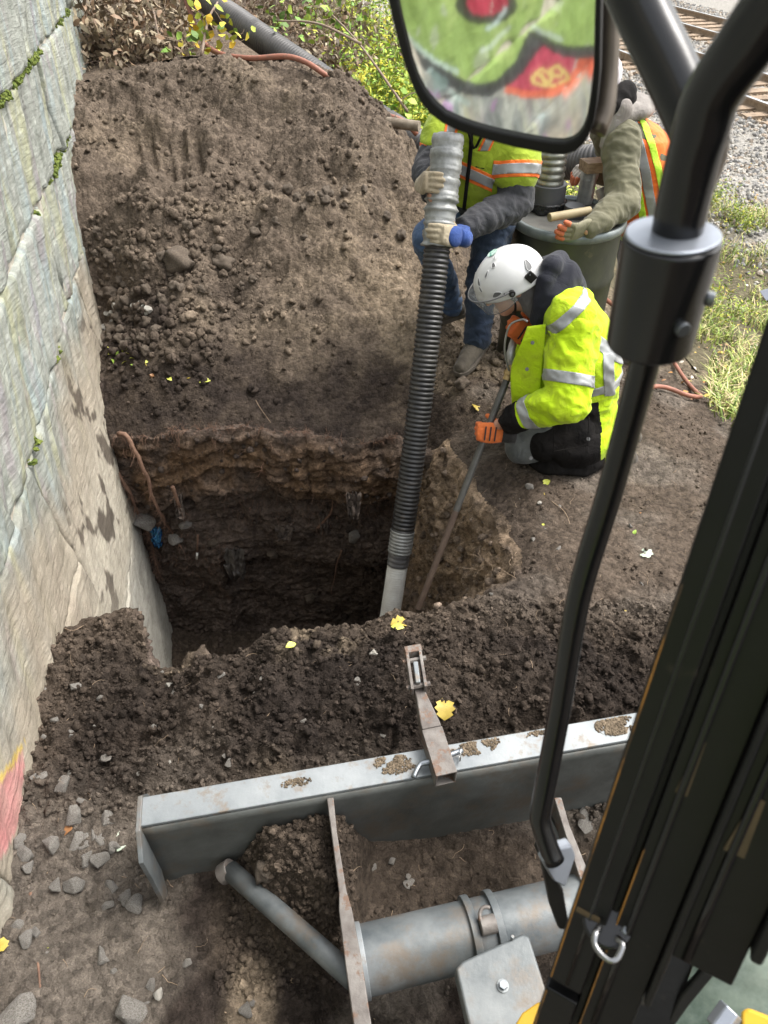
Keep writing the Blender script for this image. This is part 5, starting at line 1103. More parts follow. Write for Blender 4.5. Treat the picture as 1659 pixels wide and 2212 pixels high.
for k in range(22): leaf(random.uniform(60, 1400), random.choice([random.uniform(1450, 1650), random.uniform(1000, 1300) if k % 2 else 1500]), random.uniform(6, 11), random.choice(['y', 'b', 'yg']), 'tiny leaf scrap lying on the soil', 0, None, 'tiny leaf scraps on the soil') if k % 2 == 0 else leaf(random.uniform(1050, 1450), random.uniform(1050, 1400), random.uniform(6, 11), random.choice(['y', 'b', 'yg']), 'tiny leaf scrap on the bench', 0, None, 'tiny leaf scraps on the bench')
# rags, wrapper, straw in the pit wall
def cloth(name, u, v, wpx, hpx, mat, label, cat, seed, fringe=6):
    p, n_ = onpit(u, v); r_ = np.linalg.norm(p - EYE) / FPX; W_, H_ = wpx * r_, hpx * r_ * 1.15; A, B, f = grid(np.linspace(-.5, .5, 26), np.linspace(0, 1, 30)); rs = np.random.default_rng(seed)
    n1_ = fbm(np.c_[A * 4, B * 1.0, A * 0 + seed], 2.2, 3); x_ = A * W_ * (1 - .45 * B) + .25 * W_ * n1_ * B; z_ = -B * H_ * (1 - .35 * np.abs(n1_) * (B > .5) - .25 * np.abs(fbm(np.c_[A * 9, A * 0, A * 0 + seed], 1.0, 2)) * B); y_ = .012 * np.sin(A * fringe * 2.2 + n1_ * 6) + .03 * n1_ - .015 - .03 * B
    s_ = mesh_np(name, np.c_[p[0] + x_, p[1] + y_, p[2] + z_], f, mat); m_ = s_.modifiers.new('s', 'SOLIDIFY'); m_.thickness = .002; return tag(s_, label, cat)
M_RAG = mat_basic('dirty_plastic_rag', (.05, .042, .036), (.09, .08, .07), .45, scale=12); M_RAGL = mat_basic('dirty_pale_cloth', (.075, .058, .047), (.13, .10, .08), .85, scale=12)
cloth('torn_sheet', 505, 1180, 50, 78, M_RAG, 'grey torn plastic sheet hanging low in the pit wall', 'rag', 3); cloth('torn_sheet', 765, 1058, 34, 62, M_RAGL, 'crumpled pale rag hanging just left of the hose', 'rag', 5); cloth('torn_sheet', 618, 1130, 42, 30, M_RAGL, 'flat scrap of cloth sticking out of the middle of the pit wall', 'rag', 8); cloth('torn_sheet', 700, 1100, 22, 50, M_RAGL, 'narrow strip of pale cloth below the orange layer', 'rag', 9)
cloth('torn_sheet', 385, 1060, 18, 60, M_RAGL, 'strip of bark like rag beside the hanging root', 'rag', 12)
M_BLUE = mat_basic('blue_foil', (.02, .08, .28), (.10, .35, .50), .2, .4, scale=30); cloth('foil_wrapper', 337, 1134, 22, 44, M_BLUE, 'crumpled shiny blue snack wrapper in the left corner of the pit', 'wrapper', 15, 9)
p_, _n2 = onpit(430, 1150); p2_, _ = onpit(427, 1198); cs = empty('marker_stick', p_, 'dark stick with a white tip stuck in the pit wall', 'stick'); tube('stick_body', [p_ + _n2 * .02, (p_ * .3 + p2_ * .7) + _n2 * .03], .006, M_ROOT, cs, 8); tube('white_tip', [(p_ * .3 + p2_ * .7) + _n2 * .03, p2_ + _n2 * .032], .007, M_WHITEH, cs, 8)
for u, v, w_, lab in ((402, 1130, 34, 'grey stone wedged among the roots in the pit corner'), (590, 1195, 24, 'dark stone in the lower pit wall'), (770, 1155, 46, 'brown flat stone in the pit wall left of the hose'), (670, 1290, 24, 'stone low in the pit wall'), (312, 1120, 62, 'rough grey boulder beside the wall footing in the pit'), (460, 1170, 22, 'small stone left of the torn sheet'), (380, 1160, 40, 'flat brown stone right of the blue wrapper')):
    p, n_ = onpit(u, v); r_ = w_ / 2 * np.linalg.norm(p - EYE) / FPX; o = bpy.data.objects.new('stone', random.choice(ROCKA if w_ > 25 else ROCKB)); C.objects.link(o); o.location = V(p + n_ * r_ * .1); o.scale = (r_,) * 3; o.rotation_euler = (random.random(), random.random(), random.random()); tag(o, lab, 'stone')

# ------------------------------------------------------------------ vegetation
M_FOL = mat_vcol('foliage', rough=.6, bump=0, var=.15, vscale=8, spec=.3)
def leaves(name, pos, size, cols, seed, mat=None, parent=None, up=.5, aspect=.42, droop=0.0):
    rs = np.random.default_rng(seed); n = len(pos); d = rs.normal(size=(n, 3)); d[:, 2] = d[:, 2] * .6 - droop; d /= np.linalg.norm(d, axis=1)[:, None]
    nn = rs.normal(size=(n, 3)) + np.array([0, 0, up * 2]); nn -= d * (nn * d).sum(1)[:, None]; nn /= np.linalg.norm(nn, axis=1)[:, None]; s_ = np.cross(d, nn)
    T_ = [(0, 0, 0), (.35, aspect * .5, .05), (.35, -aspect * .5, .05), (.7, aspect * .38, .0), (.7, -aspect * .38, .0), (1, 0, -.12)]
    vs = np.stack([pos + size[:, None] * (d * a + s_ * b + nn * (c + .0)) for a, b, c in T_], 1)
    fb = np.array([[0, 2, 1], [1, 2, 4], [1, 4, 3], [3, 4, 5]]); fs = fb[None] + (np.arange(n) * 6)[:, None, None]
    return mesh_np(name, vs.reshape(-1, 3), fs.reshape(-1, 3), mat or M_FOL, parent, smooth=False, col=np.repeat(cols, 6, 0))
def gz(x, y): return base(x, y)
PAL = dict(goldenrod=np.array([[.16, .26, .03], [.26, .34, .04], [.34, .38, .05], [.44, .40, .04], [.12, .2, .03]]), dead=np.array([[.15, .115, .075], [.22, .17, .11], [.10, .075, .05], [.30, .25, .17], [.20, .13, .08]]), green=np.array([[.13, .24, .04], [.2, .32, .05], [.3, .4, .06], [.09, .16, .03]]), yel=np.array([[.5, .42, .05], [.4, .42, .06], [.55, .35, .03], [.3, .36, .05]]))
def bush(name, cx, cy, rx, ry, h, nstem, nleaf, lsize, pal, seed, label, cat='shrub', group=None, stemcol=None, droop=0.0, zmin=.1, aspect=.42, stem_r=.004, lean=.35):
    rs = np.random.default_rng(seed); z0 = float(gz(cx, cy)); b = empty(name, (cx, cy, z0), label, cat, group); VS, FS, o_, tips = [], [], 0, []
    for k in range(nstem):
        a = rs.uniform(0, 6.28); r_ = math.sqrt(rs.random()); x_, y_ = cx + rx * r_ * math.cos(a), cy + ry * r_ * math.sin(a); d = np.array([rs.normal(0, lean), rs.normal(0, lean), 1.0]); H_ = h * rs.uniform(.5, 1.1)
        p = np.array([x_, y_, float(gz(x_, y_)) - .02]); P_ = [p]
        for i in range(7): d = d + rs.normal(0, .16, 3) + np.array([0, 0, -.05 - droop * .1]); d /= np.linalg.norm(d); P_.append(P_[-1] + d * H_ / 7)
        P_ = np.array(P_); v_, f_ = tube_arrays(P_, np.linspace(stem_r, stem_r * .4, 8), 4, caps=False); VS.append(v_); FS.append(f_ + o_); o_ += len(v_); tips.append(P_)
    mesh_np('stems', np.vstack(VS), np.vstack(FS), stemcol or M_ROOTL, b)
    T_ = np.array(tips); k = rs.integers(0, nstem, nleaf); t = zmin + (1 - zmin) * rs.random(nleaf) ** .8; i = np.minimum((t * 7).astype(int), 6); fr = (t * 7 - i)[:, None]
    pos = T_[k, i] * (1 - fr) + T_[k, i + 1] * fr + rs.normal(0, .035, (nleaf, 3)); cols = pal[rs.integers(0, len(pal), nleaf)] * rs.uniform(.7, 1.25, (nleaf, 1))
    leaves('foliage', pos, lsize * rs.uniform(.5, 1.3, nleaf), cols, seed + 1, parent=b, droop=droop, aspect=aspect); return b
M_STD = mat_basic('dead_stem', (.16, .11, .08), (.27, .21, .16), .9, scale=20)
# dead thicket at the upper left
for i, (x_, y_, rx, ry, h, lab) in enumerate([(-2.35, 6.5, .42, .5, .75, 'brown dead bramble thicket against the far end of the wall'), (-2.0, 6.5, .32, .4, .6, 'brown withered thicket behind the heap, left of the thick hose'), (-2.3, 7.8, .7, .6, .9, 'tall dead thicket where the wall ends'), (-.30, 7.6, .4, .5, .7, 'brown dried stalks right of the thick hose'), (-1.2, 9.2, .9, .6, 1.0, 'dead brush farther back along the thick hose'), (.25, 7.7, .4, .5, .75, 'brown seed heads left of the green goldenrod')]):
    bush('dead_thicket', x_, y_, rx, ry, h, 190, 4200, .07, PAL['dead'] * 1.15, 40 + i, lab, 'thicket', None, M_STD, .8, .05, .4, .0035, .6)
for i, (x_, y_, rx, ry, h, lab) in enumerate([(.78, 6.5, .35, .45, .7, 'bright yellow green goldenrod clump behind the right end of the heap'), (1.05, 7.6, .45, .5, .9, 'taller green weed clump behind the goldenrod'), (.55, 5.75, .22, .25, .4, 'low green weeds between heap and black hose'), (1.5, 6.7, .4, .4, .6, 'yellow green weeds behind the standing worker'), (.1, 8.9, .8, .6, 1.0, 'green shrub far behind the thick hose'), (1.2, 9.5, .9, .7, 1.1, 'pale green shrub in the far background beside the mirror'), (.12, 6.5, .28, .4, .7, 'yellow green goldenrod left of the mirror, close behind the heap'), (.42, 6.15, .26, .35, .55, 'bright green weeds at the right shoulder of the heap'), (.30, 7.3, .4, .5, .95, 'tall bright goldenrod stand beside the mirror')]):
    bush('weed_clump', x_, y_, rx, ry, h, 130, 5200, .05, PAL['goldenrod'] * 1.25, 60 + i, lab, 'weeds', None, mat_basic('green_stem', (.12, .16, .04), (.2, .2, .08), .7) if i == 0 else bpy.data.materials['green_stem'], .2, .1, .34, .003, .3)
for i, (u, v, y_, n_) in enumerate([(455, 70, 5.9, 60), (480, 200, 5.6, 14), (440, 105, 5.9, 30), (610, 45, 6.4, 50), (830, 240, 5.4, 40), (700, 40, 7.0, 50)]):
    p = Y(u, v, y_); pos = p + RNG.normal(0, 1, (n_, 3)) * np.array([.14, .12, .08]); o = leaves('vine_leaves', pos, RNG.uniform(.04, .08, n_), PAL['yel' if i < 2 else 'green'][RNG.integers(0, 4, n_)] , 80 + i, aspect=.7)
    strands('vine_stem', [(p + RNG.normal(0, .08, 3) - np.array([0, 0, .12]), (RNG.normal(), RNG.normal(), .6)) for _ in range(6)], .4, .003, M_ROOTL, 90 + i, (0, 0, 0), .3, parent=o)
    tag(o, ['yellow vine leaves left of the terracotta hose on the heap crest', 'single bunch of yellow leaves at the heap crest', 'yellow green vine leaves behind the heap crest', 'green vine leaves over the thick black hose', 'orange and green leaves at the right shoulder of the heap', 'green vine leaves right of the thick hose'][i], 'vine')
for a, b, lab in (((470, 5, 6.0), (435, 120, 5.6), 'dark bare stem standing at the heap crest'), ((690, 5, 7.2), (880, 240, 5.5), 'long bare cane leaning from the bank to the heap'), ((600, 45, 6.2), (780, 95, 5.9), 'pale cane arching over the thick hose'), ((345, 90, 6), (330, 20, 6.6), 'thin bare cane beside the wall end')):
    tag(tube('bare_cane', smooth_path([Y(*a), (Y(*a) + Y(*b)) / 2 + np.array([0, 0, .05]), Y(*b)], 14)[0], np.linspace(.006, .010, 14), M_STD, None, 7), lab, 'cane')
# grass strip between bench and ballast
n = 60000; q = RNG.uniform(2.55, 6.4, n); s_ = RNG.uniform(1.0, 12, n); x = TQ[0] * q + TD[0] * s_; y = TQ[1] * q + TD[1] * s_; z = base(x, y); P_ = np.c_[x, y, z]; u, v = proj(P_)
dn = fbm(P_, 1.1, 3) + .45 * sstep(5.6, 3.8, q) + .08; ok = (u > 1380) & (u < 1760) & (v > 250) & (v < 960) & (RNG.random(n) < np.clip(dn * 1.7, .02, 1)) & ~((v > 845) & (u < 1500)) & ~((v > 755) & (v < 930) & (u > 1395) & (u < 1530))
P_ = P_[ok]; n = len(P_); cols = 1.1 * np.array([[.20, .27, .05], [.30, .34, .08], [.42, .40, .16], [.15, .22, .05], [.45, .36, .2]])[RNG.integers(0, 5, n)] * RNG.uniform(.7, 1.25, (n, 1)); h = RNG.uniform(.05, .15, n); a = RNG.uniform(0, 6.28, n); dr = np.c_[np.cos(a), np.sin(a), a * 0]; sdv = np.c_[-np.sin(a), np.cos(a), a * 0]; w_ = RNG.uniform(.003, .006, n)[:, None]; hh = h[:, None]
vs = np.stack([P_ + sdv * w_, P_ - sdv * w_, P_ + dr * hh * .35 + UZ * hh * .7 + sdv * w_ * .8, P_ + dr * hh * .35 + UZ * hh * .7 - sdv * w_ * .8, P_ + dr * hh * 1.0 + UZ * hh * .95], 1)
fs = np.array([[0, 1, 3], [0, 3, 2], [2, 3, 4]])[None] + (np.arange(n) * 5)[:, None, None]
tag(mesh_np('grass', vs.reshape(-1, 3), fs.reshape(-1, 3), M_FOL, None, False, np.repeat(cols, 5, 0)), 'patchy green and straw coloured grass between the bench and the ballast', kind='stuff')
n = 9000; q = RNG.uniform(2.6, 5.6, n); s_ = RNG.uniform(1.0, 10, n); x = TQ[0] * q + TD[0] * s_; y = TQ[1] * q + TD[1] * s_; z = base(x, y); P_ = np.c_[x, y, z]; u, v = proj(P_); ok = (u > 1380) & (u < 1760) & (v > 300) & (v < 930) & ~((v > 755) & (u < 1530)) & (fbm(P_ + 5, 1.6, 2) > -.05)
tag(leaves('ground_cover', P_[ok] + np.c_[RNG.normal(0, .01, (ok.sum(), 2)), RNG.uniform(0, .10, ok.sum())], RNG.uniform(.02, .045, ok.sum()), PAL['goldenrod'][RNG.integers(0, 5, ok.sum())] * RNG.uniform(.8, 1.2, (ok.sum(), 1)), 91, aspect=.3), 'small feathery green weeds among the grass', kind='stuff')
n = 2600; q = RNG.uniform(2.5, 8, n); s_ = RNG.uniform(1.0, 12, n); x = TQ[0] * q + TD[0] * s_; y = TQ[1] * q + TD[1] * s_; z = base(x, y)
tag(leaves('leaf_litter', np.c_[x, y, z + .01], RNG.uniform(.02, .05, n), np.array([[.4, .2, .06], [.5, .36, .08], [.5, .45, .38], [.3, .16, .08]])[RNG.integers(0, 4, n)], 92, up=3, aspect=.6), 'scattered tan and orange leaf litter over grass and ballast edge', kind='stuff')
for i, (u, v, h) in enumerate(((1570, 600, .5), (1500, 560, .4), (1600, 470, .35), (1530, 430, .4))):
    g_ = G(u, v, -.35 if v > 520 else -.7); bush('weed_clump', g_[0], g_[1], .16, .2, h, 26, 700, .035, PAL['goldenrod'], 120 + i, ['feathery weed clump on the verge right of the clamp', 'small weed clump just right of the clamp sleeve', 'weed growing at the edge of the ballast, upper one', 'thin weed between ballast and clamp'][i], 'weeds', None, bpy.data.materials['green_stem'], 0, .1, .28, .002, .4)
tag(slab('plastic_scrap', [(1640, 628, 5.0), (1662, 622, 5.0), (1680, 640, 4.95), (1655, 650, 4.95)], .004, M_CAPTOP), 'pale bent plastic scrap in the weeds at the right edge', 'scrap')
# ------------------------------------------------------------------ people
def cap_limb(pts, radii, seg=16, flat=1.0, n=24):
    """rounded tapering limb through pts"""
    P_, L_ = smooth_path(pts, n); s = np.linspace(0, 1, n); k = np.linspace(0, 1, len(radii)); r = np.interp(s, k, radii)
    d0 = P_[0] - P_[1]; d0 /= np.linalg.norm(d0); d1 = P_[-1] - P_[-2]; d1 /= np.linalg.norm(d1); a = np.array([.97, .8, .5, .2])
    P2 = np.vstack([[P_[0] + d0 * r[0] * t for t in a], P_, [P_[-1] + d1 * r[-1] * t for t in a[::-1]]]); r2 = np.concatenate([[r[0] * math.sqrt(1 - t * t) for t in a], r, [r[-1] * math.sqrt(1 - t * t) for t in a[::-1]]])
    v, f = tube_arrays(P2, r2, seg, True, r2 * flat); return v, fix_tris(f)
def loft(cs, rxs, rys, ax=(1, 0, 0), ay=(0, 1, 0), seg=32, n=20, power=2.4):
    """rounded stack of superellipses"""
    cs = np.array(cs, float); k = np.linspace(0, 1, len(cs)); C_, _ = smooth_path(cs, n); s = np.linspace(0, 1, n)
    rx = np.interp(s, k, rxs); ry = np.interp(s, k, rys); ax = np.array(ax, float); ax /= np.linalg.norm(ax); ay = np.array(ay, float); ay /= np.linalg.norm(ay)
    ang = np.linspace(0, 2 * math.pi, seg, endpoint=False); e = 2 / power; cx_ = np.sign(np.cos(ang)) * np.abs(np.cos(ang)) ** e; sy_ = np.sign(np.sin(ang)) * np.abs(np.sin(ang)) ** e
    d0 = C_[0] - C_[1]; d0 /= np.linalg.norm(d0); d1 = C_[-1] - C_[-2]; d1 /= np.linalg.norm(d1)
    rings = [C_[0] + d0 * .02 + np.outer(cx_ * rx[0] * .8, ax) + np.outer(sy_ * ry[0] * .8, ay)]
    rings += [C_[i] + np.outer(cx_ * rx[i], ax) + np.outer(sy_ * ry[i], ay) for i in range(n)]
    rings += [C_[-1] + d1 * .02 + np.outer(cx_ * rx[-1] * .8, ax) + np.outer(sy_ * ry[-1] * .8, ay)]
    vs = np.vstack(rings + [[C_[0] + d0 * .025], [C_[-1] + d1 * .025]]); m = len(rings); fs = []
    for i in range(m - 1):
        for q in range(seg): fs.append((i * seg + q, i * seg + (q + 1) % seg, (i + 1) * seg + (q + 1) % seg, (i + 1) * seg + q))
    for q in range(seg): fs.append((m * seg, (q + 1) % seg, q)); fs.append((m * seg + 1, (m - 1) * seg + q, (m - 1) * seg + (q + 1) % seg))
    return vs, fs
def ell(c, f, s, u, rf, rs_, ru, sub=3):
    v, fc = (ICO3 if sub == 3 else ICO2); return np.asarray(c) + v[:, :1] * rf * np.asarray(f) + v[:, 1:2] * rs_ * np.asarray(s) + v[:, 2:] * ru * np.asarray(u), [tuple(q) for q in fc]
def fuse(prims, voxel=.008, smooth=4):
    vs, fs, o_ = [], [], 0
    for v, f in prims:
        vs.append(np.asarray(v)); fs += [tuple(int(i) + o_ for i in q) for q in f]; o_ += len(v)
    me = bpy.data.meshes.new('tmp'); me.from_pydata([tuple(p) for p in np.vstack(vs).tolist()], [], fs); me.update()
    bm = bmesh.new(); bm.from_mesh(me); 
    # consistent outward normals shell by shell
    bmesh.ops.recalc_face_normals(bm, faces=bm.faces); bm.to_mesh(me); bm.free()
    o = bpy.data.objects.new('tmp', me); C.objects.link(o); m = o.modifiers.new('r', 'REMESH'); m.mode = 'VOXEL'; m.voxel_size = voxel
    if smooth: s_ = o.modifiers.new('s', 'SMOOTH'); s_.iterations = smooth; s_.factor = .5
    dg = bpy.context.evaluated_depsgraph_get(); e = o.evaluated_get(dg); em = bpy.data.meshes.new_from_object(e); bpy.data.objects.remove(o); bpy.data.meshes.remove(me)
    n = len(em.vertices); V_ = np.empty(n * 3, np.float32); em.vertices.foreach_get('co', V_); V_ = V_.reshape(-1, 3).astype(float); N_ = np.empty(n * 3, np.float32); em.vertices.foreach_get('normal', N_); N_ = N_.reshape(-1, 3).astype(float)
    F_ = [tuple(p.vertices) for p in em.polygons]; bpy.data.meshes.remove(em); return V_, N_, F_
def wrinkle(V_, N_, amp=.008, s=6.0, axis=None, squash=.35, seed=0):
    P_ = V_ + seed
    if axis is not None:
        a = np.array(axis, float); a /= np.linalg.norm(a); P_ = P_ + np.outer(P_ @ a, a) * (1 / squash - 1) * .6
    w1 = np.abs(fbm(P_, s, 2)); w2 = fbm(P_ + 5, s * .5, 2)
    return V_ + N_ * (amp * (.55 - 1.6 * w1) + amp * 1.1 * w2)[:, None]
def cloth_mat(name, c1, c2, rough=.85, scale=9, bump=.0006, bscale=400, c3=None, c3amt=.6, c3scale=7, sheen=.3, w1=22):
    m = mat_basic(name, c1, c2, rough, scale=scale, c3=c3, c3amt=c3amt - .08, c3scale=c3scale, c3w=.28); nt = m.node_tree; b = nt.nodes['Principled BSDF']; b.inputs['Sheen Weight'].default_value = sheen * .3; b.inputs['Specular IOR Level'].default_value = .25
    b.inputs['Specular IOR Level'].default_value = .25 if sheen else .08
    tc = N(nt, 'ShaderNodeTexCoord'); n1 = N(nt, 'ShaderNodeTexNoise', Scale=w1, Detail=3.0, Distortion=1.2); n2 = N(nt, 'ShaderNodeTexNoise', Scale=bscale, Detail=1.0)
    for n_ in (n1, n2): nt.links.new(tc.outputs['Object'], n_.inputs['Vector'])
    b1 = N(nt, 'ShaderNodeBump', Strength=1.0, Distance=.007); b2 = N(nt, 'ShaderNodeBump', Strength=1.0, Distance=bump); nt.links.new(n1.outputs[0], b1.inputs['Height']); nt.links.new(n2.outputs[0], b2.inputs['Height']); nt.links.new(b1.outputs[0], b2.inputs['Normal']); nt.links.new(b2.outputs[0], b.inputs['Normal']); return m
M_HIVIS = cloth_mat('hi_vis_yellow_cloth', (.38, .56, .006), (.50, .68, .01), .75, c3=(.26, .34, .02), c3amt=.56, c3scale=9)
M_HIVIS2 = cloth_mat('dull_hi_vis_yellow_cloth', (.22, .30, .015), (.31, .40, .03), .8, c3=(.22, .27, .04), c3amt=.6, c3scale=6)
M_REFL = mat_basic('silver_reflective_tape', (.26, .27, .27), (.36, .37, .37), .45, .25, scale=12, bump=.0004, bscale=300)
M_BLKC = cloth_mat('black_cloth', (.007, .0065, .0065), (.014, .0125, .012), .85, c3=(.03, .026, .022), c3amt=.66, c3scale=9, sheen=0)
M_NAVY = cloth_mat('navy_fleece', (.011, .012, .018), (.020, .021, .028), .95, w1=14)
M_DGREY = cloth_mat('charcoal_sweatshirt', (.030, .032, .036), (.05, .05, .055), .95)
M_OLIVE = cloth_mat('olive_sweatshirt', (.105, .10, .065), (.16, .15, .10), .95, w1=10)
M_JEAN = cloth_mat('blue_denim', (.035, .062, .125), (.08, .13, .22), .9, scale=5, c3=(.15, .21, .30), c3amt=.6, c3scale=6)
M_JEAND = cloth_mat('dark_blue_denim', (.014, .022, .042), (.03, .045, .075), .9, scale=6, c3=(.06, .08, .11), c3amt=.62, c3scale=7)
M_GTRO = cloth_mat('dusty_grey_trouser', (.07, .075, .075), (.12, .125, .12), .9)
M_ORC = cloth_mat('orange_mesh_cloth', (.75, .13, .02), (.85, .19, .03), .7); M_LIME = cloth_mat('lime_tape', (.45, .75, .04), (.52, .82, .06), .6)
M_GLO = cloth_mat('orange_glove_fabric', (.52, .11, .025), (.62, .16, .04), .75, bscale=600); M_GLK = cloth_mat('black_glove_fabric', (.02, .019, .018), (.035, .03, .03), .8)
M_GLB = cloth_mat('blue_glove_fabric', (.02, .05, .18), (.04, .08, .26), .85); M_GLT = cloth_mat('beige_leather', (.36, .31, .22), (.26, .21, .14), .8)
M_GLO2 = cloth_mat('dirty_knit_glove', (.15, .14, .09), (.22, .205, .14), .9); M_GLW = cloth_mat('grey_white_knit_glove', (.38, .34, .30), (.5, .46, .42), .9); M_RUB = cloth_mat('orange_rubber', (.55, .15, .06), (.40, .12, .06), .6)
M_BOOT = cloth_mat('muddy_leather', (.045, .038, .03), (.10, .085, .065), .8); M_SOLE = mat_basic('boot_sole', (.06, .05, .04), (.12, .10, .08), .9)
M_SKIN = mat_basic('skin', (.42, .22, .15), (.50, .28, .20), .5, scale=14, bump=.0004, bscale=200); M_SKIN.node_tree.nodes['Principled BSDF'].inputs['Subsurface Weight'].default_value = .05
M_HELM = mat_basic('white_helmet_shell', (.50, .50, .49), (.58, .58, .57), .3, scale=5, coat=.2, c3=(.55, .53, .48), c3amt=.66, c3scale=10)
M_HOLE = mat_basic('dark_vent', (.10, .10, .10), (.16, .16, .16), .6, scale=8); M_GCAP = cloth_mat('grey_knit_cap', (.12, .115, .115), (.17, .165, .165), .95)
M_HAIRW = mat_basic('white_beard_hair', (.62, .60, .56), (.75, .73, .70), .8, scale=60, bump=.004, bscale=90)
M_VIS, _nt, _b = newmat('clear_visor'); _b.inputs['Base Color'].default_value = (.45, .46, .43, 1); _b.inputs['Roughness'].default_value = .08; _b.inputs['Alpha'].default_value = .26
def cobj(name, VNF, mat, parent, amp=.006, s=6, axis=None, seed=0, extra=None):
    V_, N_, F_ = VNF
    if amp: V_ = wrinkle(V_, N_, amp, s, axis, .35, seed)
    o = mesh_pd(name, V_, F_, mat, parent); return o, (V_, N_, F_)
def band(name, VNF, planes, off, mat, parent, thick=.0025):
    """strip of cloth lying on a garment, cut by planes (point, normal: keeps the side the normal points to)"""
    V_, N_, F_ = VNF; bm = bmesh.new(); bv = [bm.verts.new(v) for v in (V_ + N_ * off).tolist()]
    for f in F_: bm.faces.new([bv[i] for i in f])
    for p, n_ in planes: bmesh.ops.bisect_plane(bm, geom=bm.verts[:] + bm.edges[:] + bm.faces[:], plane_co=V(p), plane_no=V(n_), clear_inner=True)
    left = set(bm.faces); isl = []
    while left:
        st_ = [left.pop()]; cur = list(st_)
        while st_:
            f_ = st_.pop()
            for e_ in f_.edges:
                for g_ in e_.link_faces:
                    if g_ in left: left.discard(g_); st_.append(g_); cur.append(g_)
        isl.append(cur)
    isl.sort(key=len, reverse=True); res = None
    if not isl: print('EMPTY BAND', name)
    for cur in isl:
        if len(cur) < max(12, .2 * len(isl[0])): break
        vs_ = list({v for f_ in cur for v in f_.verts}); ix = {v: i for i, v in enumerate(vs_)}
        me = bpy.data.meshes.new(name); me.from_pydata([v.co[:] for v in vs_], [], [[ix[v] for v in f_.verts] for f_ in cur])
        me.polygons.foreach_set('use_smooth', np.ones(len(me.polygons), bool)); me.materials.append(mat); o = bpy.data.objects.new(name, me); link(o, parent); s_ = o.modifiers.new('s', 'SOLIDIFY'); s_.thickness = thick; s_.offset = -1; res = res or o
    bm.free(); return res
def slabp(p, n_, w_): p = np.asarray(p, float); n_ = np.asarray(n_, float); n_ = n_ / np.linalg.norm(n_); return [(p - n_ * w_ / 2, n_), (p + n_ * w_ / 2, -n_)]
def glove(parent, wrist, d, palm_n, thumb_side, mats, curl=(.5, .6, .5), spread=.10, size=1.0, cuff=None, thumb=(.5, .3), tips=None, fr=None):
    """five fingered glove: d to the fingers, palm_n out of the palm, thumb_side +1/-1 along d x palm_n"""
    wrist = np.asarray(wrist, float); d = np.asarray(d, float); d /= np.linalg.norm(d); pn = np.asarray(palm_n, float); pn = pn - d * (pn @ d); pn /= np.linalg.norm(pn); t = np.cross(d, pn) * thumb_side; S_ = size
    prims = [loft([wrist - d * .01 * S_, wrist + d * .035 * S_, wrist + d * .075 * S_, wrist + d * .10 * S_], [.030 * S_, .040 * S_, .046 * S_, .042 * S_], [.024 * S_, .020 * S_, .018 * S_, .015 * S_], t, pn, 20, 12)]
    tip_pr = []
    for k, (o_, L_, r_) in enumerate(((.031, .078, .0108), (.0105, .088, .0112), (-.0105, .082, .0108), (-.031, .064, .0098))):
        p = wrist + d * .088 * S_ + t * o_ * S_; dd = d + t * (o_ * spread * 30) * .1; dd /= np.linalg.norm(dd); pts = [p - dd * .015 * S_, p]; ang = 0
        for j, (fr_, c_) in enumerate(zip((.44, .32, .26), curl)):
            ang += c_ * (1 + .08 * (k - 1.5)); q = dd * math.cos(ang) + pn * math.sin(ang); pts.append(pts[-1] + q * L_ * fr_ * S_)
        prims.append(cap_limb(pts, [r_ * 1.08 * S_, r_ * 1.05 * S_, r_ * S_, r_ * .97 * S_, r_ * .85 * S_], 12, n=14)); tip_pr.append(cap_limb(pts[-2:], [r_ * 1.1 * S_, r_ * .95 * S_], 12, n=8))
    p = wrist + d * .028 * S_ + t * .030 * S_ + pn * .008 * S_; q = d * .55 + t * .8 + pn * thumb[0]; q /= np.linalg.norm(q); q2 = d * .85 + t * .25 + pn * thumb[1] * 2; q2 /= np.linalg.norm(q2)
    tp = [p, p + q * .034 * S_, p + q * .034 * S_ + (q + q2) / 2 * .028 * S_, p + q * .034 * S_ + (q + q2) / 2 * .028 * S_ + q2 * .024 * S_]
    prims.append(cap_limb(tp, [.015 * S_, .013 * S_, .0125 * S_, .0105 * S_], 12, n=14)); tip_pr.append(cap_limb(tp[-2:], [.0128 * S_, .0115 * S_], 12, n=8))
    g, _ = cobj('glove', fuse(prims, .0038, 3), mats[0], parent, .0012, 30)
    if cuff is not None: o = tube('glove_cuff', [wrist - d * .045 * S_, wrist - d * .02 * S_, wrist + d * .012 * S_], [.037 * S_, .036 * S_, .034 * S_], cuff, g, 20)
    if len(mats) > 1 and tips:
        for q_ in tip_pr: v_, f_ = q_; c_ = v_.mean(0); mesh_pd('fingertip', c_ + (v_ - c_) * 1.08, f_, mats[1], g)
    return g, dict(w=wrist, d=d, n=pn, t=t, S=S_)
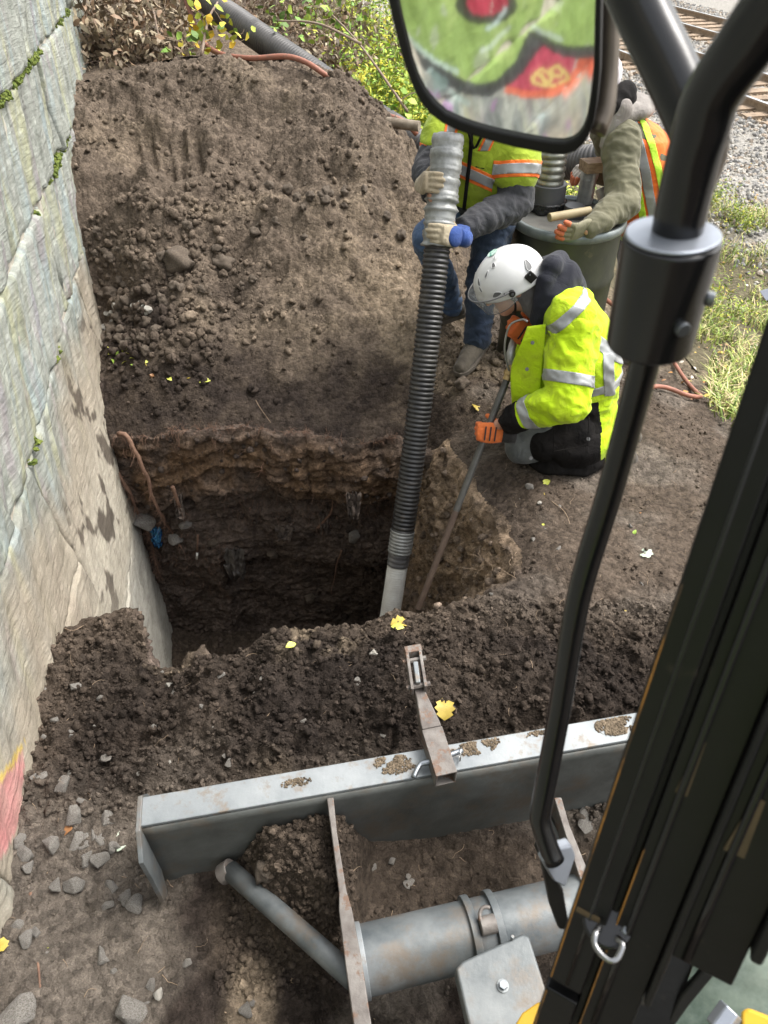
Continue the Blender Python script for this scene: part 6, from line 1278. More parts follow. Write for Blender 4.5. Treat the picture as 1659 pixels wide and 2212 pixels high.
def boot(parent, ankle, toe, size=1.0, name='boot'):
    ankle = np.asarray(ankle, float); toe = np.asarray(toe, float); f = toe - ankle; f[2] *= 1; L_ = np.linalg.norm(f); f /= L_; s_ = np.cross(f, UZ); s_ /= np.linalg.norm(s_); u_ = np.cross(s_, f); S_ = size
    g0 = ankle - u_ * .085 * S_
    pr = [loft([ankle + u_ * .07 * S_ - f * .01, ankle - f * .005, g0 + f * .01 + u_ * .045 * S_], [.058 * S_, .055 * S_, .06 * S_], [.05 * S_, .045 * S_, .043 * S_], f, s_, 20, 10),
          cap_limb([g0 - f * .045 * S_ + u_ * .045 * S_, g0 + f * .05 * S_ + u_ * .05 * S_, g0 + f * .125 * S_ + u_ * .04 * S_, g0 + f * .18 * S_ + u_ * .03 * S_], [.043 * S_, .05 * S_, .047 * S_, .036 * S_], 16)]
    b, _ = cobj(name, fuse(pr, .006, 3), M_BOOT, parent, .0025, 18)
    pts = [g0 + f * a * S_ + s_ * w_ * S_ + u_ * .004 for a, w_ in ((-.09, -.02), (-.09, .02), (-.06, .04), (0, .041), (.06, .045), (.13, .053), (.19, .042), (.222, .015), (.222, -.015), (.19, -.042), (.13, -.053), (.06, -.045), (0, -.041), (-.06, -.04))]
    prism('sole', pts, u_ * .024 * S_, M_SOLE, b, .004)
    for k in range(4):
        c_ = g0 + f * (.035 + .022 * k) * S_ + u_ * (.105 - .011 * k) * S_; tube('lace', [c_ - s_ * .028, c_ + u_ * .006, c_ + s_ * .028 + f * .01], .0028, M_GLT, b, 6)
    return b
def face_parts(body_prims, hc, f, s, u, k=1.0):
    """skull, jaw, nose, ears, brow as fused primitives"""
    body_prims += [ell(hc + u * .025 * k, f, s, u, .096 * k, .076 * k, .105 * k), ell(hc - u * .045 * k + f * .025 * k, f, s, u, .066 * k, .056 * k, .072 * k), cap_limb([hc + f * .088 * k + u * .012 * k, hc + f * .112 * k - u * .022 * k], [.010 * k, .0155 * k], 10, n=8),
                   cap_limb([hc + f * .082 * k - u * .057 * k - s * .02 * k, hc + f * .088 * k - u * .057 * k, hc + f * .082 * k - u * .057 * k + s * .02 * k], [.008 * k, .0095 * k, .008 * k], 8, n=8), ell(hc + f * .065 * k - u * .092 * k, f, s, u, .03 * k, .03 * k, .024 * k, 2),
                   cap_limb([hc + f * .088 * k + u * .032 * k - s * .045 * k, hc + f * .094 * k + u * .036 * k, hc + f * .088 * k + u * .032 * k + s * .045 * k], [.009 * k] * 3, 8, n=8)]
    for q in (-1, 1): body_prims += [ell(hc + s * q * .079 * k - f * .005 * k, f, s, u, .02 * k, .008 * k, .032 * k, 2)]
def eyes(parent, hc, f, s, u, k=1.0):
    for q in (-1, 1):
        c_ = hc + f * .083 * k + s * q * .031 * k + u * .012 * k; v_, f_ = ell(c_, f, s, u, .011 * k, .013 * k, .010 * k, 2); e = mesh_pd('eye', v_, f_, mat_basic('eye_white', (.6, .58, .55), rough=.3) if 'eye_white' not in bpy.data.materials else bpy.data.materials['eye_white'], parent)
        v_, f_ = ell(c_ + f * .008 * k, f, s, u, .004 * k, .006 * k, .006 * k, 2); mesh_pd('iris', v_, f_, M_HOLE, e)
def ortho(f, u):
    f = np.array(f, float); f /= np.linalg.norm(f); u = np.array(u, float); u -= f * (u @ f); u /= np.linalg.norm(u); return f, np.cross(u, f), u

# ---- kneeling worker ---------------------------------------------------
kw = empty('person', Y(1150, 985, 2.75), 'kneeling worker in bright yellow jacket and white helmet pushing a steel pipe into the pit', 'person')
hc = Y(1104, 614, 2.76); kf, ks, ku = ortho((-.86, -.10, -.50), (-.5, -.05, .86))
hipL, hipR = Y(1256, 872, 2.67), Y(1256, 872, 2.93); knL, knR = Y(1128, 966, 2.60), Y(1122, 925, 2.93); anL, anR = Y(1330, 955, 2.64), Y(1330, 930, 2.92)
shL, shR = Y(1238, 712, 2.58), Y(1196, 690, 2.98); elL, wrL = Y(1222, 862, 2.42), Y(1110, 905, 2.505); elR, wrR = Y(1165, 800, 3.0), Y(1140, 742, 2.84)
pr = []; face_parts(pr, hc, kf, ks, ku)
pr += [cap_limb([hc - ku * .06 - kf * .01, Y(1180, 655, 2.78)], [.06, .065], 16), loft([Y(1240, 850, 2.8), Y(1235, 780, 2.8), Y(1225, 720, 2.8), Y(1205, 665, 2.79)], [.13, .13, .12, .07], [.16, .17, .19, .10], n=14)]
for a, b, c_ in ((hipL, knL, anL), (hipR, knR, anR)): pr += [cap_limb([Y(1245, 850, 2.8), a, b], [.12, .075, .05], 16), cap_limb([b, c_], [.05, .035], 14)]
for a, b, c_ in ((shL, elL, wrL), (shR, elR, wrR)): pr += [cap_limb([Y(1215, 690, 2.79), a, b], [.08, .055, .042], 14), cap_limb([b, c_, c_ + (c_ - b) / np.linalg.norm(c_ - b) * .08], [.042, .028, .026], 14)]
body, _ = cobj('body', fuse(pr, .008, 2), M_SKIN, kw, 0)
eyes(kw, hc, kf, ks, ku)
# spectacles
for q in (-1, 1):
    c_ = hc + kf * .100 + ks * q * .031 + ku * .008; tube('spectacle_rim', [c_ + ks * .024 * math.cos(t) + ku * .017 * math.sin(t) for t in np.linspace(0, 2 * math.pi, 18)], .0016, M_HOLE, kw, 6, caps=False)
    tube('spectacle_arm', [c_ + ks * q * .024, hc + ks * q * .083 + ku * .012], .0016, M_HOLE, kw, 6)
# trousers and boots
pr = []
for a, b, c_ in ((hipL, knL, anL), (hipR, knR, anR)): pr += [cap_limb([Y(1250, 860, 2.8), a, b], [.12, .092, .074], 18), cap_limb([b, (b + c_) / 2, c_], [.078, .068, .055], 16)]
cobj('trousers', fuse(pr, .008, 3), M_GTRO, kw, .006, 7, seed=3)
for a in (anL, anR): boot(kw, a + np.array([.03, 0, .0]), a + np.array([.14, 0, -.10]), .95)
# jacket body
TJ = [Y(1214, 950, 2.76), Y(1220, 905, 2.78), Y(1228, 850, 2.8), Y(1234, 780, 2.8), Y(1240, 718, 2.8), Y(1228, 662, 2.8), Y(1196, 618, 2.79)]
jk = fuse([loft(TJ, [.222, .218, .212, .205, .180, .135, .075], [.27, .265, .25, .245, .245, .20, .10], n=30), cap_limb([Y(1235, 690, 2.58), Y(1222, 668, 2.78), Y(1200, 672, 2.98)], [.095, .11, .095], 16), ell(Y(1180, 800, 2.72), (1, 0, 0), (0, 1, 0), UZ, .12, .17, .17)], .0075, 7)
V_, N_, F_ = jk; V_ = wrinkle(V_, N_, .014, 4.2, (0, .3, 1), .4, 5) ; V_ = wrinkle(V_, N_, .008, 9, (0.5, 0, 1), .5, 9); jk = (V_, N_, F_)
pu, pv = proj(V_); fc = np.array([np.mean([[pu[i], pv[i], V_[i, 1]] for i in f], 0) for f in F_])
lowb = ((fc[:, 1] > 905 - (fc[:, 0] - 1100) * .19) & (fc[:, 0] < 1294 + (fc[:, 1] - 880) * .12) & (fc[:, 2] < 2.95)) | ((V_[[f[0] for f in F_], 2] < .16) & (fc[:, 2] > 2.8))
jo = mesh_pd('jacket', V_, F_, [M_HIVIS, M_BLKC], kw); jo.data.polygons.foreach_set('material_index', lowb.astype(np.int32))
S_ = lambda u, v, y: Y(u, v, y)
def nrm3(a, b, c): n_ = np.cross(b - a, c - a); return n_ / np.linalg.norm(n_)
# reflective bands, each lying in the plane it is sewn in
a, b = S_(1160, 735, 2.55), S_(1330, 745, 2.8)
def bandp(pts, w_, lims=()):
    p = (pts[0] + pts[1] + pts[2]) / 3; n_ = nrm3(*pts); return slabp(p, n_, w_) + list(lims)
YM = np.array([0, -1.0, 0])
band('reflective_band', jk, bandp([S_(1165, 730, 2.58), S_(1218, 688, 2.55), S_(1218, 640, 2.95)], .042, [(S_(1218, 700, 2.8), (-.96, 0, .1)), ]), .003, M_REFL, jo)
band('reflective_band', jk, bandp([S_(1218, 690, 2.55), S_(1325, 760, 2.62), S_(1300, 700, 2.98)], .044, [(S_(1216, 700, 2.8), (.96, 0, -.1))]), .003, M_REFL, jo)
band('reflective_band', jk, bandp([S_(1150, 862, 2.55), S_(1260, 856, 2.53), S_(1338, 790, 2.8)], .044, [(S_(1205, 700, 2.8), (1, 0, 0))]), .003, M_REFL, jo)
band('reflective_band', jk, slabp(S_(1316, 770, 2.64), nrm3(S_(1316, 700, 2.64), S_(1322, 850, 2.64), S_(1330, 770, 3.2)), .042) + [(S_(1300, 770, 2.8), YM), (S_(1320, 738, 2.7), (-.2, 0, -1)), (S_(1338, 830, 2.7), (.2, 0, 1)), (S_(1280, 700, 2.8), (1, 0, 0))], .0035, M_REFL, jo)
band('reflective_band', jk, slabp(S_(1157, 790, 2.6), nrm3(S_(1162, 740, 2.6), S_(1150, 850, 2.6), S_(1150, 790, 3.2)), .034) + [(S_(1160, 742, 2.7), (0, 0, -1)), (S_(1155, 850, 2.7), (0, 0, 1)), (S_(1190, 700, 2.8), (-1, 0, 0)), (S_(1190, 700, 2.66), YM)], .0035, M_REFL, jo)
# open front flap with press studs
fl_ = [S_(1116, 752, 2.56), S_(1136, 742, 2.56), S_(1152, 800, 2.54), S_(1150, 868, 2.53), S_(1116, 868, 2.53), S_(1108, 800, 2.54)]
A, B, f = grid(np.linspace(0, 1, 14), np.linspace(0, 1, 26))
def quadpt(A, B, p00, p10, p01, p11): return p00 * ((1 - A) * (1 - B))[:, None] + p10 * (A * (1 - B))[:, None] + p01 * ((1 - A) * B)[:, None] + p11 * (A * B)[:, None]
Q_ = quadpt(A, B, S_(1140, 705, 2.60), S_(1180, 700, 2.57), S_(1107, 872, 2.60), S_(1165, 872, 2.52)); Q_[:, 0] -= .03 * np.sin(B * math.pi) * (1 - A); Q_[:, 1] -= .012 * np.sin(B * 9) * (1 - A); fp = mesh_np('front_flap', Q_, f, M_HIVIS, jo); m_ = fp.modifiers.new('s', 'SOLIDIFY'); m_.thickness = .006
for u, v in ((1138, 797), (1139, 858), (1150, 740)): c_ = S_(u, v, 2.535 if v > 750 else 2.56); cyl('press_stud', c_, c_ + np.array([0, -.006, .002]), .0075, M_HOLE, jo, 16, bevel=.001)
for u, v in ((1146, 989), (1141, 1052), (1270, 948)): c_ = Y(u, v, 2.49); cyl('press_stud', c_, c_ + np.array([0, -.008, .004]), .008, M_HOLE, jo, 16, bevel=.001)
# skirt of the jacket over the thighs
sk = fuse([loft([Y(1225, 955, 2.70), Y(1224, 920, 2.70), Y(1227, 885, 2.74)], [.172, .195, .20], [.20, .225, .235], n=14), cap_limb([Y(1178, 955, 2.58), Y(1235, 928, 2.60)], [.088, .11], 16)], .0075, 6)
V_, N_, F_ = sk; V_ = wrinkle(V_, N_, .010, 5, (0, 0, -1), 2.0, 3); pu, pv = proj(V_); lim = np.array([np.mean([pu[i] for i in f]) < 1298 for f in F_]); so = mesh_pd('jacket_skirt', V_, F_, [M_HIVIS, M_BLKC], jo); so.data.polygons.foreach_set('material_index', lim.astype(np.int32))
tube('pocket_seam', [Y(1196, 905, 2.475), Y(1196, 975, 2.47), Y(1270, 962, 2.47), Y(1272, 900, 2.48)], .0022, M_BLKC, jo, 6)
# sleeves
def sleeve(sh, el, wr, r, mat, parent, seed, amp=.010, name='sleeve', vox=.007):
    e2 = el + (el - (sh + wr) / 2) * .08
    s_ = fuse([cap_limb([sh, (sh * .5 + el * .5), e2], [r[0], (r[0] + r[1]) / 2, r[1]], 18), cap_limb([e2, (el + wr) / 2, wr], [r[1], (r[1] + r[2]) / 2, r[2]], 18)], vox, 4); V_, N_, F_ = s_; ax_ = (wr - sh) / np.linalg.norm(wr - sh)
    V_ = wrinkle(V_, N_, amp, 6.0, ax_, .5, seed); V_ = wrinkle(V_, N_, amp * .7, 12, ax_, .4, seed + 4); s_ = (V_, N_, F_); return mesh_pd(name, V_, F_, mat, parent), s_
so1, sl1 = sleeve(shL, elL, wrL, (.102, .090, .058), M_HIVIS, jo, 1)
dU = (elL - shL) / np.linalg.norm(elL - shL); dF = (wrL - elL) / np.linalg.norm(wrL - elL)
band('reflective_band', sl1, slabp(shL + (elL - shL) * .70, dU + .12 * dF, .045), .003, M_REFL, so1)
band('reflective_band', sl1, slabp(elL + (wrL - elL) * .66, dF, .045) + [(elL + (wrL - elL) * .3, dF)], .003, M_REFL, so1)
band('dark_cuff', sl1, [(elL + (wrL - elL) * .80, dF)], .003, M_BLKC, so1, .004)
obox('pen_pocket', shL + (elL - shL) * .42 + np.array([-.012, -.098, .0]), dU, np.cross(dU, (0, -1, 0)), (0, -1, 0), .045, .038, .004, M_HIVIS, so1, .003)
so2, sl2 = sleeve(shR, elR, wrR, (.10, .085, .06), M_HIVIS, jo, 2)
# hood
hd_ = fuse([ell(Y(1210, 612, 2.80), (.8, 0, -.6), (0, 1, 0), (.6, 0, .8), .125, .15, .088), cap_limb([Y(1222, 600, 2.74), Y(1195, 645, 2.67), Y(1168, 688, 2.66)], [.07, .062, .04], 18), cap_limb([Y(1215, 590, 2.9), Y(1180, 625, 2.92), Y(1152, 665, 2.88)], [.06, .055, .04], 18), cap_limb([Y(1192, 575, 2.70), Y(1205, 568, 2.80), Y(1205, 568, 2.9)], [.045, .05, .045], 16), cap_limb([Y(1180, 605, 2.67), Y(1168, 650, 2.66), Y(1158, 690, 2.665)], [.035, .034, .028], 14)], .0065, 9)
cobj('hood', hd_, M_NAVY, kw, .007, 7, seed=2)
cp2 = fuse([ell(hc + ku * .025 - kf * .012, kf, ks, ku, .104, .088, .10), cap_limb([hc - ku * .02 - kf * .05, Y(1165, 650, 2.76)], [.082, .08], 16)], .006, 3); V_, N_, F_ = cp2
bmk = band('knit_cap', cp2, [(hc + kf * .035, -kf * 1.0 + ku * .25)], 0.0, M_GCAP, kw, .004)
# helmet
def helmet(parent, hc, f, s, u, mat, vents=True):
    c_ = hc + u * .035 - f * .005; nu, nv = 44, 64; vs = []
    for i in range(nu):
        th = (i / (nu - 1)) * math.radians(104)
        for j in range(nv):
            ph = j / nv * 2 * math.pi; cf, cs_ = math.cos(ph), math.sin(ph); drop = .014 * (cf < 0) * -cf - .010 * max(cf, 0)
            k = 1.0; flare = .010 * sstep(math.radians(88), math.radians(104), np.array(th)) 
            ridge = .0045 * math.exp(-(cs_ * math.sin(th) / .16) ** 2) - .003 * math.exp(-((abs(cs_ * math.sin(th)) - .34) / .07) ** 2)
            r_ = 1 + ridge / .13
            vs.append(c_ + f * (.141 * r_ + flare) * math.sin(th) * cf + s * (.116 * r_ + flare * .5) * math.sin(th) * cs_ + u * (.119 * r_ * math.cos(th) - drop * math.sin(th) ** 6))
    fs = [tuple(range(nv))[::-1]] + [(i * nv + j, i * nv + (j + 1) % nv, (i + 1) * nv + (j + 1) % nv, (i + 1) * nv + j) for i in range(1, nu - 1) for j in range(nv)]
    fs = [(i * nv + j, (i + 1) * nv + j, (i + 1) * nv + (j + 1) % nv, i * nv + (j + 1) % nv) for i in range(1, nu - 1) for j in range(nv)] + [tuple(nv + j for j in range(nv))]
    h = mesh_pd('helmet_shell', vs, fs, mat, parent); m_ = h.modifiers.new('s', 'SOLIDIFY'); m_.thickness = .005; m_.offset = -1
    def on(th, ph, out=0.0): th, ph = math.radians(th), math.radians(ph); return c_ + f * (.1415 + out) * math.sin(th) * math.cos(ph) + s * (.1165 + out) * math.sin(th) * math.sin(ph) + u * (.1195 + out) * math.cos(th)
    if vents:
        for th, ph, a_, b_, rot in ((58, 20, 9, 3.2, .5), (70, 26, 7, 2.6, .6), (44, 42, 7, 2.2, -.3), (30, 60, 6, 3.0, .2), (14, 60, 5, 1.6, .3), (66, 128, 11, 4.5, -.35), (84, 58, 5, 8, .25), (58, -20, 9, 3.2, -.5), (70, -26, 7, 2.6, -.6)):
            P_ = []
            for t in np.linspace(0, 2 * math.pi, 14, endpoint=False):
                x_, y_ = a_ * math.cos(t), b_ * math.sin(t) * (1 + .5 * math.cos(t)); P_.append(on(th + x_ * math.cos(rot) - y_ * math.sin(rot), ph + (x_ * math.sin(rot) + y_ * math.cos(rot)) / max(.35, math.sin(math.radians(th))), .0022))
            cc3 = on(th, ph, .0026); mesh_pd('vent', P_ + [cc3], [(i, (i + 1) % 14, 14) for i in range(14)], M_HOLE, h)
            tube('vent_lip', P_ + [P_[0]], .0012, mat, h, 6, caps=False)
    return h, on
hm, on = helmet(kw, hc, kf, ks, ku, M_HELM)
# visor, pivots, lamp clip, badge
vs = []; na, nb = 30, 14
for i in range(nb):
    for j in range(na):
        ph = math.radians(-84 + 168 * j / (na - 1)); b_ = i / (nb - 1); edge = math.cos(ph) ** .55 if math.cos(ph) > 0 else 0
        p = on(90, math.degrees(ph), .012 + .010 * edge) + ku * (.008 - .088 * b_ * (.28 + .72 * edge)) + kf * (.014 * edge) - kf * (.030 * b_ * edge); vs.append(p)
fs = [(i * na + j, i * na + j + 1, (i + 1) * na + j + 1, (i + 1) * na + j) for i in range(nb - 1) for j in range(na - 1)]
vo = mesh_pd('visor', vs, fs, M_VIS, kw); tube('visor_rim', vs[:na], .0032, M_HOLE, vo, 8); tube('visor_edge', vs[-na:], .0014, M_PVC, vo, 6)
pvt = on(90, 82, .012); cyl('visor_pivot', pvt - ks * .004, pvt + ks * .012, .013, M_BLACKD, kw, 20, bevel=.002); cyl('pivot_screw', pvt + ks * .012, pvt + ks * .014, .006, M_PVC, kw, 16, bevel=.001)
pc = on(86, 118, .006); obox('lamp_clip', pc, ku * .9 + kf * .3, kf * .9 - ku * .3, ks, .021, .018, .007, M_BLACKD, hm, .003); cyl('clip_rivet', pc + ku * .014 + ks * .006, pc + ku * .014 + ks * .010, .003, M_GLOSSG, hm, 10, bevel=.0005)
M_BADGE = mat_basic('green_badge', (.05, .22, .16), (.45, .6, .52), .4, scale=60, contrast=(.45, .5)); bc_ = on(8, -30, .0045); _, sx, sy = frame_from(bc_ - (hc + ku * .035)); mesh_pd('round_badge', [bc_ + .022 * (math.cos(t) * sx + math.sin(t) * sy) for t in np.linspace(0, 6.28, 24, endpoint=False)], [tuple(range(24))], M_BADGE, hm, False)
tube('chin_strap', smooth_path([on(88, 70, .001), hc + ks * .082 - ku * .03 + kf * .02, hc + ks * .06 - ku * .085 + kf * .035, hc - ku * .115 + kf * .05], 16)[0], .0065, M_BLACKD, kw, 8, ry=.003)
# steel pipe with valve and hose tail
pT, pB = Y(1098, 812, 2.66), Y(903, 1316, 2.14); pd = (pB - pT) / np.linalg.norm(pB - pT)
lance = empty('air_lance', pB, 'long steel pipe with brass fitting held by the kneeling worker, reaching into the pit', 'pipe')
M_PIPE = mat_basic('dark_steel_pipe', (.07, .068, .062), (.125, .12, .11), .45, .5, scale=10); M_PIPER = mat_basic('brown_dirty_pipe', (.07, .045, .032), (.10, .07, .05), .8, scale=20)
pm = pT + (pB - pT) * .56; cyl('pipe_body', pT, pm, .0155, M_PIPE, lance, 20); cyl('pipe_lower', pm, pB, .0145, M_PIPER, lance, 20)
M_BRASS = mat_basic('brass', (.42, .30, .14), (.30, .21, .10), .4, .8, scale=20); cyl('brass_fitting', pT - pd * .06, pT + pd * .02, .021, M_BRASS, lance, 8, bevel=.002); cyl('brass_collar', pT - pd * .02, pT - pd * .002, .025, M_BRASS, lance, 24)
hv = smooth_path([pT - pd * .05, Y(1103, 765, 2.70), Y(1115, 728, 2.76), Y(1138, 712, 2.80)], 20)[0]; tube('valve_body', hv, [.02] * 6 + [.017] * 14, M_ZINC, lance, 14)
tube('whip_cable', smooth_path([pT - pd * .03 + np.array([-.01, -.02, 0]), Y(1090, 755, 2.66), Y(1100, 705, 2.66), Y(1128, 690, 2.64), Y(1140, 695, 2.62)], 30)[0], .0045, M_ZINC, lance, 8)
tube('valve_lever', smooth_path([Y(1112, 822, 2.62), Y(1118, 850, 2.60), Y(1105, 878, 2.60)], 12)[0], .004, mat_basic('blue_lever', (.03, .07, .2), rough=.4), lance, 8)
# gloves
gp_ = pT + pd * ((Y(1052, 925, 2.52) - pT) @ pd); n_to = np.array([.1, 1, -.1]); n_to -= pd * (n_to @ pd); n_to /= np.linalg.norm(n_to); across = np.cross(n_to, pd)
if across[0] > 0: across = -across
wr_ = gp_ - n_to * .030 - across * .072; g1, gi = glove(kw, wr_, across + pd * .25, n_to, 1 if np.cross(across, n_to) @ pd < 0 else -1, [M_GLO, M_GLK], (.75, 1.15, .9), cuff=M_GLK, size=1.02, thumb=(.9, .6))
for k in range(3): c_ = gi['w'] + gi['d'] * (.045 + .022 * k) - gi['n'] * .0215; beam('glove_strap', c_ - gi['t'] * .032, c_ + gi['t'] * .030, .006, .006, M_GLK, g1, up=gi['n'], bevel=.002)
g2_, gj = glove(kw, Y(1150, 738, 2.74), Y(1118, 712, 2.72) - Y(1150, 738, 2.74), (-.3, .8, -.2), -1, [M_GLO], (.8, 1.0, .8), cuff=M_GLK, size=1.05, thumb=(.6, .5))
for k in range(3): c_ = gj['w'] + gj['d'] * (.045 + .022 * k) - gj['n'] * .0215; beam('glove_strap', c_ - gj['t'] * .032, c_ + gj['t'] * .030, .006, .006, M_GLK, g2_, up=gj['n'], bevel=.002)

# ---- standing worker holding the hose -----------------------------------
sw = empty('person', Y(1000, 760, 3.7), 'standing worker in dull yellow vest and jeans holding the big hose with a blue glove', 'person')
hc2 = Y(1045, 172, 3.36); f2, s2, u2 = ortho((-.25, -.75, -.6), (0, -.3, .95))
hL, hR = Y(1072, 478, 3.72), Y(985, 472, 3.76); kL, kR = Y(1040, 612, 3.56), Y(925, 515, 3.58); aL, aR = Y(1032, 722, 3.50), Y(972, 652, 3.86)
s_L, s_R = Y(1118, 300, 3.60), Y(962, 288, 3.62); eL, eR = Y(1112, 436, 3.50), Y(925, 372, 3.48); wL, wR = Y(1003, 494, 3.33), Y(932, 408, 3.32)
pr = []; face_parts(pr, hc2, f2, s2, u2)
pr += [cap_limb([hc2 - u2 * .06, Y(1042, 250, 3.55)], [.06, .065], 14), loft([Y(1035, 465, 3.74), Y(1040, 390, 3.70), Y(1042, 310, 3.63), Y(1042, 262, 3.58)], [.15, .15, .17, .10], [.10, .10, .11, .08], n=14)]
for a, b, c_ in ((hL, kL, aL), (hR, kR, aR)): pr += [cap_limb([a, b], [.075, .05], 14), cap_limb([b, c_], [.05, .035], 14)]
for a, b, c_ in ((s_L, eL, wL), (s_R, eR, wR)): pr += [cap_limb([Y(1042, 280, 3.6), a, b], [.07, .055, .042], 14), cap_limb([b, c_, c_ + (c_ - b) / np.linalg.norm(c_ - b) * .08], [.042, .028, .026], 14)]
cobj('body', fuse(pr, .012, 2), M_SKIN, sw, 0); eyes(sw, hc2, f2, s2, u2)
v_, f_ = ell(hc2 + u2 * .03 - f2 * .012, f2, s2, u2, .105, .088, .108); mesh_pd('knit_cap', v_, f_, M_NAVY, sw)
for nm, a, b, c_, m_, sd__ in (('trouser_leg', hL, kL, aL, M_JEAND, 1), ('trouser_leg', hR, kR, aR, M_JEAN, 2)):
    cobj(nm, fuse([cap_limb([a + UZ * .02, (a + b) / 2, b], [.108, .10, .083], 18), cap_limb([b, (b + c_) / 2, c_, c_ - UZ * .02], [.082, .076, .070, .072], 18), ell(Y(1040, 462, 3.75), (1, 0, 0), (0, 1, 0), UZ, .12, .09, .09)], .0075, 3), m_, sw, .011, 7, (c_ - a), seed=sd__)
boot(sw, aL + np.array([0, 0, -.03]), aL + np.array([-.10, -.17, -.055]), 1.08); boot(sw, aR + np.array([0, 0, -.02]), aR + np.array([-.18, -.06, -.05]), 1.08)
TV = [Y(1050, 478, 3.74), Y(1050, 430, 3.71), Y(1050, 370, 3.67), Y(1048, 315, 3.62), Y(1042, 268, 3.57), Y(1040, 240, 3.53)]
cobj('sweatshirt', fuse([loft(TV, [.172, .178, .185, .20, .17, .09], [.125, .128, .13, .13, .11, .08], n=22)], .008, 4), M_DGREY, sw, .008, 6, seed=6)
vst = fuse([loft(TV[1:], [.187, .197, .214, .185, .11], [.142, .146, .148, .125, .09], n=22), cap_limb([s_L + np.array([-.05, 0, 0]), s_L, s_L * .55 + eL * .45], [.10, .115, .118], 18), cap_limb([s_R + np.array([.05, 0, 0]), s_R, s_R * .7 + eR * .3], [.10, .10, .095], 18)], .0075, 5)
V_, N_, F_ = vst; V_ = wrinkle(V_, N_, .010, 6, (0, 0, 1), .5, 8); vst = (V_, N_, F_)
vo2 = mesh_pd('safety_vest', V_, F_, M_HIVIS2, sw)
def vb(p, n_, w_, lims=(), off=.003, mat=M_REFL): return band('reflective_band', vst, slabp(p, n_, w_) + list(lims), off, mat, vo2)
nb_ = nrm3(Y(980, 355, 3.5), Y(1080, 400, 3.5), Y(1040, 380, 3.9)); xl = Y(1075, 380, 3.5)
for w_, m_, of in ((.066, M_ORC, .0025), (.040, M_REFL, .0045)):
    band('reflective_band', vst, slabp(Y(1020, 378, 3.52), nb_, w_) + [(Y(1068, 380, 3.5), (-1, 0, 0)), (Y(1010, 500, 3.7), (0, 0, 1))], of, m_, vo2)
    dA = (eL - s_L) / np.linalg.norm(eL - s_L); band('reflective_band', vst, slabp(s_L + (eL - s_L) * .50, dA, w_ * 1.05) + [(Y(1062, 380, 3.5), (1, 0, 0))], of, m_, vo2)
    band('reflective_band', vst, slabp(Y(1058, 300, 3.45), np.array([1, 0, -.35]), w_ * .8) + [(Y(1050, 322, 3.5), (0, 0, 1)), (Y(1060, 300, 3.6), (0, -1, 0))], of, m_, vo2)
    band('reflective_band', vst, slabp(Y(972, 300, 3.45), np.array([1, 0, -.25]), w_ * .8) + [(Y(985, 318, 3.5), (0, 0, 1)), (Y(1000, 300, 3.56), (0, -1, 0))], of, m_, vo2)
tube('zip', [p + np.array([0, -.004, 0]) for p in smooth_path([Y(1018, 275, 3.44), Y(1016, 330, 3.475), Y(1008, 400, 3.53), Y(1002, 452, 3.57)], 30)[0]], .009, M_BLKC, vo2, 8, ry=.004)
tube('chest_strap', smooth_path([Y(1012, 285, 3.43), Y(1024, 320, 3.45), Y(1040, 295, 3.43)], 12)[0], .006, M_BLKC, vo2, 8)
obox('pocket_flap', Y(1060, 345, 3.505), (1, 0, -.1), (0, .35, 1), (0, -1, .3), .050, .036, .004, M_HIVIS2, vo2, .004); obox('pocket_label', Y(1037, 360, 3.495), (1, 0, -.2), (0, .35, 1), (0, -1, .3), .020, .006, .003, M_BLKC, vo2, .001)
sleeve(s_L * .6 + eL * .4, eL, wL, (.088, .082, .056), M_DGREY, sw, 5, .008); sleeve(s_R, eR, wR, (.085, .075, .056), M_DGREY, sw, 6, .008)
# his glove round the hose
hd1 = (h1 - h0) / np.linalg.norm(h1 - h0); tt = ((Y(965, 512, 3.3) - h0) @ hd1) / np.linalg.norm(h1 - h0); hcn = hp(tt)
n_to = hcn - (hcn + np.array([.9, -.5, .2])); n_to -= hd1 * (n_to @ hd1); n_to /= np.linalg.norm(n_to); ac = np.cross(hd1, n_to)
if ac[1] > 0: ac = -ac
wq = hcn - n_to * (R_H + .022) - ac * .05; gb, gk = glove(sw, wq, ac - n_to * -.25, n_to, 1 if np.cross(ac, n_to) @ hd1 < 0 else -1, [M_GLT], (.45, .5, .4), cuff=M_GLB, size=1.05, thumb=(.3, .3))
v_, f_ = ell(gk['w'] + gk['d'] * .045 - gk['n'] * .012, gk['d'], gk['t'], gk['n'], .052, .045, .018); mesh_pd('blue_glove_back', v_, f_, M_GLB, gb)
beam('glove_gauntlet', wL, gk['w'] + gk['d'] * .01, .075, .06, M_GLB, gb, bevel=.02)
n2_ = np.array([.9, .3, .3]); n2_ -= hd1 * (n2_ @ hd1); n2_ /= np.linalg.norm(n2_); tt2 = ((Y(945, 400, 3.3) - h0) @ hd1) / np.linalg.norm(h1 - h0); hq = hp(tt2); ac2 = np.cross(hd1, n2_)
if ac2[1] > 0: ac2 = -ac2
glove(sw, hq - n2_ * (R_H + .03) - ac2 * .06, ac2, n2_, 1 if np.cross(ac2, n2_) @ hd1 < 0 else -1, [M_GLT], (.5, .5, .4), size=1.05)

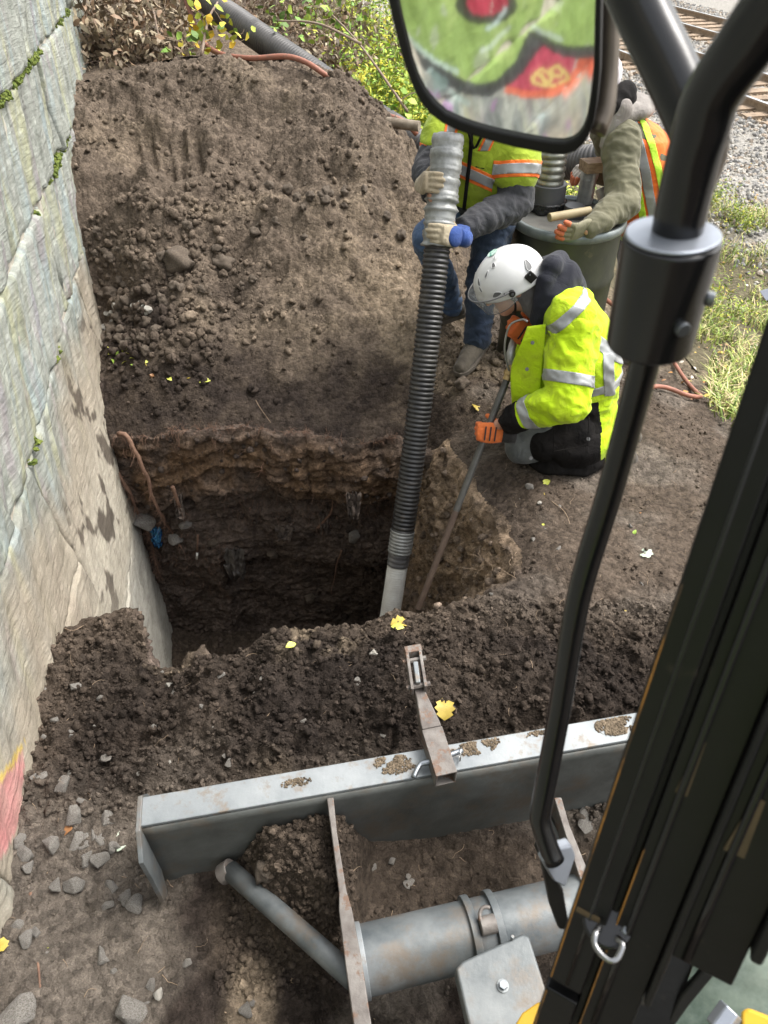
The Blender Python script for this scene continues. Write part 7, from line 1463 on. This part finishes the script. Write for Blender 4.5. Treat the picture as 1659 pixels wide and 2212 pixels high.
# ---- worker at the drum ---------------------------------------------------
dw = empty('person', (1.75, 4.1, -.3), 'bearded worker in olive hooded sweatshirt and orange vest leaning over the drum', 'person')
hc3 = Y(1298, 182, 3.98); f3, s3, u3 = ortho((-.8, -.25, -.55), (-.35, -.1, .9))
S3L, S3R = Y(1342, 304, 3.84), Y(1318, 285, 4.22); E3L, W3L = Y(1342, 436, 3.66), Y(1290, 480, 3.52); E3R, W3R = Y(1345, 375, 4.25), Y(1290, 368, 4.15)
H3L, H3R = Y(1390, 505, 4.02), Y(1370, 495, 4.22); K3L, K3R = Y(1385, 600, 3.95), Y(1368, 590, 4.2); A3L, A3R = Y(1395, 690, 4.0), Y(1380, 670, 4.25)
for nm in ('A3L', 'A3R'):
    q_ = globals()[nm]; q_[2] = float(base(q_[0], q_[1])) + .09
pr = []; face_parts(pr, hc3, f3, s3, u3)
pr += [cap_limb([hc3 - u3 * .06, Y(1345, 250, 4.0)], [.06, .07], 14), loft([Y(1385, 495, 4.1), Y(1385, 420, 4.08), Y(1375, 330, 4.04), Y(1350, 262, 4.02)], [.12, .13, .14, .09], [.15, .16, .18, .10], n=14)]
for a, b, c_ in ((H3L, K3L, A3L), (H3R, K3R, A3R)): pr += [cap_limb([a, b], [.075, .05], 14), cap_limb([b, c_], [.05, .035], 14)]
for a, b, c_ in ((S3L, E3L, W3L), (S3R, E3R, W3R)): pr += [cap_limb([Y(1355, 290, 4.04), a, b], [.07, .055, .042], 14), cap_limb([b, c_, c_ + (c_ - b) / np.linalg.norm(c_ - b) * .08], [.042, .028, .026], 14)]
cobj('body', fuse(pr, .012, 2), M_SKIN, dw, 0); eyes(dw, hc3, f3, s3, u3)
cobj('trousers', fuse([cap_limb([H3L, K3L], [.11, .085], 16), cap_limb([K3L, A3L], [.085, .065], 16), cap_limb([H3R, K3R], [.11, .085], 16), cap_limb([K3R, A3R], [.085, .065], 16), ell(Y(1382, 490, 4.12), (1, 0, 0), (0, 1, 0), UZ, .13, .17, .1)], .009, 3), M_DGREY, dw, .008, 7)
boot(dw, A3L, A3L + np.array([-.2, -.03, -.02])); boot(dw, A3R, A3R + np.array([-.2, -.03, -.02]))
T3 = [Y(1398, 505, 4.1), Y(1402, 440, 4.08), Y(1398, 370, 4.06), Y(1384, 310, 4.04), Y(1355, 262, 4.02), Y(1338, 235, 4.0)]
cobj('sweatshirt', fuse([loft(T3, [.155, .16, .165, .165, .13, .08], [.20, .21, .215, .215, .17, .10], n=22)], .008, 4), M_OLIVE, dw, .009, 6, seed=6)
v3 = fuse([loft(T3, [.168, .175, .180, .180, .145, .075], [.213, .223, .228, .228, .18, .08], n=24)], .0075, 5); V_, N_, F_ = v3; V_ = wrinkle(V_, N_, .009, 6, (0, 0, 1), .5, 11); v3 = (V_, N_, F_)
cutx = [(Y(1322, 350, 3.9), (1, 0, .25)), (Y(1330, 262, 4.0), (.25, 0, -1))]
ov = band('safety_vest', v3, cutx, 0, M_ORC, dw, .004)
for (ua, va, ub, vb_), wd, m_, of in (((1392, 245, 1432, 420), .032, M_LIME, .005), ((1368, 250, 1412, 470), .044, M_REFL, .0045), ((1352, 262, 1392, 480), .030, M_LIME, .005), ((1318, 262, 1312, 330), .026, M_LIME, .005)):
    a, b = Y(ua, va, 3.85), Y(ub, vb_, 3.85); band('vest_stripe', v3, slabp((a + b) / 2, nrm3(a, b, a + np.array([0, 1.0, 0])), wd) + [(Y(1380, 300, 4.1), (0, -1, 0)), (Y(1330, 250, 4.0), (0.15, 0, -1))], of, m_, ov)
band('vest_stripe', v3, slabp(Y(1350, 522, 4.0), UZ, .05), .005, M_LIME, ov)
tube('vest_tie', smooth_path([Y(1312, 395, 3.84), Y(1322, 380, 3.83), Y(1318, 362, 3.84)], 10)[0], .012, M_ORC, ov, 8); obox('radio_clip', Y(1322, 392, 3.83), (1, 0, 0), UZ, (0, -1, 0), .02, .014, .012, M_BLACKD, ov, .003)
sleeve(S3L, E3L, W3L + (W3L - E3L) * .22, (.092, .084, .055), M_OLIVE, dw, 7, .009); sleeve(S3R, E3R, W3R, (.10, .09, .06), M_OLIVE, dw, 8, .008)
cobj('hood', fuse([cap_limb([Y(1352, 245, 3.88), Y(1392, 232, 3.98), Y(1378, 222, 4.14)], [.038, .048, .045], 16), cap_limb([Y(1345, 238, 3.86), Y(1322, 275, 3.84), Y(1308, 315, 3.84)], [.045, .032, .026], 12), ell(Y(1368, 232, 4.0), (1, 0, 0), (0, 1, 0), UZ, .09, .13, .06)], .007, 3), cloth_mat('grey_hood_cloth', (.19, .17, .155), (.25, .23, .21), .95), dw, .008, 7, seed=4)
cobj('inner_hood', fuse([cap_limb([Y(1322, 232, 3.86), Y(1345, 205, 3.93), Y(1352, 202, 4.05)], [.05, .055, .05], 14), ell(Y(1340, 218, 3.97), (1, 0, 0), (0, 1, 0), UZ, .075, .11, .07)], .007, 3), M_BLKC, dw, .007, 8, seed=5)
M_CAPW = cloth_mat('pale_cap_cloth', (.55, .50, .52), (.62, .58, .60), .9)
v_, f_ = ell(hc3 + u3 * .035 - f3 * .01, f3, s3, u3, .108, .092, .10); mesh_pd('cap_crown', v_, f_, M_CAPW, dw)
cb_ = Y(1318, 172, 3.90); prism('cap_brim', [cb_ + np.array([.026 * math.cos(t), 0, .050 * math.sin(t)]) + np.array([.01, 0, 0]) for t in np.linspace(0, 6.28, 20, endpoint=False)], np.array([-.09, .03, -.01]), M_CAPW, dw, .004)
cobj('beard', fuse([ell(hc3 - u3 * .075 + f3 * .05, f3, s3, u3, .06, .065, .06), ell(hc3 + s3 * .07 - u3 * .05 + f3 * .01, f3, s3, u3, .03, .022, .05), ell(Y(1312, 212, 3.87), f3, s3, u3, .03, .03, .04)], .005, 1), M_HAIRW, dw, .007, 30)
gd, _ = glove(dw, W3L + (W3L - E3L) * .12, Y(1235, 492, 3.44) - W3L + np.array([0, 0, -.02]), (-.1, .8, .3), 1, [M_GLO2, M_RUB], (.25, .35, .35), spread=.5, cuff=M_GLO2, size=1.15, thumb=(.1, .2), tips=True)
gd2, _ = glove(dw, W3R + np.array([0, 0, .01]), Y(1235, 372, 4.10) - W3R + np.array([0, -.02, .01]), (0, .1, -1), 1, [M_GLW, M_RUB], (.45, .7, .5), spread=.3, cuff=M_GLW, size=1.1, thumb=(.3, .3), tips=True)
